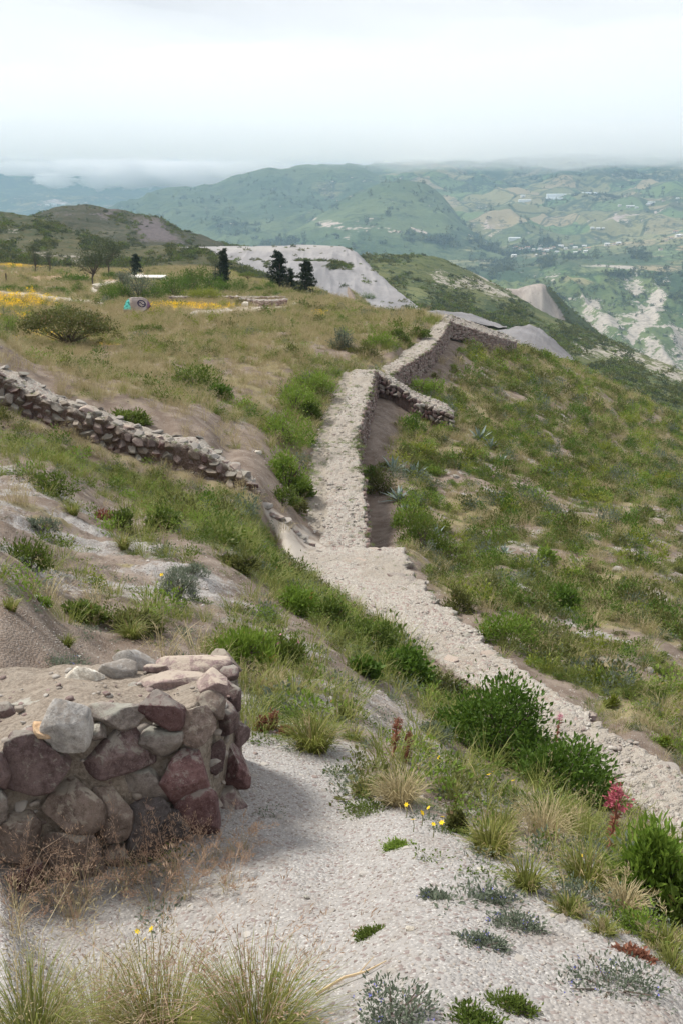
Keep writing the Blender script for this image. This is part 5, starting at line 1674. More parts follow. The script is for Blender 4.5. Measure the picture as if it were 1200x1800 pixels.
KEEP_OFF = [poly_xy(La, Ra), poly_xy(Lb, Rb), poly_xy(Lc, Rc), poly_xy(Ld, Rd), poly_xy(Lf, Rf), poly_xy(Le, Re)]
STUMP_XY = [tuple(P(px, py, Y)[:2]) for px, py, Y in ((-200, 1550, 4.1), (352, 1500, 4.45), (440, 1450, 5.25), (410, 1160, 6.1), (-200, 1190, 6.2))]


def free(x, y, stump=True):
    f = np.ones(np.shape(x), bool)
    for pl in KEEP_OFF + ([STUMP_XY] if stump else []):
        f &= in_poly(x, y, pl) < .5
    return f


# ---- instanced ground cover that nobody could count
PROTO = {}


def proto_coll(name, geos):
    c = bpy.data.collections.new(name)
    for i, (geo, mat) in enumerate(geos):
        o = geo_obj('%s_%02d' % (name, i), geo, mat)
        COL.objects.unlink(o)
        c.objects.link(o)
    PROTO[name] = (c, len(geos))


def scatter(name, coll, pts, rot, scl, pid, kind='stuff', parent=None):
    c, n = PROTO[coll]
    me = bpy.data.meshes.new(name)
    me.vertices.add(len(pts))
    me.vertices.foreach_set('co', np.ascontiguousarray(pts, np.float32).ravel())
    for nm, ty, arr in (('rot', 'FLOAT_VECTOR', rot), ('scl', 'FLOAT_VECTOR', scl), ('pid', 'INT', pid)):
        at = me.attributes.new(nm, ty, 'POINT')
        at.data.foreach_set('vector' if ty == 'FLOAT_VECTOR' else 'value', np.ascontiguousarray(arr, np.int32 if ty == 'INT' else np.float32).ravel())
    o = bpy.data.objects.new(name, me)
    COL.objects.link(o)
    o['kind'] = kind
    ng = bpy.data.node_groups.new(name + '_scatter', 'GeometryNodeTree')
    ng.interface.new_socket('Geometry', in_out='INPUT', socket_type='NodeSocketGeometry')
    ng.interface.new_socket('Geometry', in_out='OUTPUT', socket_type='NodeSocketGeometry')
    N = ng.nodes
    gi, go = N.new('NodeGroupInput'), N.new('NodeGroupOutput')
    ci = N.new('GeometryNodeCollectionInfo')
    ci.inputs['Collection'].default_value = c
    ci.inputs['Separate Children'].default_value = True
    ci.inputs['Reset Children'].default_value = True
    ip = N.new('GeometryNodeInstanceOnPoints')
    ip.inputs['Pick Instance'].default_value = True

    def na(nm, dt):
        a = N.new('GeometryNodeInputNamedAttribute')
        a.data_type = dt
        a.inputs['Name'].default_value = nm
        return [s for s in a.outputs if s.enabled][0]
    L = ng.links
    L.new(gi.outputs[0], ip.inputs['Points'])
    L.new(ci.outputs[0], ip.inputs['Instance'])
    L.new(na('pid', 'INT'), ip.inputs['Instance Index'])
    L.new(na('rot', 'FLOAT_VECTOR'), ip.inputs['Rotation'])
    L.new(na('scl', 'FLOAT_VECTOR'), ip.inputs['Scale'])
    L.new(ip.outputs[0], go.inputs[0])
    md = o.modifiers.new('scatter', 'NODES')
    md.node_group = ng
    return o


proto_coll('tuft', [(tussock_geo(500 + i, 46, .26, .7, .0030, .4, .09), M['grass']) for i in range(4)])
proto_coll('straw', [(merge_geo(tussock_geo(520 + i, 34, .30, .7, .0024, .45, .10), panicle_geo(525 + i, 6, .36, .5, 14, .016)), M['straw']) for i in range(4)])
proto_coll('panicle', [(panicle_geo(540 + i, 16, .42, .75, 30, .013), M['panicle']) for i in range(4)])
proto_coll('herb', [(bush_geo(560 + i, 130, (.16, .16, .13), .034, .5, 12, .3), M[m]) for i, m in enumerate(('leaf_mid', 'leaf_bright', 'leaf_olive', 'leaf_mid', 'leaf_grey'))])
proto_coll('scrub', [(bush_geo(580 + i, 260, (.28, .28, .30), .055, .5, 22, .2), M[m]) for i, m in enumerate(('leaf_mid', 'leaf_olive', 'leaf_mid', 'leaf_dark', 'leaf_grey', 'leaf_bright', 'leaf_dark', 'leaf_olive', 'leaf_yellow'))])
proto_coll('flower_patch', [(bush_geo(600 + i, 60, (.32, .32, .30), .085, .9, 30, .3, .2, .7), M['petal_yellow']) for i in range(2)])
proto_coll('mat_herb', [(bush_geo(610 + i, 110, (.10, .10, .030), .018, .5, 14, .3, .2), M['leaf_grey' if i % 2 else 'leaf_mid']) for i in range(4)])
_g = []
for i in range(5):
    V, Fc = stone_shape(1, 1500 + i, 6, .1, .4)
    _g.append(((V * np.array([1, .85, .6]), Fc, np.full(len(V), i * .21)), M['chips']))
proto_coll('pebble', _g)

srng = np.random.default_rng(77)


def ring_points(y0, y1, dens, umax=.40):
    n = int(dens * umax * (y1 ** 2 - y0 ** 2))
    y = np.sqrt(srng.uniform(y0 ** 2, y1 ** 2, n))
    x = srng.uniform(-umax, umax, n) * y
    return x, y


ZONES = [(2.3, 7, 1), (7, 14, 1), (14, 30, 1.15), (30, 60, 1.45), (60, 120, 1.9), (120, 330, 2.6)]


def spread(name, coll, dens, prob, s0, zones=ZONES, sz=(.6, 1.4), sy=1.0, sink=.0):
    X, Y, S = [], [], []
    for (y0, y1, zs), dn in zip(zones, dens):
        if not dn:
            continue
        x, y = ring_points(y0, y1, dn)
        m1, m2 = masks(x, y)
        k = (srng.random(len(x)) < prob(x, y, m1, m2)) & free(x, y)
        X.append(x[k]); Y.append(y[k]); S.append(np.full(k.sum(), zs * s0))
    X, Y, S = map(np.concatenate, (X, Y, S))
    Z = hground(X, Y) - sink
    n = len(X)
    S = S * srng.uniform(*sz, n)
    rot = np.stack([srng.normal(0, .12, n), srng.normal(0, .12, n), srng.uniform(0, 6.283, n)], -1)
    scl = np.stack([S, S, S * sy * srng.uniform(.8, 1.25, n)], -1)
    return scatter(name, coll, np.stack([X, Y, Z], -1), rot, scl, srng.integers(0, PROTO[coll][1], n))


def cl(v):
    return np.clip(v, 0, 1)


spread('green_grass', 'tuft', (26, 26, 17, 9, 5, 1.3), lambda x, y, a, b: cl(a[:, 0] * 1.25 - .10) * (1 - b[:, 1]) * (1 - .7 * b[:, 0]) * np.where(side(x, y) > .6, .72, 1.0), 1.0)
spread('dry_grass', 'straw', (9, 12, 11, 8, 4.5, 1.1), lambda x, y, a, b: cl(a[:, 1] * 1.1 - .05 + .06 * a[:, 0]) * (1 - b[:, 1]) * (1 - b[:, 2]) * (1 - .85 * b[:, 0]) * np.where(side(x, y) > .6, .6, 1.0), 1.0)
spread('low_herbs', 'herb', (14, 16, 10, 4, 1.1, .16), lambda x, y, a, b: cl(a[:, 0] * 1.2 - .22) * (1 - b[:, 1]), 1.0)
spread('ground_scrub', 'scrub', (0, 2.0, 8.5, 8.5, 3.2, .3), lambda x, y, a, b: cl(a[:, 0] * 1.5 - .38) * (1 - b[:, 1]) * (1 - .8 * b[:, 0]) * np.where(side(x, y) > 0, 1.0, .18), 1.0, sz=(.35, 1.25), sy=1.05, sink=.03)
spread('yellow_flowers', 'flower_patch', (0, 0, 0, 1.5, 2.6, 1.4), lambda x, y, a, b: cl(b[:, 0] * 1.9 - .75), .62, zones=[(2.3, 7, 1), (7, 14, 1), (14, 30, 1), (30, 60, 1), (60, 120, 1.3), (120, 330, 2.2)])
spread('mat_plants', 'mat_herb', (34, 14, 4, 0, 0, 0), lambda x, y, a, b: cl(.05 + .6 * (a[:, 0] > .10) + .30 * (vnoise(x * 1.3, y * 1.3, None, 5) > .45)), 1.0)
spread('gravel', 'pebble', (1200, 330, 55, 9, 0, 0), lambda x, y, a, b: cl(a[:, 2] * 1.0 + .26), .0062, zones=[(2.3, 7, .85), (7, 14, 1.25), (14, 30, 2.2), (30, 60, 4.2), (60, 120, 1), (120, 330, 1)], sz=(.35, 1.5))
spread('loose_stones', 'pebble', (14, 7, 2.2, .8, 0, 0), lambda x, y, a, b: cl(a[:, 2] * .8 + .22), .020, sz=(.5, 1.6), sink=.006)


# weeds rooted in the wall tops
_P = []
for _L, _R, _n in ((La, Ra, 420), (Lb, Rb, 900), (Lc, Rc, 420), (Ld, Rd, 120), (Lf, Rf, 90), (Le, Re, 160)):
    _k = srng.integers(4, len(_L) - 4, _n)
    _t = np.where(srng.random(_n) < .5, srng.random(_n), (srng.random(_n) < .5) + srng.normal(0, .05, _n))
    _q = _L[_k] * (1 - _t)[:, None] + _R[_k] * _t[:, None]
    _P.append(_q[fbm(_q[:, 0] * .8, _q[:, 1] * .8, None, 3, 88) > srng.uniform(-.5, .5, _n)])
_P = np.concatenate(_P)
_n = len(_P)
_s = srng.uniform(.3, .8, _n) * np.where(_P[:, 1] > 30, 1.1, .7)
scatter('wall_weeds', 'herb', _P - np.array([0, 0, .02]), np.stack([0 * _s, 0 * _s, srng.uniform(0, 6.28, _n)], -1), np.stack([_s, _s, _s * .7], -1), srng.integers(0, PROTO['herb'][1], _n))


# ------------------------------------------------------------------ single plants
def plant(name, parts, px, py, label, cat, group=None, rz=None, scale=1.0, p=None, sink=0.0):
    """parts: list of (name, geo, material)"""
    p = hit1(px, py) if p is None else p
    r = empty(name, (p[0], p[1], p[2] - sink), label, cat, group, srng.uniform(0, 6.28) if rz is None else rz)
    r.scale = (scale,) * 3
    for nm, geo, mat in parts:
        geo_obj(nm, geo, mat, r, smooth=(nm in ('trunk', 'branch')))
    return r


def bush(px, py, wpx, hpx, mat, label, n=1500, leaf=.05, asp=.42, clumps=60, seed=None, name='bush', sig=.16, group=None, extra=None, upright=.4, lob=.3, cat='bush', depth=.8):
    p = hit1(px, py)
    k = ppm(p)
    r = (wpx * k / 2, wpx * k / 2 * depth, hpx * k)
    seed = seed if seed is not None else int(px * 3 + py)
    ps = [('foliage', bush_geo(seed, n, r, leaf, asp, clumps, sig, upright, lob=lob), M[mat]), ('stem', twigs_geo(seed, r, 8, .02 * r[2] + .004), M['twig'])]
    for nm, m2, nn, sz in (extra or []):
        V, Fc, T = bush_geo(seed + 5, nn, (r[0], r[1], r[2] * 1.08), sz, .8, nn // 4 + 2, .05, .3, .92)
        ps.append((nm, (V, Fc, T), M[m2]))
    return plant(name, ps, px, py, label, cat, group, rz=0.0, p=p, sink=.02)


# bushes near the photographer
bush(868, 1330, 200, 140, 'leaf_dark', 'large dark green leafy bush beside the rubble wall, tallest of the near bushes', 6200, .055, .48, 150, sig=.13)
bush(985, 1395, 170, 100, 'leaf_dark', 'dark green bush with grass stalks growing below the large leafy bush', 3600, .055, .45, 90, sig=.14)
bush(1045, 1412, 90, 55, 'leaf_olive', 'small olive bush at the lower tip of the dark bushes', 1400, .05, .45, 50)
bush(1150, 1600, 190, 150, 'leaf_bright', 'bright yellow green bush at the path edge with narrow leaves', 3800, .06, .30, 110, upright=.9, sig=.13)
bush(1215, 1660, 120, 110, 'leaf_mid', 'mid green bush right below the bright narrow leaved bush', 1800, .05, .35, 60, upright=.7)
bush(425, 1165, 120, 62, 'leaf_bright', 'bright green narrow leaved bush behind the broken wall end', 2600, .062, .28, 90, upright=1.0, sig=.13)
bush(500, 1165, 80, 56, 'leaf_mid', 'green plant with small pink flower heads beside the bright bush', 1100, .055, .3, 50, upright=.9, extra=[('flower_head', 'petal_pink', 40, .026)], name='flowering_plant', cat='plant')
bush(312, 1052, 84, 58, 'leaf_grey', 'round grey green needle leaved shrub on the bare bank', 3600, .05, .13, 110, upright=.5, sig=.12, name='shrub', cat='shrub', lob=.12)
bush(72, 1060, 38, 20, 'leaf_bright', 'small bright green cushion plant on the bare bank', 700, .03, .4, 26, name='cushion_plant', cat='plant')
bush(50, 995, 84, 48, 'leaf_mid', 'upright green shrub at the left on the bare bank', 1500, .05, .28, 50, upright=1.2, name='shrub', cat='shrub')
bush(70, 930, 70, 26, 'leaf_grey', 'low grey green shrub on the bank above the upright shrub', 1100, .05, .3, 40, name='shrub', cat='shrub')
bush(95, 865, 90, 34, 'leaf_mid', 'low leafy clump on the pale runnels below the fieldstone wall', 1500, .06, .5, 46)
bush(150, 1085, 90, 28, 'leaf_mid', 'flat green clump left of the round grey shrub', 1300, .045, .5, 44)
bush(235, 1105, 110, 34, 'leaf_olive', 'olive green clump on the bank behind the pale top stones', 1500, .05, .4, 44)
bush(340, 1010, 54, 20, 'leaf_grey', 'grey mat plant just above the round grey shrub', 700, .04, .4, 30, name='mat_plant', cat='plant')
bush(470, 1090, 44, 34, 'leaf_grey', 'small grey shrub on the bank edge left of the green band', 900, .045, .22, 36, name='shrub', cat='shrub')
bush(520, 1075, 84, 44, 'leaf_bright', 'bright green bush at the upper end of the green band', 1700, .07, .35, 60)
bush(580, 1100, 90, 46, 'leaf_mid', 'green bush in the band beside the rubble wall', 1700, .07, .42, 60)
bush(648, 1140, 96, 54, 'leaf_mid', 'tall green clump midway down the green band', 1900, .07, .38, 60)
bush(640, 1185, 70, 30, 'leaf_dark', 'dark bramble patch below the tall green clump', 1300, .06, .75, 46)
bush(705, 1195, 110, 50, 'leaf_dark', 'broad dark bramble with round leaves against the rubble wall', 2600, .065, .75, 80)
bush(770, 1220, 80, 40, 'leaf_olive', 'olive brush between the bramble and the large leafy bush', 1300, .055, .4, 46)
bush(420, 1000, 70, 30, 'leaf_olive', 'olive clump at the lower edge of the grass below the fieldstone wall', 1300, .07, .45, 40)
bush(285, 930, 70, 36, 'leaf_mid', 'leafy clump with pink flecks in the grass band', 1300, .08, .5, 44)
bush(215, 935, 44, 40, 'leaf_mid', 'small upright green shrub above the bare runnels', 900, .07, .3, 36, upright=1.0, name='shrub', cat='shrub')
bush(760, 1295, 70, 24, 'leaf_grey', 'grey mat plant left of the large leafy bush', 900, .035, .4, 36, name='mat_plant', cat='plant')
bush(610, 1262, 34, 24, 'leaf_olive', 'small dark olive plant on the pale ledge', 500, .035, .4, 20, name='small_plant', cat='plant')
bush(800, 1460, 44, 44, 'leaf_olive', 'small bushy plant with yellow green tips left of the big tussock', 900, .03, .5, 34, name='small_plant', cat='plant')
# bushes along the stepped wall
for px, py, w_, h_, mt, lb in ((548, 690, 84, 38, 'leaf_bright', 'bright green bush nearest the top of the stepped wall walkway'), (520, 722, 80, 46, 'leaf_bright', 'bright green bush second down along the walkway'),
                               (498, 782, 100, 58, 'leaf_bright', 'largest round bright green bush beside the walkway'), (506, 856, 70, 60, 'leaf_bright', 'green bush beside the walkway next to the fieldstone wall end'),
                               (545, 735, 40, 26, 'leaf_mid', 'small green bush at the walkway edge between larger bushes'), (528, 870, 50, 30, 'leaf_mid', 'lowest small bush beside the walkway')):
    bush(px, py, w_, h_, mt, lb, 2000, .11, .4, 70, group='bushes along the walkway')
for px, py, w_, h_, mt, lb in ((668, 610, 56, 24, 'leaf_bright', 'bright green shrub on the terrace left of the upper wall'), (700, 598, 44, 20, 'leaf_mid', 'shrub touching the upper wall edge'),
                               (735, 592, 44, 16, 'leaf_mid', 'low shrub near the ridge corner'), (605, 612, 44, 34, 'leaf_grey', 'bluish grey shrub standing on the terrace grass'),
                               (640, 625, 60, 18, 'leaf_olive', 'olive low shrub on the terrace above the wall'), (345, 685, 90, 40, 'leaf_mid', 'green shrub patch on the terrace above the fieldstone wall'),
                               (385, 700, 50, 24, 'leaf_dark', 'dark green shrub beside the shrub patch on the terrace'), (225, 745, 70, 26, 'leaf_mid', 'green shrub right behind the fieldstone wall'),
                               (262, 585, 60, 14, 'leaf_mid', 'low shrub in the terrace grass below the painted boulder'), (800, 590, 30, 12, 'leaf_olive', 'shrub at the foot of the far cross wall')):
    bush(px, py, w_, h_, mt, lb, 1200, .13, .42, 44, name='shrub', cat='shrub')


def tussock(px, py, wpx, hpx, mat, label, n=420, blade=.0028, pan=8, seed=None, spread_=.75, group=None, panmat=None):
    p = hit1(px, py)
    k = ppm(p)
    h = hpx * k
    seed = seed or int(px + py * 2)
    ps = [('blade', tussock_geo(seed, n, h * .72, spread_, blade, .35, wpx * k * .20, 4), M[mat])]
    if pan:
        ps.append(('seed_stalk', panicle_geo(seed + 3, pan, h * 1.15, .42, 18, .013), M[panmat or 'straw']))
    return plant('grass_tussock', ps, px, py, label, 'grass tussock', group, p=p)


tussock(862, 1500, 110, 90, 'grass_dark', 'dense dark green grass tussock at the edge of the gravel', 620, .0030, 5)
tussock(925, 1562, 80, 100, 'grass', 'lighter grass tussock just right of the dense dark tussock', 300, .0026, 8)
tussock(1030, 1556, 120, 100, 'grass_dark', 'green grass tussock left of the bright narrow leaved bush', 480, .0028, 8)
tussock(550, 1318, 120, 100, 'grass_dark', 'green tussock with brown base behind the gravel path', 560, .0034, 8)
tussock(700, 1412, 110, 90, 'straw', 'dry straw coloured tussock at the gravel edge', 420, .0026, 12)
tussock(955, 1470, 130, 110, 'straw', 'tall thin dry grass clump below the dark bushes', 300, .0022, 18)
tussock(1120, 1500, 130, 90, 'grass', 'thin green grass clump around the crimson flower stalk', 320, .0026, 12)
tussock(60, 1850, 180, 260, 'grass', 'green tussock in the bottom left corner of the gravel', 520, .0017, 22, spread_=.95)
tussock(285, 1850, 250, 270, 'grass_dark', 'wide mixed tussock with yellow flower by the lower frame edge', 1000, .0014, 34, spread_=1.0, panmat='panicle')
tussock(455, 1840, 230, 260, 'grass_dark', 'brownish green tussock right of the wide mixed tussock', 900, .0014, 34, spread_=.95, panmat='panicle')
tussock(175, 1840, 170, 240, 'straw', 'dry tussock between the green corner tussock and the wide one', 520, .0013, 30, spread_=.95)
tussock(232, 1122, 60, 60, 'grass', 'yellow green tussock on the bank behind the white stone', 280, .004, 4)
tussock(118, 1135, 26, 40, 'grass', 'tiny yellow green tuft on the bare bank above the broken wall', 140, .004, 0)
tussock(20, 1072, 40, 40, 'grass', 'small green tuft at the left on the bank', 160, .004, 0)
tussock(128, 905, 40, 46, 'grass', 'upright grass tuft above the pale runnels', 180, .006, 3)
tussock(218, 965, 36, 40, 'grass', 'grass tuft beside the small upright shrub', 180, .006, 3)
tussock(470, 1215, 100, 60, 'straw', 'dry grass clump below the bright narrow leaved bush', 320, .003, 8)
tussock(620, 1300, 60, 40, 'grass_dark', 'small low tuft where the pale ledge meets the gravel', 220, .003, 0)
tussock(1180, 1700, 90, 70, 'grass', 'low grass tuft in front of the mid green bush', 220, .002, 4)
for px, py, w_, h_, mt, lb in ((1000, 1606, 80, 60, 'grass', 'small green tuft on the gravel edge below the silvery mat'), (1095, 1600, 90, 80, 'straw', 'dry tuft right before the bright narrow leaved bush'), (1165, 1672, 100, 80, 'grass_dark', 'dense tuft in front of the bright narrow leaved bush'),
                               (885, 1455, 70, 60, 'grass', 'green tuft behind the dense dark tussock'), (1010, 1470, 100, 90, 'grass', 'tall green grass between the dry clump and the flower stalk'), (790, 1400, 80, 60, 'grass', 'thin green tuft on the slope behind the yellow flowers'), (1060, 1640, 70, 50, 'grass', 'tuft on the gravel between two mats'), (640, 1395, 70, 50, 'grass', 'thin tuft left of the dry straw tussock')):
    tussock(px, py, w_, h_, mt, lb, 320, .0024, 8)
# pinkish panicle grass leaning against the stones
GX = [30, 95, 150, 215, 255, 310, 365, 420, 20, 330, 400, 270, 130, 60]
for i, (px, py, h_) in enumerate(((30, 1600, 150), (95, 1590, 170), (150, 1585, 190), (215, 1560, 160), (255, 1545, 130), (310, 1535, 110), (365, 1520, 100), (420, 1500, 90), (20, 1640, 140), (330, 1570, 90), (400, 1560, 80), (270, 1590, 110), (130, 1620, 120), (60, 1560, 130))):
    p = hit1(px, py)
    h = h_ * ppm(p)
    plant('panicle_grass', [('seed_stalk', panicle_geo(1700 + i, 15, h, .55, 30, .011), M['panicle']), ('blade', tussock_geo(1720 + i, 60, h * .5, .7, .0014, .4, .05), M['straw'])], px, py,
          'thin pinkish seeding grass at the broken wall foot, %s from the left' % ordinal(sorted(GX).index(px) + 1), 'grass', 'pinkish grasses at the wall foot', p=p)


def flower_geo(seed, r, petals=6):
    g = np.random.default_rng(seed)
    a = np.arange(petals) / petals * 6.283 + g.uniform(0, 1)
    d = np.stack([np.cos(a), np.sin(a), np.full(petals, .25)], -1)
    return leaves(d * r * .5, unit(d), np.tile(np.array([[0, 0, 1.0]]), (petals, 1)), np.full(petals, r * 1.05), np.full(petals, r * .62), g)


YF = [(1103, 1560, 36, 9), (1133, 1570, 34, 7), (725, 1462, 24, 6), (740, 1452, 26, 6), (775, 1466, 22, 6), (713, 1436, 24, 5), (857, 1385, 26, 6), (866, 1378, 24, 5), (770, 1350, 20, 5), (776, 1462, 30, 5), (245, 1690, 62, 6), (270, 1688, 64, 7), (258, 1700, 58, 5), (250, 1806, 62, 8), (257, 1800, 70, 7), (752, 1436, 18, 5), (900, 1392, 22, 5), (285, 1022, 12, 5), (1020, 1530, 30, 4), (760, 1472, 26, 5)]
YFX = sorted((a, b) for a, b, _, _ in YF)
for i, (px, py, h_, r_) in enumerate(YF):
    p = hit1(px, py)
    k = ppm(p)
    h, r = h_ * k, r_ * k * .95
    s = empty('yellow_flower', tuple(p), 'small yellow wild flower on a thin stalk, %s from the left' % ordinal(YFX.index((px, py)) + 1), 'flower', 'yellow wild flowers')
    geo_obj('stalk', tube_geo([[(0, 0, -.02), (r * .3, 0, h * .5), (0, 0, h)]], [[.0025, .002, .0015]]), M['grass'], s)
    fo = geo_obj('flower_head', flower_geo(1800 + i, r), M['petal_yellow'], s)
    fo.location = (0, 0, h)
    fo.rotation_euler = (srng.uniform(.2, .9), srng.uniform(-.4, .4), srng.uniform(0, 6))


def succulent(px, py, hpx, label, head='petal_crimson', hw=34, seed=1, body=True):
    p = hit1(px, py)
    k = ppm(p)
    h, w_ = hpx * k, hw * k
    g = np.random.default_rng(seed)
    r = empty('flowering_succulent', tuple(p), label, 'plant')
    geo_obj('stalk', tube_geo([[(0, 0, -.03), (h * .05, 0, h * .5), (h * .10, 0, h)]], [[.011, .009, .005]], 5), M['stem_red'], r)
    n = 70
    t = g.random(n)
    a = g.uniform(0, 6.28, n)
    d = np.stack([np.cos(a), np.sin(a), np.full(n, .55)], -1)
    c = np.stack([h * .10 * t, 0 * t, h * (.05 + .75 * t)], -1) + d * .022
    geo_obj('leaf', leaves(c, unit(d), np.tile([[0, 0, 1.0]], (n, 1)), np.full(n, .045), np.full(n, .018), g), M['leaf_red'], r)
    V, Fc, T = bush_geo(seed + 4, 260, (w_ / 2, w_ / 2, w_ * .75), w_ * .16, .6, 26, .2, .3, .5)
    V = V + np.array([h * .10, 0, h * .86])
    geo_obj('flower_head', (V, Fc, T), M[head], r)
    return r


succulent(1068, 1500, 112, 'tall crimson flower head on a thick reddish stalk above the grass', 'petal_crimson', 46, 3)
succulent(690, 1330, 74, 'rusty flower stalk on the pale ledge, taller of the pair', 'leaf_red', 16, 4)
succulent(712, 1340, 56, 'shorter rusty flower stalk on the pale ledge beside the tall one', 'leaf_red', 14, 5)
succulent(975, 1310, 60, 'small pink flower stalk poking out behind the large leafy bush', 'petal_pink', 12, 6)
for i, (px, py, w_, h_, lb) in enumerate(((460, 1285, 26, 34, 'rust red herb cluster at the left of the green tussock'), (482, 1283, 20, 40, 'upright rust red herb right beside the rust red cluster'), (505, 1290, 30, 22, 'low reddish herb leaning towards the green tussock'),
                                          (182, 915, 40, 18, 'reddish brown herb patch in the grass on the bank'), (1110, 1680, 80, 14, 'flat dark red mat plant on the gravel'))):
    bush(px, py, w_, h_, 'leaf_red', lb, 420, .03 if py > 1200 else .06, .5, 22, name='red_herb', cat='plant')
# low flowering mats on the gravel
for i, (px, py, w_, h_, lb) in enumerate(((870, 1585, 90, 22, 'grey green mat with blue flowers below the dark tussock'), (905, 1630, 110, 26, 'broad blue flowered mat in the middle of the gravel'), (840, 1658, 90, 18, 'thin blue flowered mat left of the broad one'),
                                          (690, 1790, 150, 60, 'grey green blue flowered cushion at the bottom gravel edge'), (1070, 1735, 190, 40, 'large spreading mat with blue flowers at the lower right'), (1010, 1590, 110, 40, 'silvery mat plant under the green tussock'),
                                          (830, 1800, 110, 30, 'green mat at the bottom frame edge right of the cushion'), (660, 1640, 60, 10, 'faint green mat on open gravel'), (100, 1172, 110, 20, 'blue flowered mat behind the pale boulder on the wall'), (1120, 1640, 120, 46, 'dusty grey herb mat in front of the bright bush'),
                                          (650, 1425, 90, 16, 'green mat beside the dry straw tussock'), (700, 1490, 60, 10, 'bright green flat mat on the gravel edge'), (760, 1580, 60, 14, 'sparse herb with blue flowers on the gravel'), (900, 1775, 90, 24, 'sparse green mat near the bottom right gravel'))):
    bush(px, py, w_, h_, 'leaf_bright' if 'bright' in lb else ('leaf_mid' if 'green mat' in lb and 'grey' not in lb else 'leaf_grey'), lb, 1300, .016, .45, 60, name='mat_plant', cat='plant', sig=.2,
         extra=[('flower', 'petal_blue', 70, .007)] if 'blue' in lb else None, lob=.6)
# a dry stick on the gravel
p0, p1 = hit1(556, 1752), hit1(678, 1694)
st = empty('dry_stick', tuple(p0), 'long thin dry stick lying on the open gravel', 'stick')
q = p1 - p0
geo_obj('stalk', tube_geo([[(0, 0, .008), tuple(q * .35 + np.array([.01, .02, .014])), tuple(q * .7 + np.array([0, -.01, .016])), tuple(q + np.array([0, 0, .012]))]], [[.006, .005, .004, .002]], 5), M['stick'], st)
geo_obj('side_twig', tube_geo([[tuple(q * .6 + np.array([0, 0, .014])), tuple(q * .7 + np.array([.03, .05, .03]))]], [[.003, .0015]], 4), M['stick'], st)
# single stones lying about
LS = [(845, 1530, 16, 'white', 'white stone on gravel below the dense dark tussock'), (985, 1618, 22, 'pale', 'pale rounded stone on the gravel beside the silvery mat'), (972, 1612, 12, 'white', 'small white stone touching the pale rounded stone'), (540, 1580, 12, 'grey', 'dark grey stone on the gravel by a dry stalk'), (720, 1635, 16, 'white', 'white stone alone on open gravel'),
      (1140, 1180, 18, 'pale', 'pale stone showing on the steep slope above the yellow plant'), (1085, 1168, 20, 'grey', 'grey stone on the steep slope between shrubs'), (935, 946, 16, 'pale', 'whitish rock on the steep slope among shrubs'), (1083, 1005, 20, 'pale', 'pale rock high on the steep slope'), (453, 797, 14, 'white', 'white rock on the bare patch beside the walkway bushes'), (800, 840, 14, 'grey', 'grey rock near the agaves')]
for i, (px, py, w_, mt, lb) in enumerate(LS):
    p = hit1(px, py)
    s = w_ * ppm(p) / 2
    V, Fc = stone_shape(3, 2000 + i, 10, .08, .4)
    o = mesh_obj('loose_stone', V * np.array([s, s * .85, s * .65]), Fc, M['rock_' + mt])
    o.location = (p[0], p[1], p[2] + s * .3)
    tag(o, lb, 'stone')


# agaves
def agave_geo_parts(seed, h, n=15):
    g = np.random.default_rng(seed)
    out = []
    for i in range(n):
        a = i * 2.4 + g.uniform(-.2, .2)
        el = .25 + 1.15 * (i / n) + g.uniform(-.1, .1)
        L = h * g.uniform(.8, 1.1)
        d = np.array([math.cos(a) * math.cos(el), math.sin(a) * math.cos(el), math.sin(el)])
        s = np.array([-math.sin(a), math.cos(a), 0])
        u = np.cross(s, d) * -1
        V = []
        for t, w_ in ((0, .055), (.3, .075), (.65, .055), (1, .004)):
            c = d * L * t + np.array([0, 0, -.14 * L * t * t])
            V += [c - s * w_ * h + u * .022 * h * (1 - t), c - u * .018 * h * (1 - t), c + s * w_ * h + u * .022 * h * (1 - t)]
        Fc = [(3 * k + j, 3 * k + j + 1, 3 * k + j + 4, 3 * k + j + 3) for k in range(3) for j in (0, 1)]
        out.append((np.array(V), np.array(Fc), np.full(12, g.random())))
    return out


AG = [(690, 828, 36, 'grey green agave in the hollow under the stepped wall, upper of the cluster'), (728, 838, 36, 'agave right of the uppermost one under the stepped wall'), (700, 880, 40, 'pale agave with long blades below the upper pair'), (712, 905, 30, 'lowest agave of the cluster under the stepped wall'),
      (766, 945, 28, 'agave half hidden by green brush on the slope'), (842, 775, 36, 'large agave on the slope below the short cross wall'), (862, 790, 26, 'smaller agave just below the large one on the slope'), (885, 975, 26, 'agave alone on the dark part of the slope'), (880, 815, 22, 'small agave lower on the slope under the large one')]
for i, (px, py, hp, lb) in enumerate(AG):
    p = hit1(px, py)
    r = empty('agave_plant', tuple(p), lb, 'agave', 'agaves on the slope', srng.uniform(0, 6))
    for geo in agave_geo_parts(2100 + i, hp * ppm(p)):
        geo_obj('leaf', geo, M['agave'], r)
bush(740, 965, 90, 60, 'leaf_mid', 'tall green brush at the wall foot below the agaves', 1700, .12, .3, 60, upright=1)
bush(720, 925, 60, 50, 'leaf_bright', 'bright green brush among the lower agaves', 1200, .11, .35, 46)
bush(668, 865, 60, 40, 'leaf_olive', 'olive brush against the foot of the stepped wall', 1200, .11, .4, 46)
bush(650, 845, 40, 26, 'leaf_dark', 'dark brush at the foot of the wall left of the agaves', 800, .10, .4, 30)
bush(498, 884, 60, 30, 'leaf_mid', 'green brush on the bank end beside the fieldstone wall foot', 1200, .09, .4, 40)
bush(525, 900, 40, 22, 'leaf_olive', 'olive brush where the rubble arm meets the walkway', 900, .08, .4, 34)
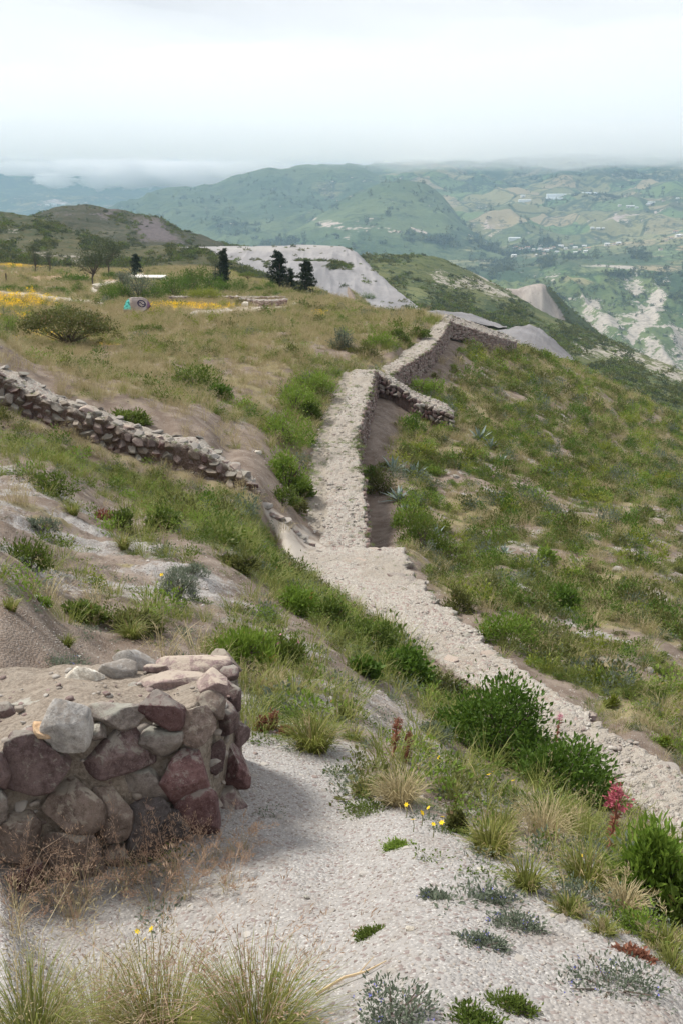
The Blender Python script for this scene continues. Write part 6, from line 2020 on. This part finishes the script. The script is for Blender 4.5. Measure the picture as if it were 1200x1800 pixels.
bush(725, 760, 50, 34, 'leaf_dark', 'dark green shrub in the hollow below the short cross wall', 1200, .12, .4, 46)
bush(735, 800, 50, 22, 'leaf_yellow', 'yellow green shrub above the agaves', 800, .11, .4, 30)
bush(735, 690, 40, 26, 'leaf_bright', 'bright green shrub behind the short cross wall', 800, .12, .4, 34)
bush(762, 692, 50, 26, 'leaf_bright', 'rounder bright green shrub right of the one behind the cross wall', 900, .12, .4, 34)
bush(1170, 855, 56, 26, 'leaf_yellow', 'bright yellow green elongated shrub on the far part of the slope', 1200, .13, .3, 40, upright=.8)
bush(1060, 800, 50, 24, 'leaf_yellow', 'yellow green grassy clump high on the slope', 1000, .2, .12, 40, upright=1.4)
bush(1075, 1240, 26, 22, 'leaf_yellow', 'small yellow green rosette by the lower rubble wall', 300, .09, .2, 16, upright=1.0)
bush(1165, 1310, 26, 16, 'leaf_yellow', 'yellow rosette plant near the wall edge', 300, .09, .2, 16, upright=1.0)
bush(885, 1130, 100, 50, 'leaf_bright', 'long green bush on the slope beside the rubble wall', 1800, .08, .35, 60)
bush(800, 1075, 70, 40, 'leaf_olive', 'dry olive brush just right of the rubble wall', 1200, .08, .35, 46)
bush(990, 1070, 60, 40, 'leaf_dark', 'dark green round shrub on the middle of the slope', 1300, .1, .4, 46)
bush(952, 995, 50, 34, 'leaf_bright', 'bright green shrub above the dark round shrub', 1000, .1, .4, 40)
bush(893, 905, 36, 32, 'leaf_dark', 'dark small round shrub upper on the slope', 900, .1, .4, 34)

# shrubs on the valley side: each one an object, sharing a few meshes
SHR = []
for i, (mt, wd) in enumerate((('leaf_mid', 2.6), ('leaf_olive', 3.0), ('leaf_dark', 1.2), ('leaf_bright', 1.5), ('leaf_grey', .7), ('leaf_mid', 2.0))):
    geo = bush_geo(2300 + i, 620, (.5, .42, .42), .085, .42, 34, .17, .5, lob=.4)
    o = geo_obj('foliage', geo, M[mt]); tw = geo_obj('stem', twigs_geo(2300 + i, (.5, .42, .42), 6, .012), M['twig'])
    SHR.append((o.data, tw.data, wd, mt))
    bpy.data.objects.remove(o); bpy.data.objects.remove(tw)
WN = {'leaf_mid': 'green', 'leaf_olive': 'olive', 'leaf_dark': 'dark green', 'leaf_bright': 'bright green', 'leaf_grey': 'grey green'}
cand = np.stack([srng.uniform(650, 1240, 900), srng.uniform(590, 1420, 900)], -1)
hp = hit(cand[:, 0], cand[:, 1])
m1, _ = masks(hp[:, 0], hp[:, 1])
ok = free(hp[:, 0], hp[:, 1]) & (side(hp[:, 0], hp[:, 1]) > 1.0) & (hp[:, 1] < 120) & (srng.random(900) < .25 + m1[:, 0])
wts = np.array([s[2] for s in SHR]); wts /= wts.sum()
ns = 0
MARKS = [((690, 828), 'the agave cluster'), ((795, 740), 'the end of the short cross wall'), ((850, 585), 'the far cross wall'), ((842, 775), 'the large lone agave'), ((1170, 855), 'the elongated yellow green shrub'), ((1060, 800), 'the yellow green grassy clump'),
         ((990, 1070), 'the dark round shrub mid slope'), ((885, 1130), 'the long green bush by the wall'), ((1165, 1310), 'the yellow rosette plant'), ((935, 946), 'the whitish slope rock'), ((1140, 1180), 'the pale slope stone'), ((1083, 1005), 'the pale rock high on the slope'), ((893, 905), 'the dark small round shrub')]
SHRUBS = []
for (px, py), p in zip(cand[ok], hp[ok]):
    if ns >= 285:
        break
    i = int(srng.choice(len(SHR), p=wts))
    k = ppm(p)
    wpx = srng.uniform(14, 40) * (1.0 if py > 750 else .6)
    s = max(.35, min(2.2, wpx * k))
    r = empty('slope_shrub', (p[0], p[1], p[2] - .04), 'low %s shrub on the steep slope right of the ridge wall' % WN[SHR[i][3]], 'shrub', '%s shrubs on the steep slope' % WN[SHR[i][3]], srng.uniform(0, 6.28))
    r.scale = (s * srng.uniform(.8, 1.3), s, s * srng.uniform(.6, .95))
    for nm, me in (('foliage', SHR[i][0]), ('stem', SHR[i][1])):
        c = bpy.data.objects.new(nm, me)
        COL.objects.link(c)
        c.parent = r
    ns += 1
    md = [math.hypot(px - m[0][0], py - m[0][1]) for m in MARKS]
    SHRUBS.append((WN[SHR[i][3]], int(np.argmin(md)), min(md), r))
for cn in set(s_[0] for s_ in SHRUBS):
    for mi in range(len(MARKS)):
        for rank, s_ in enumerate(sorted([s_ for s_ in SHRUBS if s_[0] == cn and s_[1] == mi], key=lambda s_: s_[2])):
            s_[3]['label'] = 'low %s shrub%s closest to %s' % (cn, '' if rank == 0 else ' ' + ordinal(rank + 1), MARKS[mi][1])

# ------------------------------------------------------------------ the plateau: trees, shrubs, ruins, boulder, house
def tree_geo(kind, seed, h, w_, leaf=None):
    g = np.random.default_rng(seed)
    paths, rad = [], []
    tr = max(.05, h * .022)
    if kind == 'conifer':          # ragged dark cypress with drooping boughs
        lean = g.normal(0, .05, 2)
        top = np.array([lean[0] * h, lean[1] * h, h])
        paths.append([np.array([0, 0, -.1]), top * .5 + g.normal(0, .03, 3) * h, top]); rad.append([tr, tr * .6, tr * .15])
        C, D = [], []
        nb = 34
        for i in range(nb):
            t = .16 + .82 * (i / nb) ** .9
            r = w_ / 2 * (1.15 - t) ** .75 * g.uniform(.45, 1.2) * (1 if t < .9 else .7)
            a = i * 2.4 + g.normal(0, .4)
            s = top * t
            e = s + np.array([math.cos(a) * r, math.sin(a) * r, h * g.uniform(-.05, .05)])
            paths.append([s, (s + e) / 2 + np.array([0, 0, .02 * h]), e]); rad.append([tr * .3, tr * .2, tr * .08])
            m = 80
            q = g.uniform(.15, 1.05, (m, 1))
            C.append(s + (e - s) * q + g.normal(size=(m, 3)) * np.array([.05, .05, .035]) * h * (.5 + .5 * (1 - t)))
            D.append(unit((e - s) * .6 / max(r, .1) + np.array([0, 0, -.5]) + g.normal(size=(m, 3)) * .5))
        C = np.concatenate(C); D = np.concatenate(D)
        lv = leaves(C, D, unit(g.normal(size=C.shape)), g.uniform(.5, 1.2, len(C)) * (leaf or .085 * h), g.uniform(.5, 1.2, len(C)) * (leaf or .085 * h) * .38, g)
    else:
        prm = {'airy': (.34, 1.0, 26, .055, .10), 'column': (.22, 1.0, 16, .05, .09), 'umbrella': (.60, 1.0, 26, .05, .09), 'round': (.12, 1.0, 36, .075, .13), 'spreading': (.12, .95, 60, .036, .085)}[kind]
        lo, hi, nb, lf, sg = prm
        paths.append([np.array([0, 0, -.1]), np.array([g.normal(0, .02) * h, 0, lo * h * .6]), np.array([g.normal(0, .04) * h, g.normal(0, .03) * h, lo * h * 1.1])]); rad.append([tr * 1.2, tr, tr * .8])
        C, D = [], []
        for i in range(nb):
            a = g.uniform(0, 6.283)
            q = math.sqrt(g.random())
            if kind == 'umbrella':
                z = h * (hi - .16 * q * q - g.uniform(0, .10))
            elif kind == 'spreading':
                z = h * (lo + (hi - lo) * (.35 + .65 * math.sqrt(max(0, 1 - q * q))) * g.uniform(.75, 1.0))
            elif kind == 'column':
                z = h * (lo + (hi - lo) * g.random())
                q *= .5 + .5 * math.sin(3.14 * min(1, (z / h - lo) / (hi - lo) + .12))
            else:
                z = h * (lo + (hi - lo) * (.5 + .5 * math.sqrt(max(0, 1 - q * q)) * g.uniform(-.9, 1)))
            e = np.array([math.cos(a) * q * w_ / 2, math.sin(a) * q * w_ / 2, z])
            s = paths[0][2] * g.uniform(.65, 1.0)
            paths.append([s, s * .4 + e * .6 + np.array([0, 0, -.02 * h]), e]); rad.append([tr * .45, tr * .28, tr * .1])
            m = 60 if kind != 'spreading' else 120
            flat = np.array([1, 1, .35]) if kind in ('umbrella', 'spreading') else np.array([1, 1, .8])
            C.append(e + g.normal(size=(m, 3)) * sg * max(h, w_) * flat)
            D.append(unit(g.normal(size=(m, 3)) + np.array([0, 0, .2])))
        C = np.concatenate(C); D = np.concatenate(D)
        C[:, 2] = np.maximum(C[:, 2], .05 * h)
        ll = leaf or lf * max(h, w_)
        lv = leaves(C, D, unit(g.normal(size=C.shape)), g.uniform(.6, 1.3, len(C)) * ll, g.uniform(.6, 1.3, len(C)) * ll * .45, g)
    return tube_geo(paths[:1], rad[:1], 6), tube_geo(paths[1:], rad[1:], 3), lv


def tree(px, py, hpx, wpx, kind, mat, label, name, seed=None, group=None, p=None):
    p = hit1(px, py) if p is None else p
    k = ppm(p)
    t, b, lv = tree_geo(kind, seed or int(px * 5 + py), hpx * k, wpx * k)
    return plant(name, [('trunk', t, M['twig']), ('branch', b, M['twig']), ('crown', lv, M[mat])], px, py, label, 'tree', group, p=p)


tree(118, 612, 70, 140, 'spreading', 'leaf_olive', 'wide low spreading acacia tree in the terrace grass among yellow flowers', 'acacia_tree')
tree(164, 503, 66, 56, 'airy', 'tree_leaf', 'open branched tree beside the white rock on the fields', 'field_tree')
tree(192, 484, 62, 44, 'airy', 'tree_leaf', 'taller grey green tree behind the open branched field tree', 'field_tree')
tree(63, 479, 46, 16, 'column', 'tree_leaf', 'slender tree at the yellow field edge, left of a pair', 'slender_tree')
tree(88, 480, 36, 10, 'column', 'tree_leaf', 'thinnest bare looking tree right of the slender one', 'slender_tree')
tree(240, 487, 40, 30, 'conifer', 'conifer', 'small dark conifer in front of the white roofed house', 'conifer_tree')
tree(392, 506, 66, 32, 'conifer', 'conifer', 'dark narrow conifer rising from the shrubs on the plateau', 'conifer_tree')
tree(379, 500, 44, 18, 'column', 'tree_leaf', 'grey green tree touching the narrow dark conifer', 'slender_tree')
tree(437, 500, 20, 32, 'umbrella', 'leaf_mid', 'small flat topped acacia on the reddish field', 'acacia_tree')
tree(491, 510, 66, 56, 'conifer', 'conifer', 'tall ragged black conifer with twisted top, left of three', 'conifer_tree', 77)
tree(511, 511, 38, 32, 'conifer', 'conifer', 'short dark conifer tucked against the tall ragged one', 'conifer_tree', 78)
tree(537, 520, 60, 54, 'conifer', 'conifer', 'leaning black conifer standing apart on the right of the three', 'conifer_tree', 79)
tree(606, 525, 30, 18, 'round', 'conifer', 'small dark rounded tree on the plateau edge before the spoil tip', 'small_tree')
tree(558, 505, 16, 30, 'umbrella', 'leaf_mid', 'low flat green tree behind the leaning conifer', 'acacia_tree')
tree(220, 515, 40, 22, 'airy', 'leaf_grey', 'grey leaved young tree left of the shrub mass', 'small_tree')
PB = [(246, 528, 60, 40, 'leaf_grey', 'large bluish grey shrub at the left of the shrub mass'), (285, 524, 44, 26, 'leaf_dark', 'dark green shrub before the white roofed house'), (306, 526, 50, 34, 'leaf_dark', 'round dark shrub in the middle of the shrub mass'), (332, 516, 46, 26, 'leaf_mid', 'mid green shrub behind the yellow green ones'),
      (348, 505, 60, 26, 'leaf_olive', 'pale olive shrub at the back of the shrub mass'), (345, 530, 44, 18, 'leaf_yellow', 'yellow green shrub in front of the shrub mass'), (372, 530, 44, 20, 'leaf_yellow', 'second yellow green shrub right of the first'), (376, 514, 46, 24, 'leaf_mid', 'shrub at the foot of the narrow conifer'),
      (400, 518, 46, 22, 'leaf_dark', 'dark shrub right of the narrow conifer'), (425, 514, 24, 18, 'leaf_dark', 'dark shrub near the flat topped acacia'), (190, 532, 40, 20, 'leaf_mid', 'green shrub left of the painted boulder'), (215, 527, 44, 22, 'leaf_mid', 'green shrub behind the painted boulder'),
      (268, 528, 40, 18, 'leaf_mid', 'green shrub behind the painted boulder on its right'), (190, 517, 30, 16, 'leaf_dark', 'dark shrub below the white rock'), (140, 514, 24, 14, 'leaf_mid', 'green shrub above the track left of the white rock'), (475, 512, 24, 14, 'leaf_dark', 'dark shrub left of the tall ragged conifer'),
      (135, 497, 60, 12, 'leaf_mid', 'low green scrub on the reddish field'), (20, 512, 40, 8, 'leaf_dark', 'low dark scrub along the track at the left'), (60, 512, 34, 8, 'leaf_mid', 'low green scrub along the track'), (100, 516, 40, 9, 'leaf_dark', 'low dark scrub above the track'),
      (12, 590, 40, 30, 'leaf_bright', 'bright green shrub at the left frame edge among flowers'), (645, 530, 24, 14, 'leaf_mid', 'small shrub on the plateau edge beside the tip'), (580, 514, 40, 8, 'leaf_mid', 'low green scrub on the plateau edge'), (165, 590, 44, 10, 'leaf_mid', 'low shrub right of the spreading acacia'),
      (195, 490, 30, 10, 'leaf_dark', 'dark scrub under the tall grey green tree'), (450, 516, 40, 8, 'leaf_mid', 'low green scrub behind the ruined wall')]
for px, py, w_, h_, mt, lb in PB:
    p = hit1(px, py)
    k = ppm(p)
    bush(px, py, w_ * 1.1, h_ * 1.2, {'leaf_mid': 'leaf_dark', 'leaf_olive': 'leaf_mid'}.get(mt, mt), lb, 2400, .05 * w_ * k, .5, 46, name='shrub', cat='shrub', sig=.17)

# painted boulder
def boulder_mat():
    m, nt = mat_new('painted_boulder')
    co = nt.n('ShaderNodeTexCoord')
    V = (co, 'Object')
    s = nt.n('ShaderNodeSeparateXYZ', i={0: V})
    a = nt.noise(V, 1.4, 6, .7, .4)
    b = nt.noise(V, 6, 5, .7)
    c = nt.mix(nt.ramp(a, .4, .6), (0.26, 0.215, 0.20), (0.36, 0.32, 0.30))
    c = nt.mix(nt.ramp(b, .55, .7, 0, .6), c, (0.16, 0.12, 0.12))
    c = nt.mix(nt.ramp((s, 2), .28, .05, 0, .5), c, (0.33, 0.22, 0.16))
    # turquoise paint on the left shoulder with darker green strokes
    left = nt.math('ADD', nt.math('MULTIPLY', (s, 0), -1.0), nt.math('MULTIPLY', (s, 2), -.32))
    tq = nt.ramp(nt.math('ADD', left, nt.math('MULTIPLY', a, .35)), .42, .52)
    tq = nt.math('MULTIPLY', tq, nt.ramp((s, 2), .38, .5))
    c = nt.mix(tq, c, nt.mix(nt.ramp(b, .50, .58), (0.12, 0.56, 0.52), (0.02, 0.16, 0.14)))
    # purple paint on the right edge
    c = nt.mix(nt.math('MULTIPLY', nt.ramp((s, 0), .78, .95), nt.ramp((s, 2), .3, .5), clamp=True), c, (0.16, 0.09, 0.15))
    # dark ring with a stroke inside
    dx = nt.math('SUBTRACT', (s, 0), .42)
    dz = nt.math('MULTIPLY', nt.math('SUBTRACT', nt.math('ADD', (s, 2), nt.math('MULTIPLY', dx, .25)), .93), 1.25)
    r = nt.math('SQRT', nt.math('ADD', nt.math('MULTIPLY', dx, dx), nt.math('MULTIPLY', dz, dz)))
    ring = nt.math('LESS_THAN', nt.math('ABSOLUTE', nt.math('SUBTRACT', r, .31)), .06)
    sw = nt.math('LESS_THAN', nt.math('ABSOLUTE', nt.math('SUBTRACT', nt.math('ADD', dz, nt.math('MULTIPLY', nt.math('SINE', nt.math('MULTIPLY', dx, 14.0)), .07)), 0.0)), .05)
    sw = nt.math('MULTIPLY', sw, nt.math('LESS_THAN', r, .26))
    front = nt.math('LESS_THAN', (s, 1), 0.2)
    c = nt.mix(nt.math('MULTIPLY', nt.math('MAXIMUM', ring, sw), front), c, (0.035, 0.03, 0.06))
    finish(nt, c, .9, b, .5, .05)
    return m


p = hit1(243, 553)
s = 21 * ppm(p)
V, Fc = stone_shape(4, 3001, 8, .06, .35)
V = V * np.array([s * 1.0, s * .8, s * .86])
V[:, 0] *= 1.12 - .30 * np.clip(V[:, 2] / (s * .86), -1, 1)
V[:, 0] += (V[:, 2] / (s * .70)) * -.02
V[:, 2] += s * .55
bo = mesh_obj('painted_boulder', V / (s / 1.05), Fc, boulder_mat())
bo.scale = (s / 1.05,) * 3
bo.location = tuple(p)
tag(bo, 'large boulder with turquoise paint and a dark painted ring beside the yellow flowers', 'boulder')
p = hit1(173, 508)
s = 10 * ppm(p)
V, Fc = stone_shape(3, 3002, 9, .08, .3)
o = mesh_obj('white_rock', V * np.array([s, s * .8, s * .75]), Fc, M['rock_white'])
o.location = (p[0], p[1], p[2] + s * .4)
tag(o, 'white pointed rock beside the open branched field tree', 'rock')

# ruined low wall on the plateau
p = hit1(460, 537)
ru = empty('ruined_wall', tuple(p), 'low ruined wall of reddish and pale stones on the plateau by the track', 'wall')
RU_F = np.array([hit1(px, py) for px, py in ((422, 535), (445, 538), (475, 539), (504, 538))]) + np.array([0, 0, .55])
RU_B = RU_F + np.array([0, 1.6, .05])
_, L_, R_ = strip_wall(ru, 'wall_top', RU_B, RU_F, .6, .6, 80, 8, None, None, .08, .15, 91)
rubble_top(ru, L_, R_, 320, .06, .16, 92)
facing(ru, R_, .55, 260, .17, 93)
p = hit1(350, 527)
rb = empty('ruined_wall', tuple(p), 'long broken line of stones behind the yellow flower patch', 'wall')
RB_F = np.array([hit1(px, py) for px, py in ((298, 530), (340, 529), (390, 529), (430, 530), (500, 530))]) + np.array([0, 0, .45])
_, L_, R_ = strip_wall(rb, 'wall_top', RB_F + np.array([0, 1.5, .03]), RB_F, .5, .5, 120, 6, None, None, .12, .3, 94)
rubble_top(rb, L_, R_, 420, .07, .22, 95)
facing(rb, R_, .5, 380, .18, 96)
p = hit1(431, 539)
s = 6 * ppm(p)
V, Fc = stone_shape(2, 3003, 3, .04, 1.0)
o = mesh_obj('white_block', V * np.array([s * 1.0, s * .8, s * .8]), Fc, M['rock_white'])
o.location = (p[0], p[1], p[2] + s * .7)
tag(o, 'white squared block at the left end of the ruined wall', 'stone')


def plain_mat(name, c0, c1, scale=2.0, rough=.85):
    m, nt = mat_new(name)
    co = nt.n('ShaderNodeTexCoord')
    a = nt.noise((co, 'Object'), scale, 5, .65)
    finish(nt, nt.mix(nt.ramp(a, .35, .65), c0, c1), rough)
    return m


M['white_wall'] = plain_mat('white_plaster', (0.62, 0.60, 0.56), (0.72, 0.70, 0.67))
M['white_roof'] = plain_mat('white_sheet_roof', (0.66, 0.67, 0.67), (0.78, 0.78, 0.78))
M['red_roof'] = plain_mat('red_tile_roof', (0.30, 0.16, 0.11), (0.38, 0.22, 0.16))
M['dark_open'] = plain_mat('dark_opening', (0.04, 0.04, 0.045), (0.06, 0.06, 0.065))
M['plastic'] = plain_mat('greenhouse_film', (0.66, 0.70, 0.72), (0.76, 0.79, 0.80), .2)
M['wood'] = plain_mat('weathered_wood', (0.10, 0.075, 0.055), (0.16, 0.125, 0.095), 8)


def box_geo(x0, x1, y0, y1, z0, z1):
    V = np.array([(x, y, z) for x in (x0, x1) for y in (y0, y1) for z in (z0, z1)], float)
    Fq = np.array([(0, 1, 3, 2), (4, 6, 7, 5), (0, 4, 5, 1), (2, 3, 7, 6), (0, 2, 6, 4), (1, 5, 7, 3)])
    return V, Fq


def gable(w_, d, z0, rise, over):
    x, y = w_ / 2 + over, d / 2 + over
    th = .12 * rise + .08
    V = np.array([(-x, -y, z0), (x, -y, z0), (x, 0, z0 + rise), (-x, 0, z0 + rise), (x, y, z0), (-x, y, z0)], float)
    V = np.concatenate([V, V + np.array([0, 0, th])])
    Fq = np.array([(6, 7, 8, 9), (9, 8, 10, 11), (0, 3, 2, 1), (3, 5, 4, 2), (0, 1, 7, 6), (5, 11, 10, 4), (0, 6, 9, 3), (3, 9, 11, 5), (1, 2, 8, 7), (2, 4, 10, 8)])
    return V, Fq


def house_parts(root, w_, d, h, roofm, wallm, rise=None):
    mesh_obj('wall', *box_geo(-w_ / 2, w_ / 2, -d / 2, d / 2, -.6, h), M[wallm], root, smooth=False)
    mesh_obj('roof', *gable(w_, d, h + .01, rise or d * .22, .3), M[roofm], root, smooth=False)
    n = max(2, int(w_ / 3.2))
    for i in range(n):
        x = -w_ / 2 + (i + .5) * w_ / n
        f = mesh_obj('door' if i == n // 2 else 'window', *box_geo(x - .5, x + .5, -d / 2 - .03, -d / 2 + .1, .0 if i == n // 2 else h * .38, h * .82), M['dark_open'], root, smooth=False)


p = hit1(266, 494)
hs = empty('house', tuple(p), 'low white roofed house half hidden behind the plateau shrubs', 'house', None, .06)
mesh_obj('wall', *box_geo(-2.6, 2.6, -1.6, 1.6, -.8, .6), M['white_wall'], hs, smooth=False)
mesh_obj('roof', *gable(5.2, 3.2, .62, .4, .25), M['white_wall'], hs, smooth=False)
mesh_obj('door', *box_geo(1.2, 2.0, -1.63, -1.5, -.7, .5), M['dark_open'], hs, smooth=False)
p = hit1(12, 497)
fp = mesh_obj('fence_post', *box_geo(-.09, .09, -.09, .09, -.3, 16 * ppm(p)), M['wood'], smooth=False)
fp.location = tuple(p)
tag(fp, 'lone dark wooden post standing in the reddish field at the left', 'post')


# ------------------------------------------------------------------ scrub on the hills and woods on the far slopes
def hill_points(name, n, wf, frame=60):
    V, mk = LOFT[name]
    v = V[:-1, :-1].reshape(-1, 3); m = mk[:-1, :-1].reshape(-1, 3)
    e1 = (V[:-1, 1:] - V[:-1, :-1]).reshape(-1, 3); e2 = (V[1:, :-1] - V[:-1, :-1]).reshape(-1, 3)
    px, py, d = proj(v)
    k = (px > -frame) & (px < 1200 + frame)
    wgt = wf(px, py, m) * k
    wgt = wgt * np.minimum(1, np.linalg.norm(np.cross(e1, e2), axis=1) / (d * d) * 1e6 + .15)
    i = srng.choice(len(v), n, p=wgt / wgt.sum())
    return v[i] + e1[i] * srng.random((n, 1)) + e2[i] * srng.random((n, 1)), m[i]


proto_coll('hill_bush', [(bush_geo(2500 + i, 90, (.5, .5, .42), .17, .6, 14, .22), M[m]) for i, m in enumerate(('leaf_olive', 'leaf_olive', 'tree_leaf', 'leaf_mid', 'tree_leaf'))])
proto_coll('far_tree', [(bush_geo(2520 + i, 70, (.5, .5, .8), .24, .6, 12, .22), M[m]) for i, m in enumerate(('tree_leaf', 'leaf_olive', 'conifer', 'tree_leaf'))])


def hill_scatter(name, hills, coll, s0, s1):
    Pt, S = [], []
    for hn, n, wf in hills:
        v, m = hill_points(hn, n, wf)
        Pt.append(v); S.append(s0 * (s1 / s0) ** (srng.random(n) ** 1.6))
    Pt = np.concatenate(Pt); S = np.concatenate(S)
    n = len(Pt)
    Pt[:, 2] -= S * .06
    rot = np.stack([0 * S, 0 * S, srng.uniform(0, 6.28, n)], -1)
    scl = np.stack([S * srng.uniform(.8, 1.3, n), S, S * srng.uniform(.7, 1.1, n)], -1)
    return scatter(name, coll, Pt, rot, scl, srng.integers(0, PROTO[coll][1], n))


def clumpy(px, py, sc, seed):
    return np.clip(.25 + 1.3 * fbm(px / sc, py / sc * 2.4, None, 3, seed), .02, 1)


hill_scatter('hill_scrub', [('left_hill', 3600, lambda px, py, m: clumpy(px, py, 40, 1) * (1 - m[:, 0])), ('dark_hill', 1100, lambda px, py, m: clumpy(px, py, 40, 2) * (1 - m[:, 0] * .9))], 'hill_bush', 1.2, 4.2)
hill_scatter('ridge_scrub', [('green_ridge', 6500, lambda px, py, m: clumpy(px, py, 50, 3) * (.35 + 1.4 * m[:, 2]) * np.clip(1 - m[:, 0], 0, 1)), ('tuff_cliff', 500, lambda px, py, m: m[:, 1] + .004)], 'hill_bush', 1.3, 4.6)
hill_scatter('tip_scrub', [('quarry_tip', 420, lambda px, py, m: m[:, 1] ** 2 + .002)], 'hill_bush', 1.2, 3.4)
hill_scatter('canyon_woods', [('canyon_wall', 3600, lambda px, py, m: clumpy(px, py, 40, 4) * (.12 + 1.4 * m[:, 2]) * np.clip(1 - 1.2 * m[:, 0], 0, 1))], 'far_tree', 4, 11)
hill_scatter('mountain_woods', [('mountain_range', 3600, lambda px, py, m: clumpy(px, py, 34, 5) * (.06 + 1.4 * m[:, 2])), ('front_mountain', 900, lambda px, py, m: clumpy(px, py, 34, 6) * (.05 + 1.4 * m[:, 2]))], 'far_tree', 7, 20)

# ------------------------------------------------------------------ houses and greenhouses on the far valley side
from mathutils.bvhtree import BVHTree
FARTREE = []
for nm in ('canyon_wall', 'mountain_range', 'front_mountain', 'blue_range'):
    V, _ = LOFT[nm]
    FARTREE.append(BVHTree.FromPolygons([tuple(v) for v in V.reshape(-1, 3)], [tuple(int(q) for q in f) for f in grid_faces(V.shape[0], V.shape[1])]))


def far_hit(px, py):
    d = Vector(P(px, py, 1.0)).normalized()
    best = None
    for b in FARTREE:
        r = b.ray_cast(Vector((0, 0, 0)), d)
        if r[0] is not None and (best is None or r[3] < best[1]):
            best = (r[0], r[3])
    return np.array(best[0]) if best else None


HP = {}
for i, (roofm, wallm) in enumerate((('white_roof', 'white_wall'), ('red_roof', 'white_wall'), ('white_roof', 'white_wall'))):
    r = bpy.data.objects.new('proto', None); COL.objects.link(r)
    house_parts(r, 10, 7, (3.4, 3.2, 5.2)[i], roofm, wallm)
    HP[i] = [(c.name.split('.')[0], c.data) for c in r.children]
    for c in list(r.children):
        bpy.data.objects.remove(c)
    bpy.data.objects.remove(r)


def far_house(px, py, wpx, i, label, group, sy=1.0):
    p = far_hit(px, py)
    if p is None:
        return
    s = wpx * ppm(p) / 10
    r = empty('house', tuple(p + np.array([0, 0, .2])), label, 'house', group, srng.uniform(-.5, .5))
    r.scale = (s, s * .8, s * .8 * sy)
    for nm, me in HP[i]:
        c = bpy.data.objects.new(nm, me); COL.objects.link(c); c.parent = r


VILL = {'white houses of the valley village': [(905, 436), (915, 439), (926, 437), (936, 441), (948, 439), (960, 442), (972, 436), (985, 434), (993, 439), (1003, 431), (1010, 437), (1018, 441), (1026, 434), (1033, 438), (978, 444), (1010, 445), (1028, 444), (942, 450), (955, 447), (902, 452), (1066, 432), (1078, 430), (1086, 429)],
        'small houses on the upper mountain slope': [(1088, 363), (1103, 365), (1110, 364), (1118, 366), (1141, 359), (1148, 357), (1165, 354), (1040, 402), (1050, 403), (1059, 402), (918, 347), (1190, 350), (1138, 361)],
        'houses on the plateau above the canyon': [(1170, 424), (1178, 420), (1190, 417), (1195, 414), (1186, 409), (1160, 440)],
        'tiny houses at the foot of the blue range': [(70, 361), (84, 362), (96, 363), (112, 361)]}
for gname, lst in VILL.items():
    xs = sorted(lst)
    for j, (px, py) in enumerate(lst):
        od = ordinal(xs.index((px, py)) + 1)
        far_house(px, py, srng.uniform(5, 9), int(srng.integers(0, 3)), {'w': 'white house in the village beyond the canyon, %s from the left', 's': 'small pale house on the mountain below the cloud, %s from the left', 'h': 'pale house on the plateau above the canyon cliffs, %s from the left', 't': 'tiny pale house at the foot of the blue range, %s from the left'}[gname[0]] % od, gname)
for px, py, w_, hh, lb in ((970, 351, 38, 3.5, 'long white greenhouse on the mountain terrace beside the pale field'), (921, 354, 22, 3, 'shorter white greenhouse left of the long one'), (1035, 341, 28, 3, 'white greenhouse highest under the cloud'), (985, 344, 50, 2.5, 'thin long white greenhouse row above the pale field'), (903, 421, 20, 5, 'white shed in the valley left of the village')):
    p = far_hit(px, py)
    if p is None:
        continue
    k = ppm(p)
    r = empty('greenhouse', tuple(p), lb, 'greenhouse', None, -.03)
    L_ = w_ * k
    mesh_obj('wall', *box_geo(-L_ / 2, L_ / 2, -9, 9, -8, 5), M['plastic'], r, smooth=False)
    for q in range(3):
        o = mesh_obj('roof', *gable(L_, 6, 5.02, 2.0, .0), M['plastic'], r, smooth=False)
        o.location = (0, -6 + 6 * q, 0)
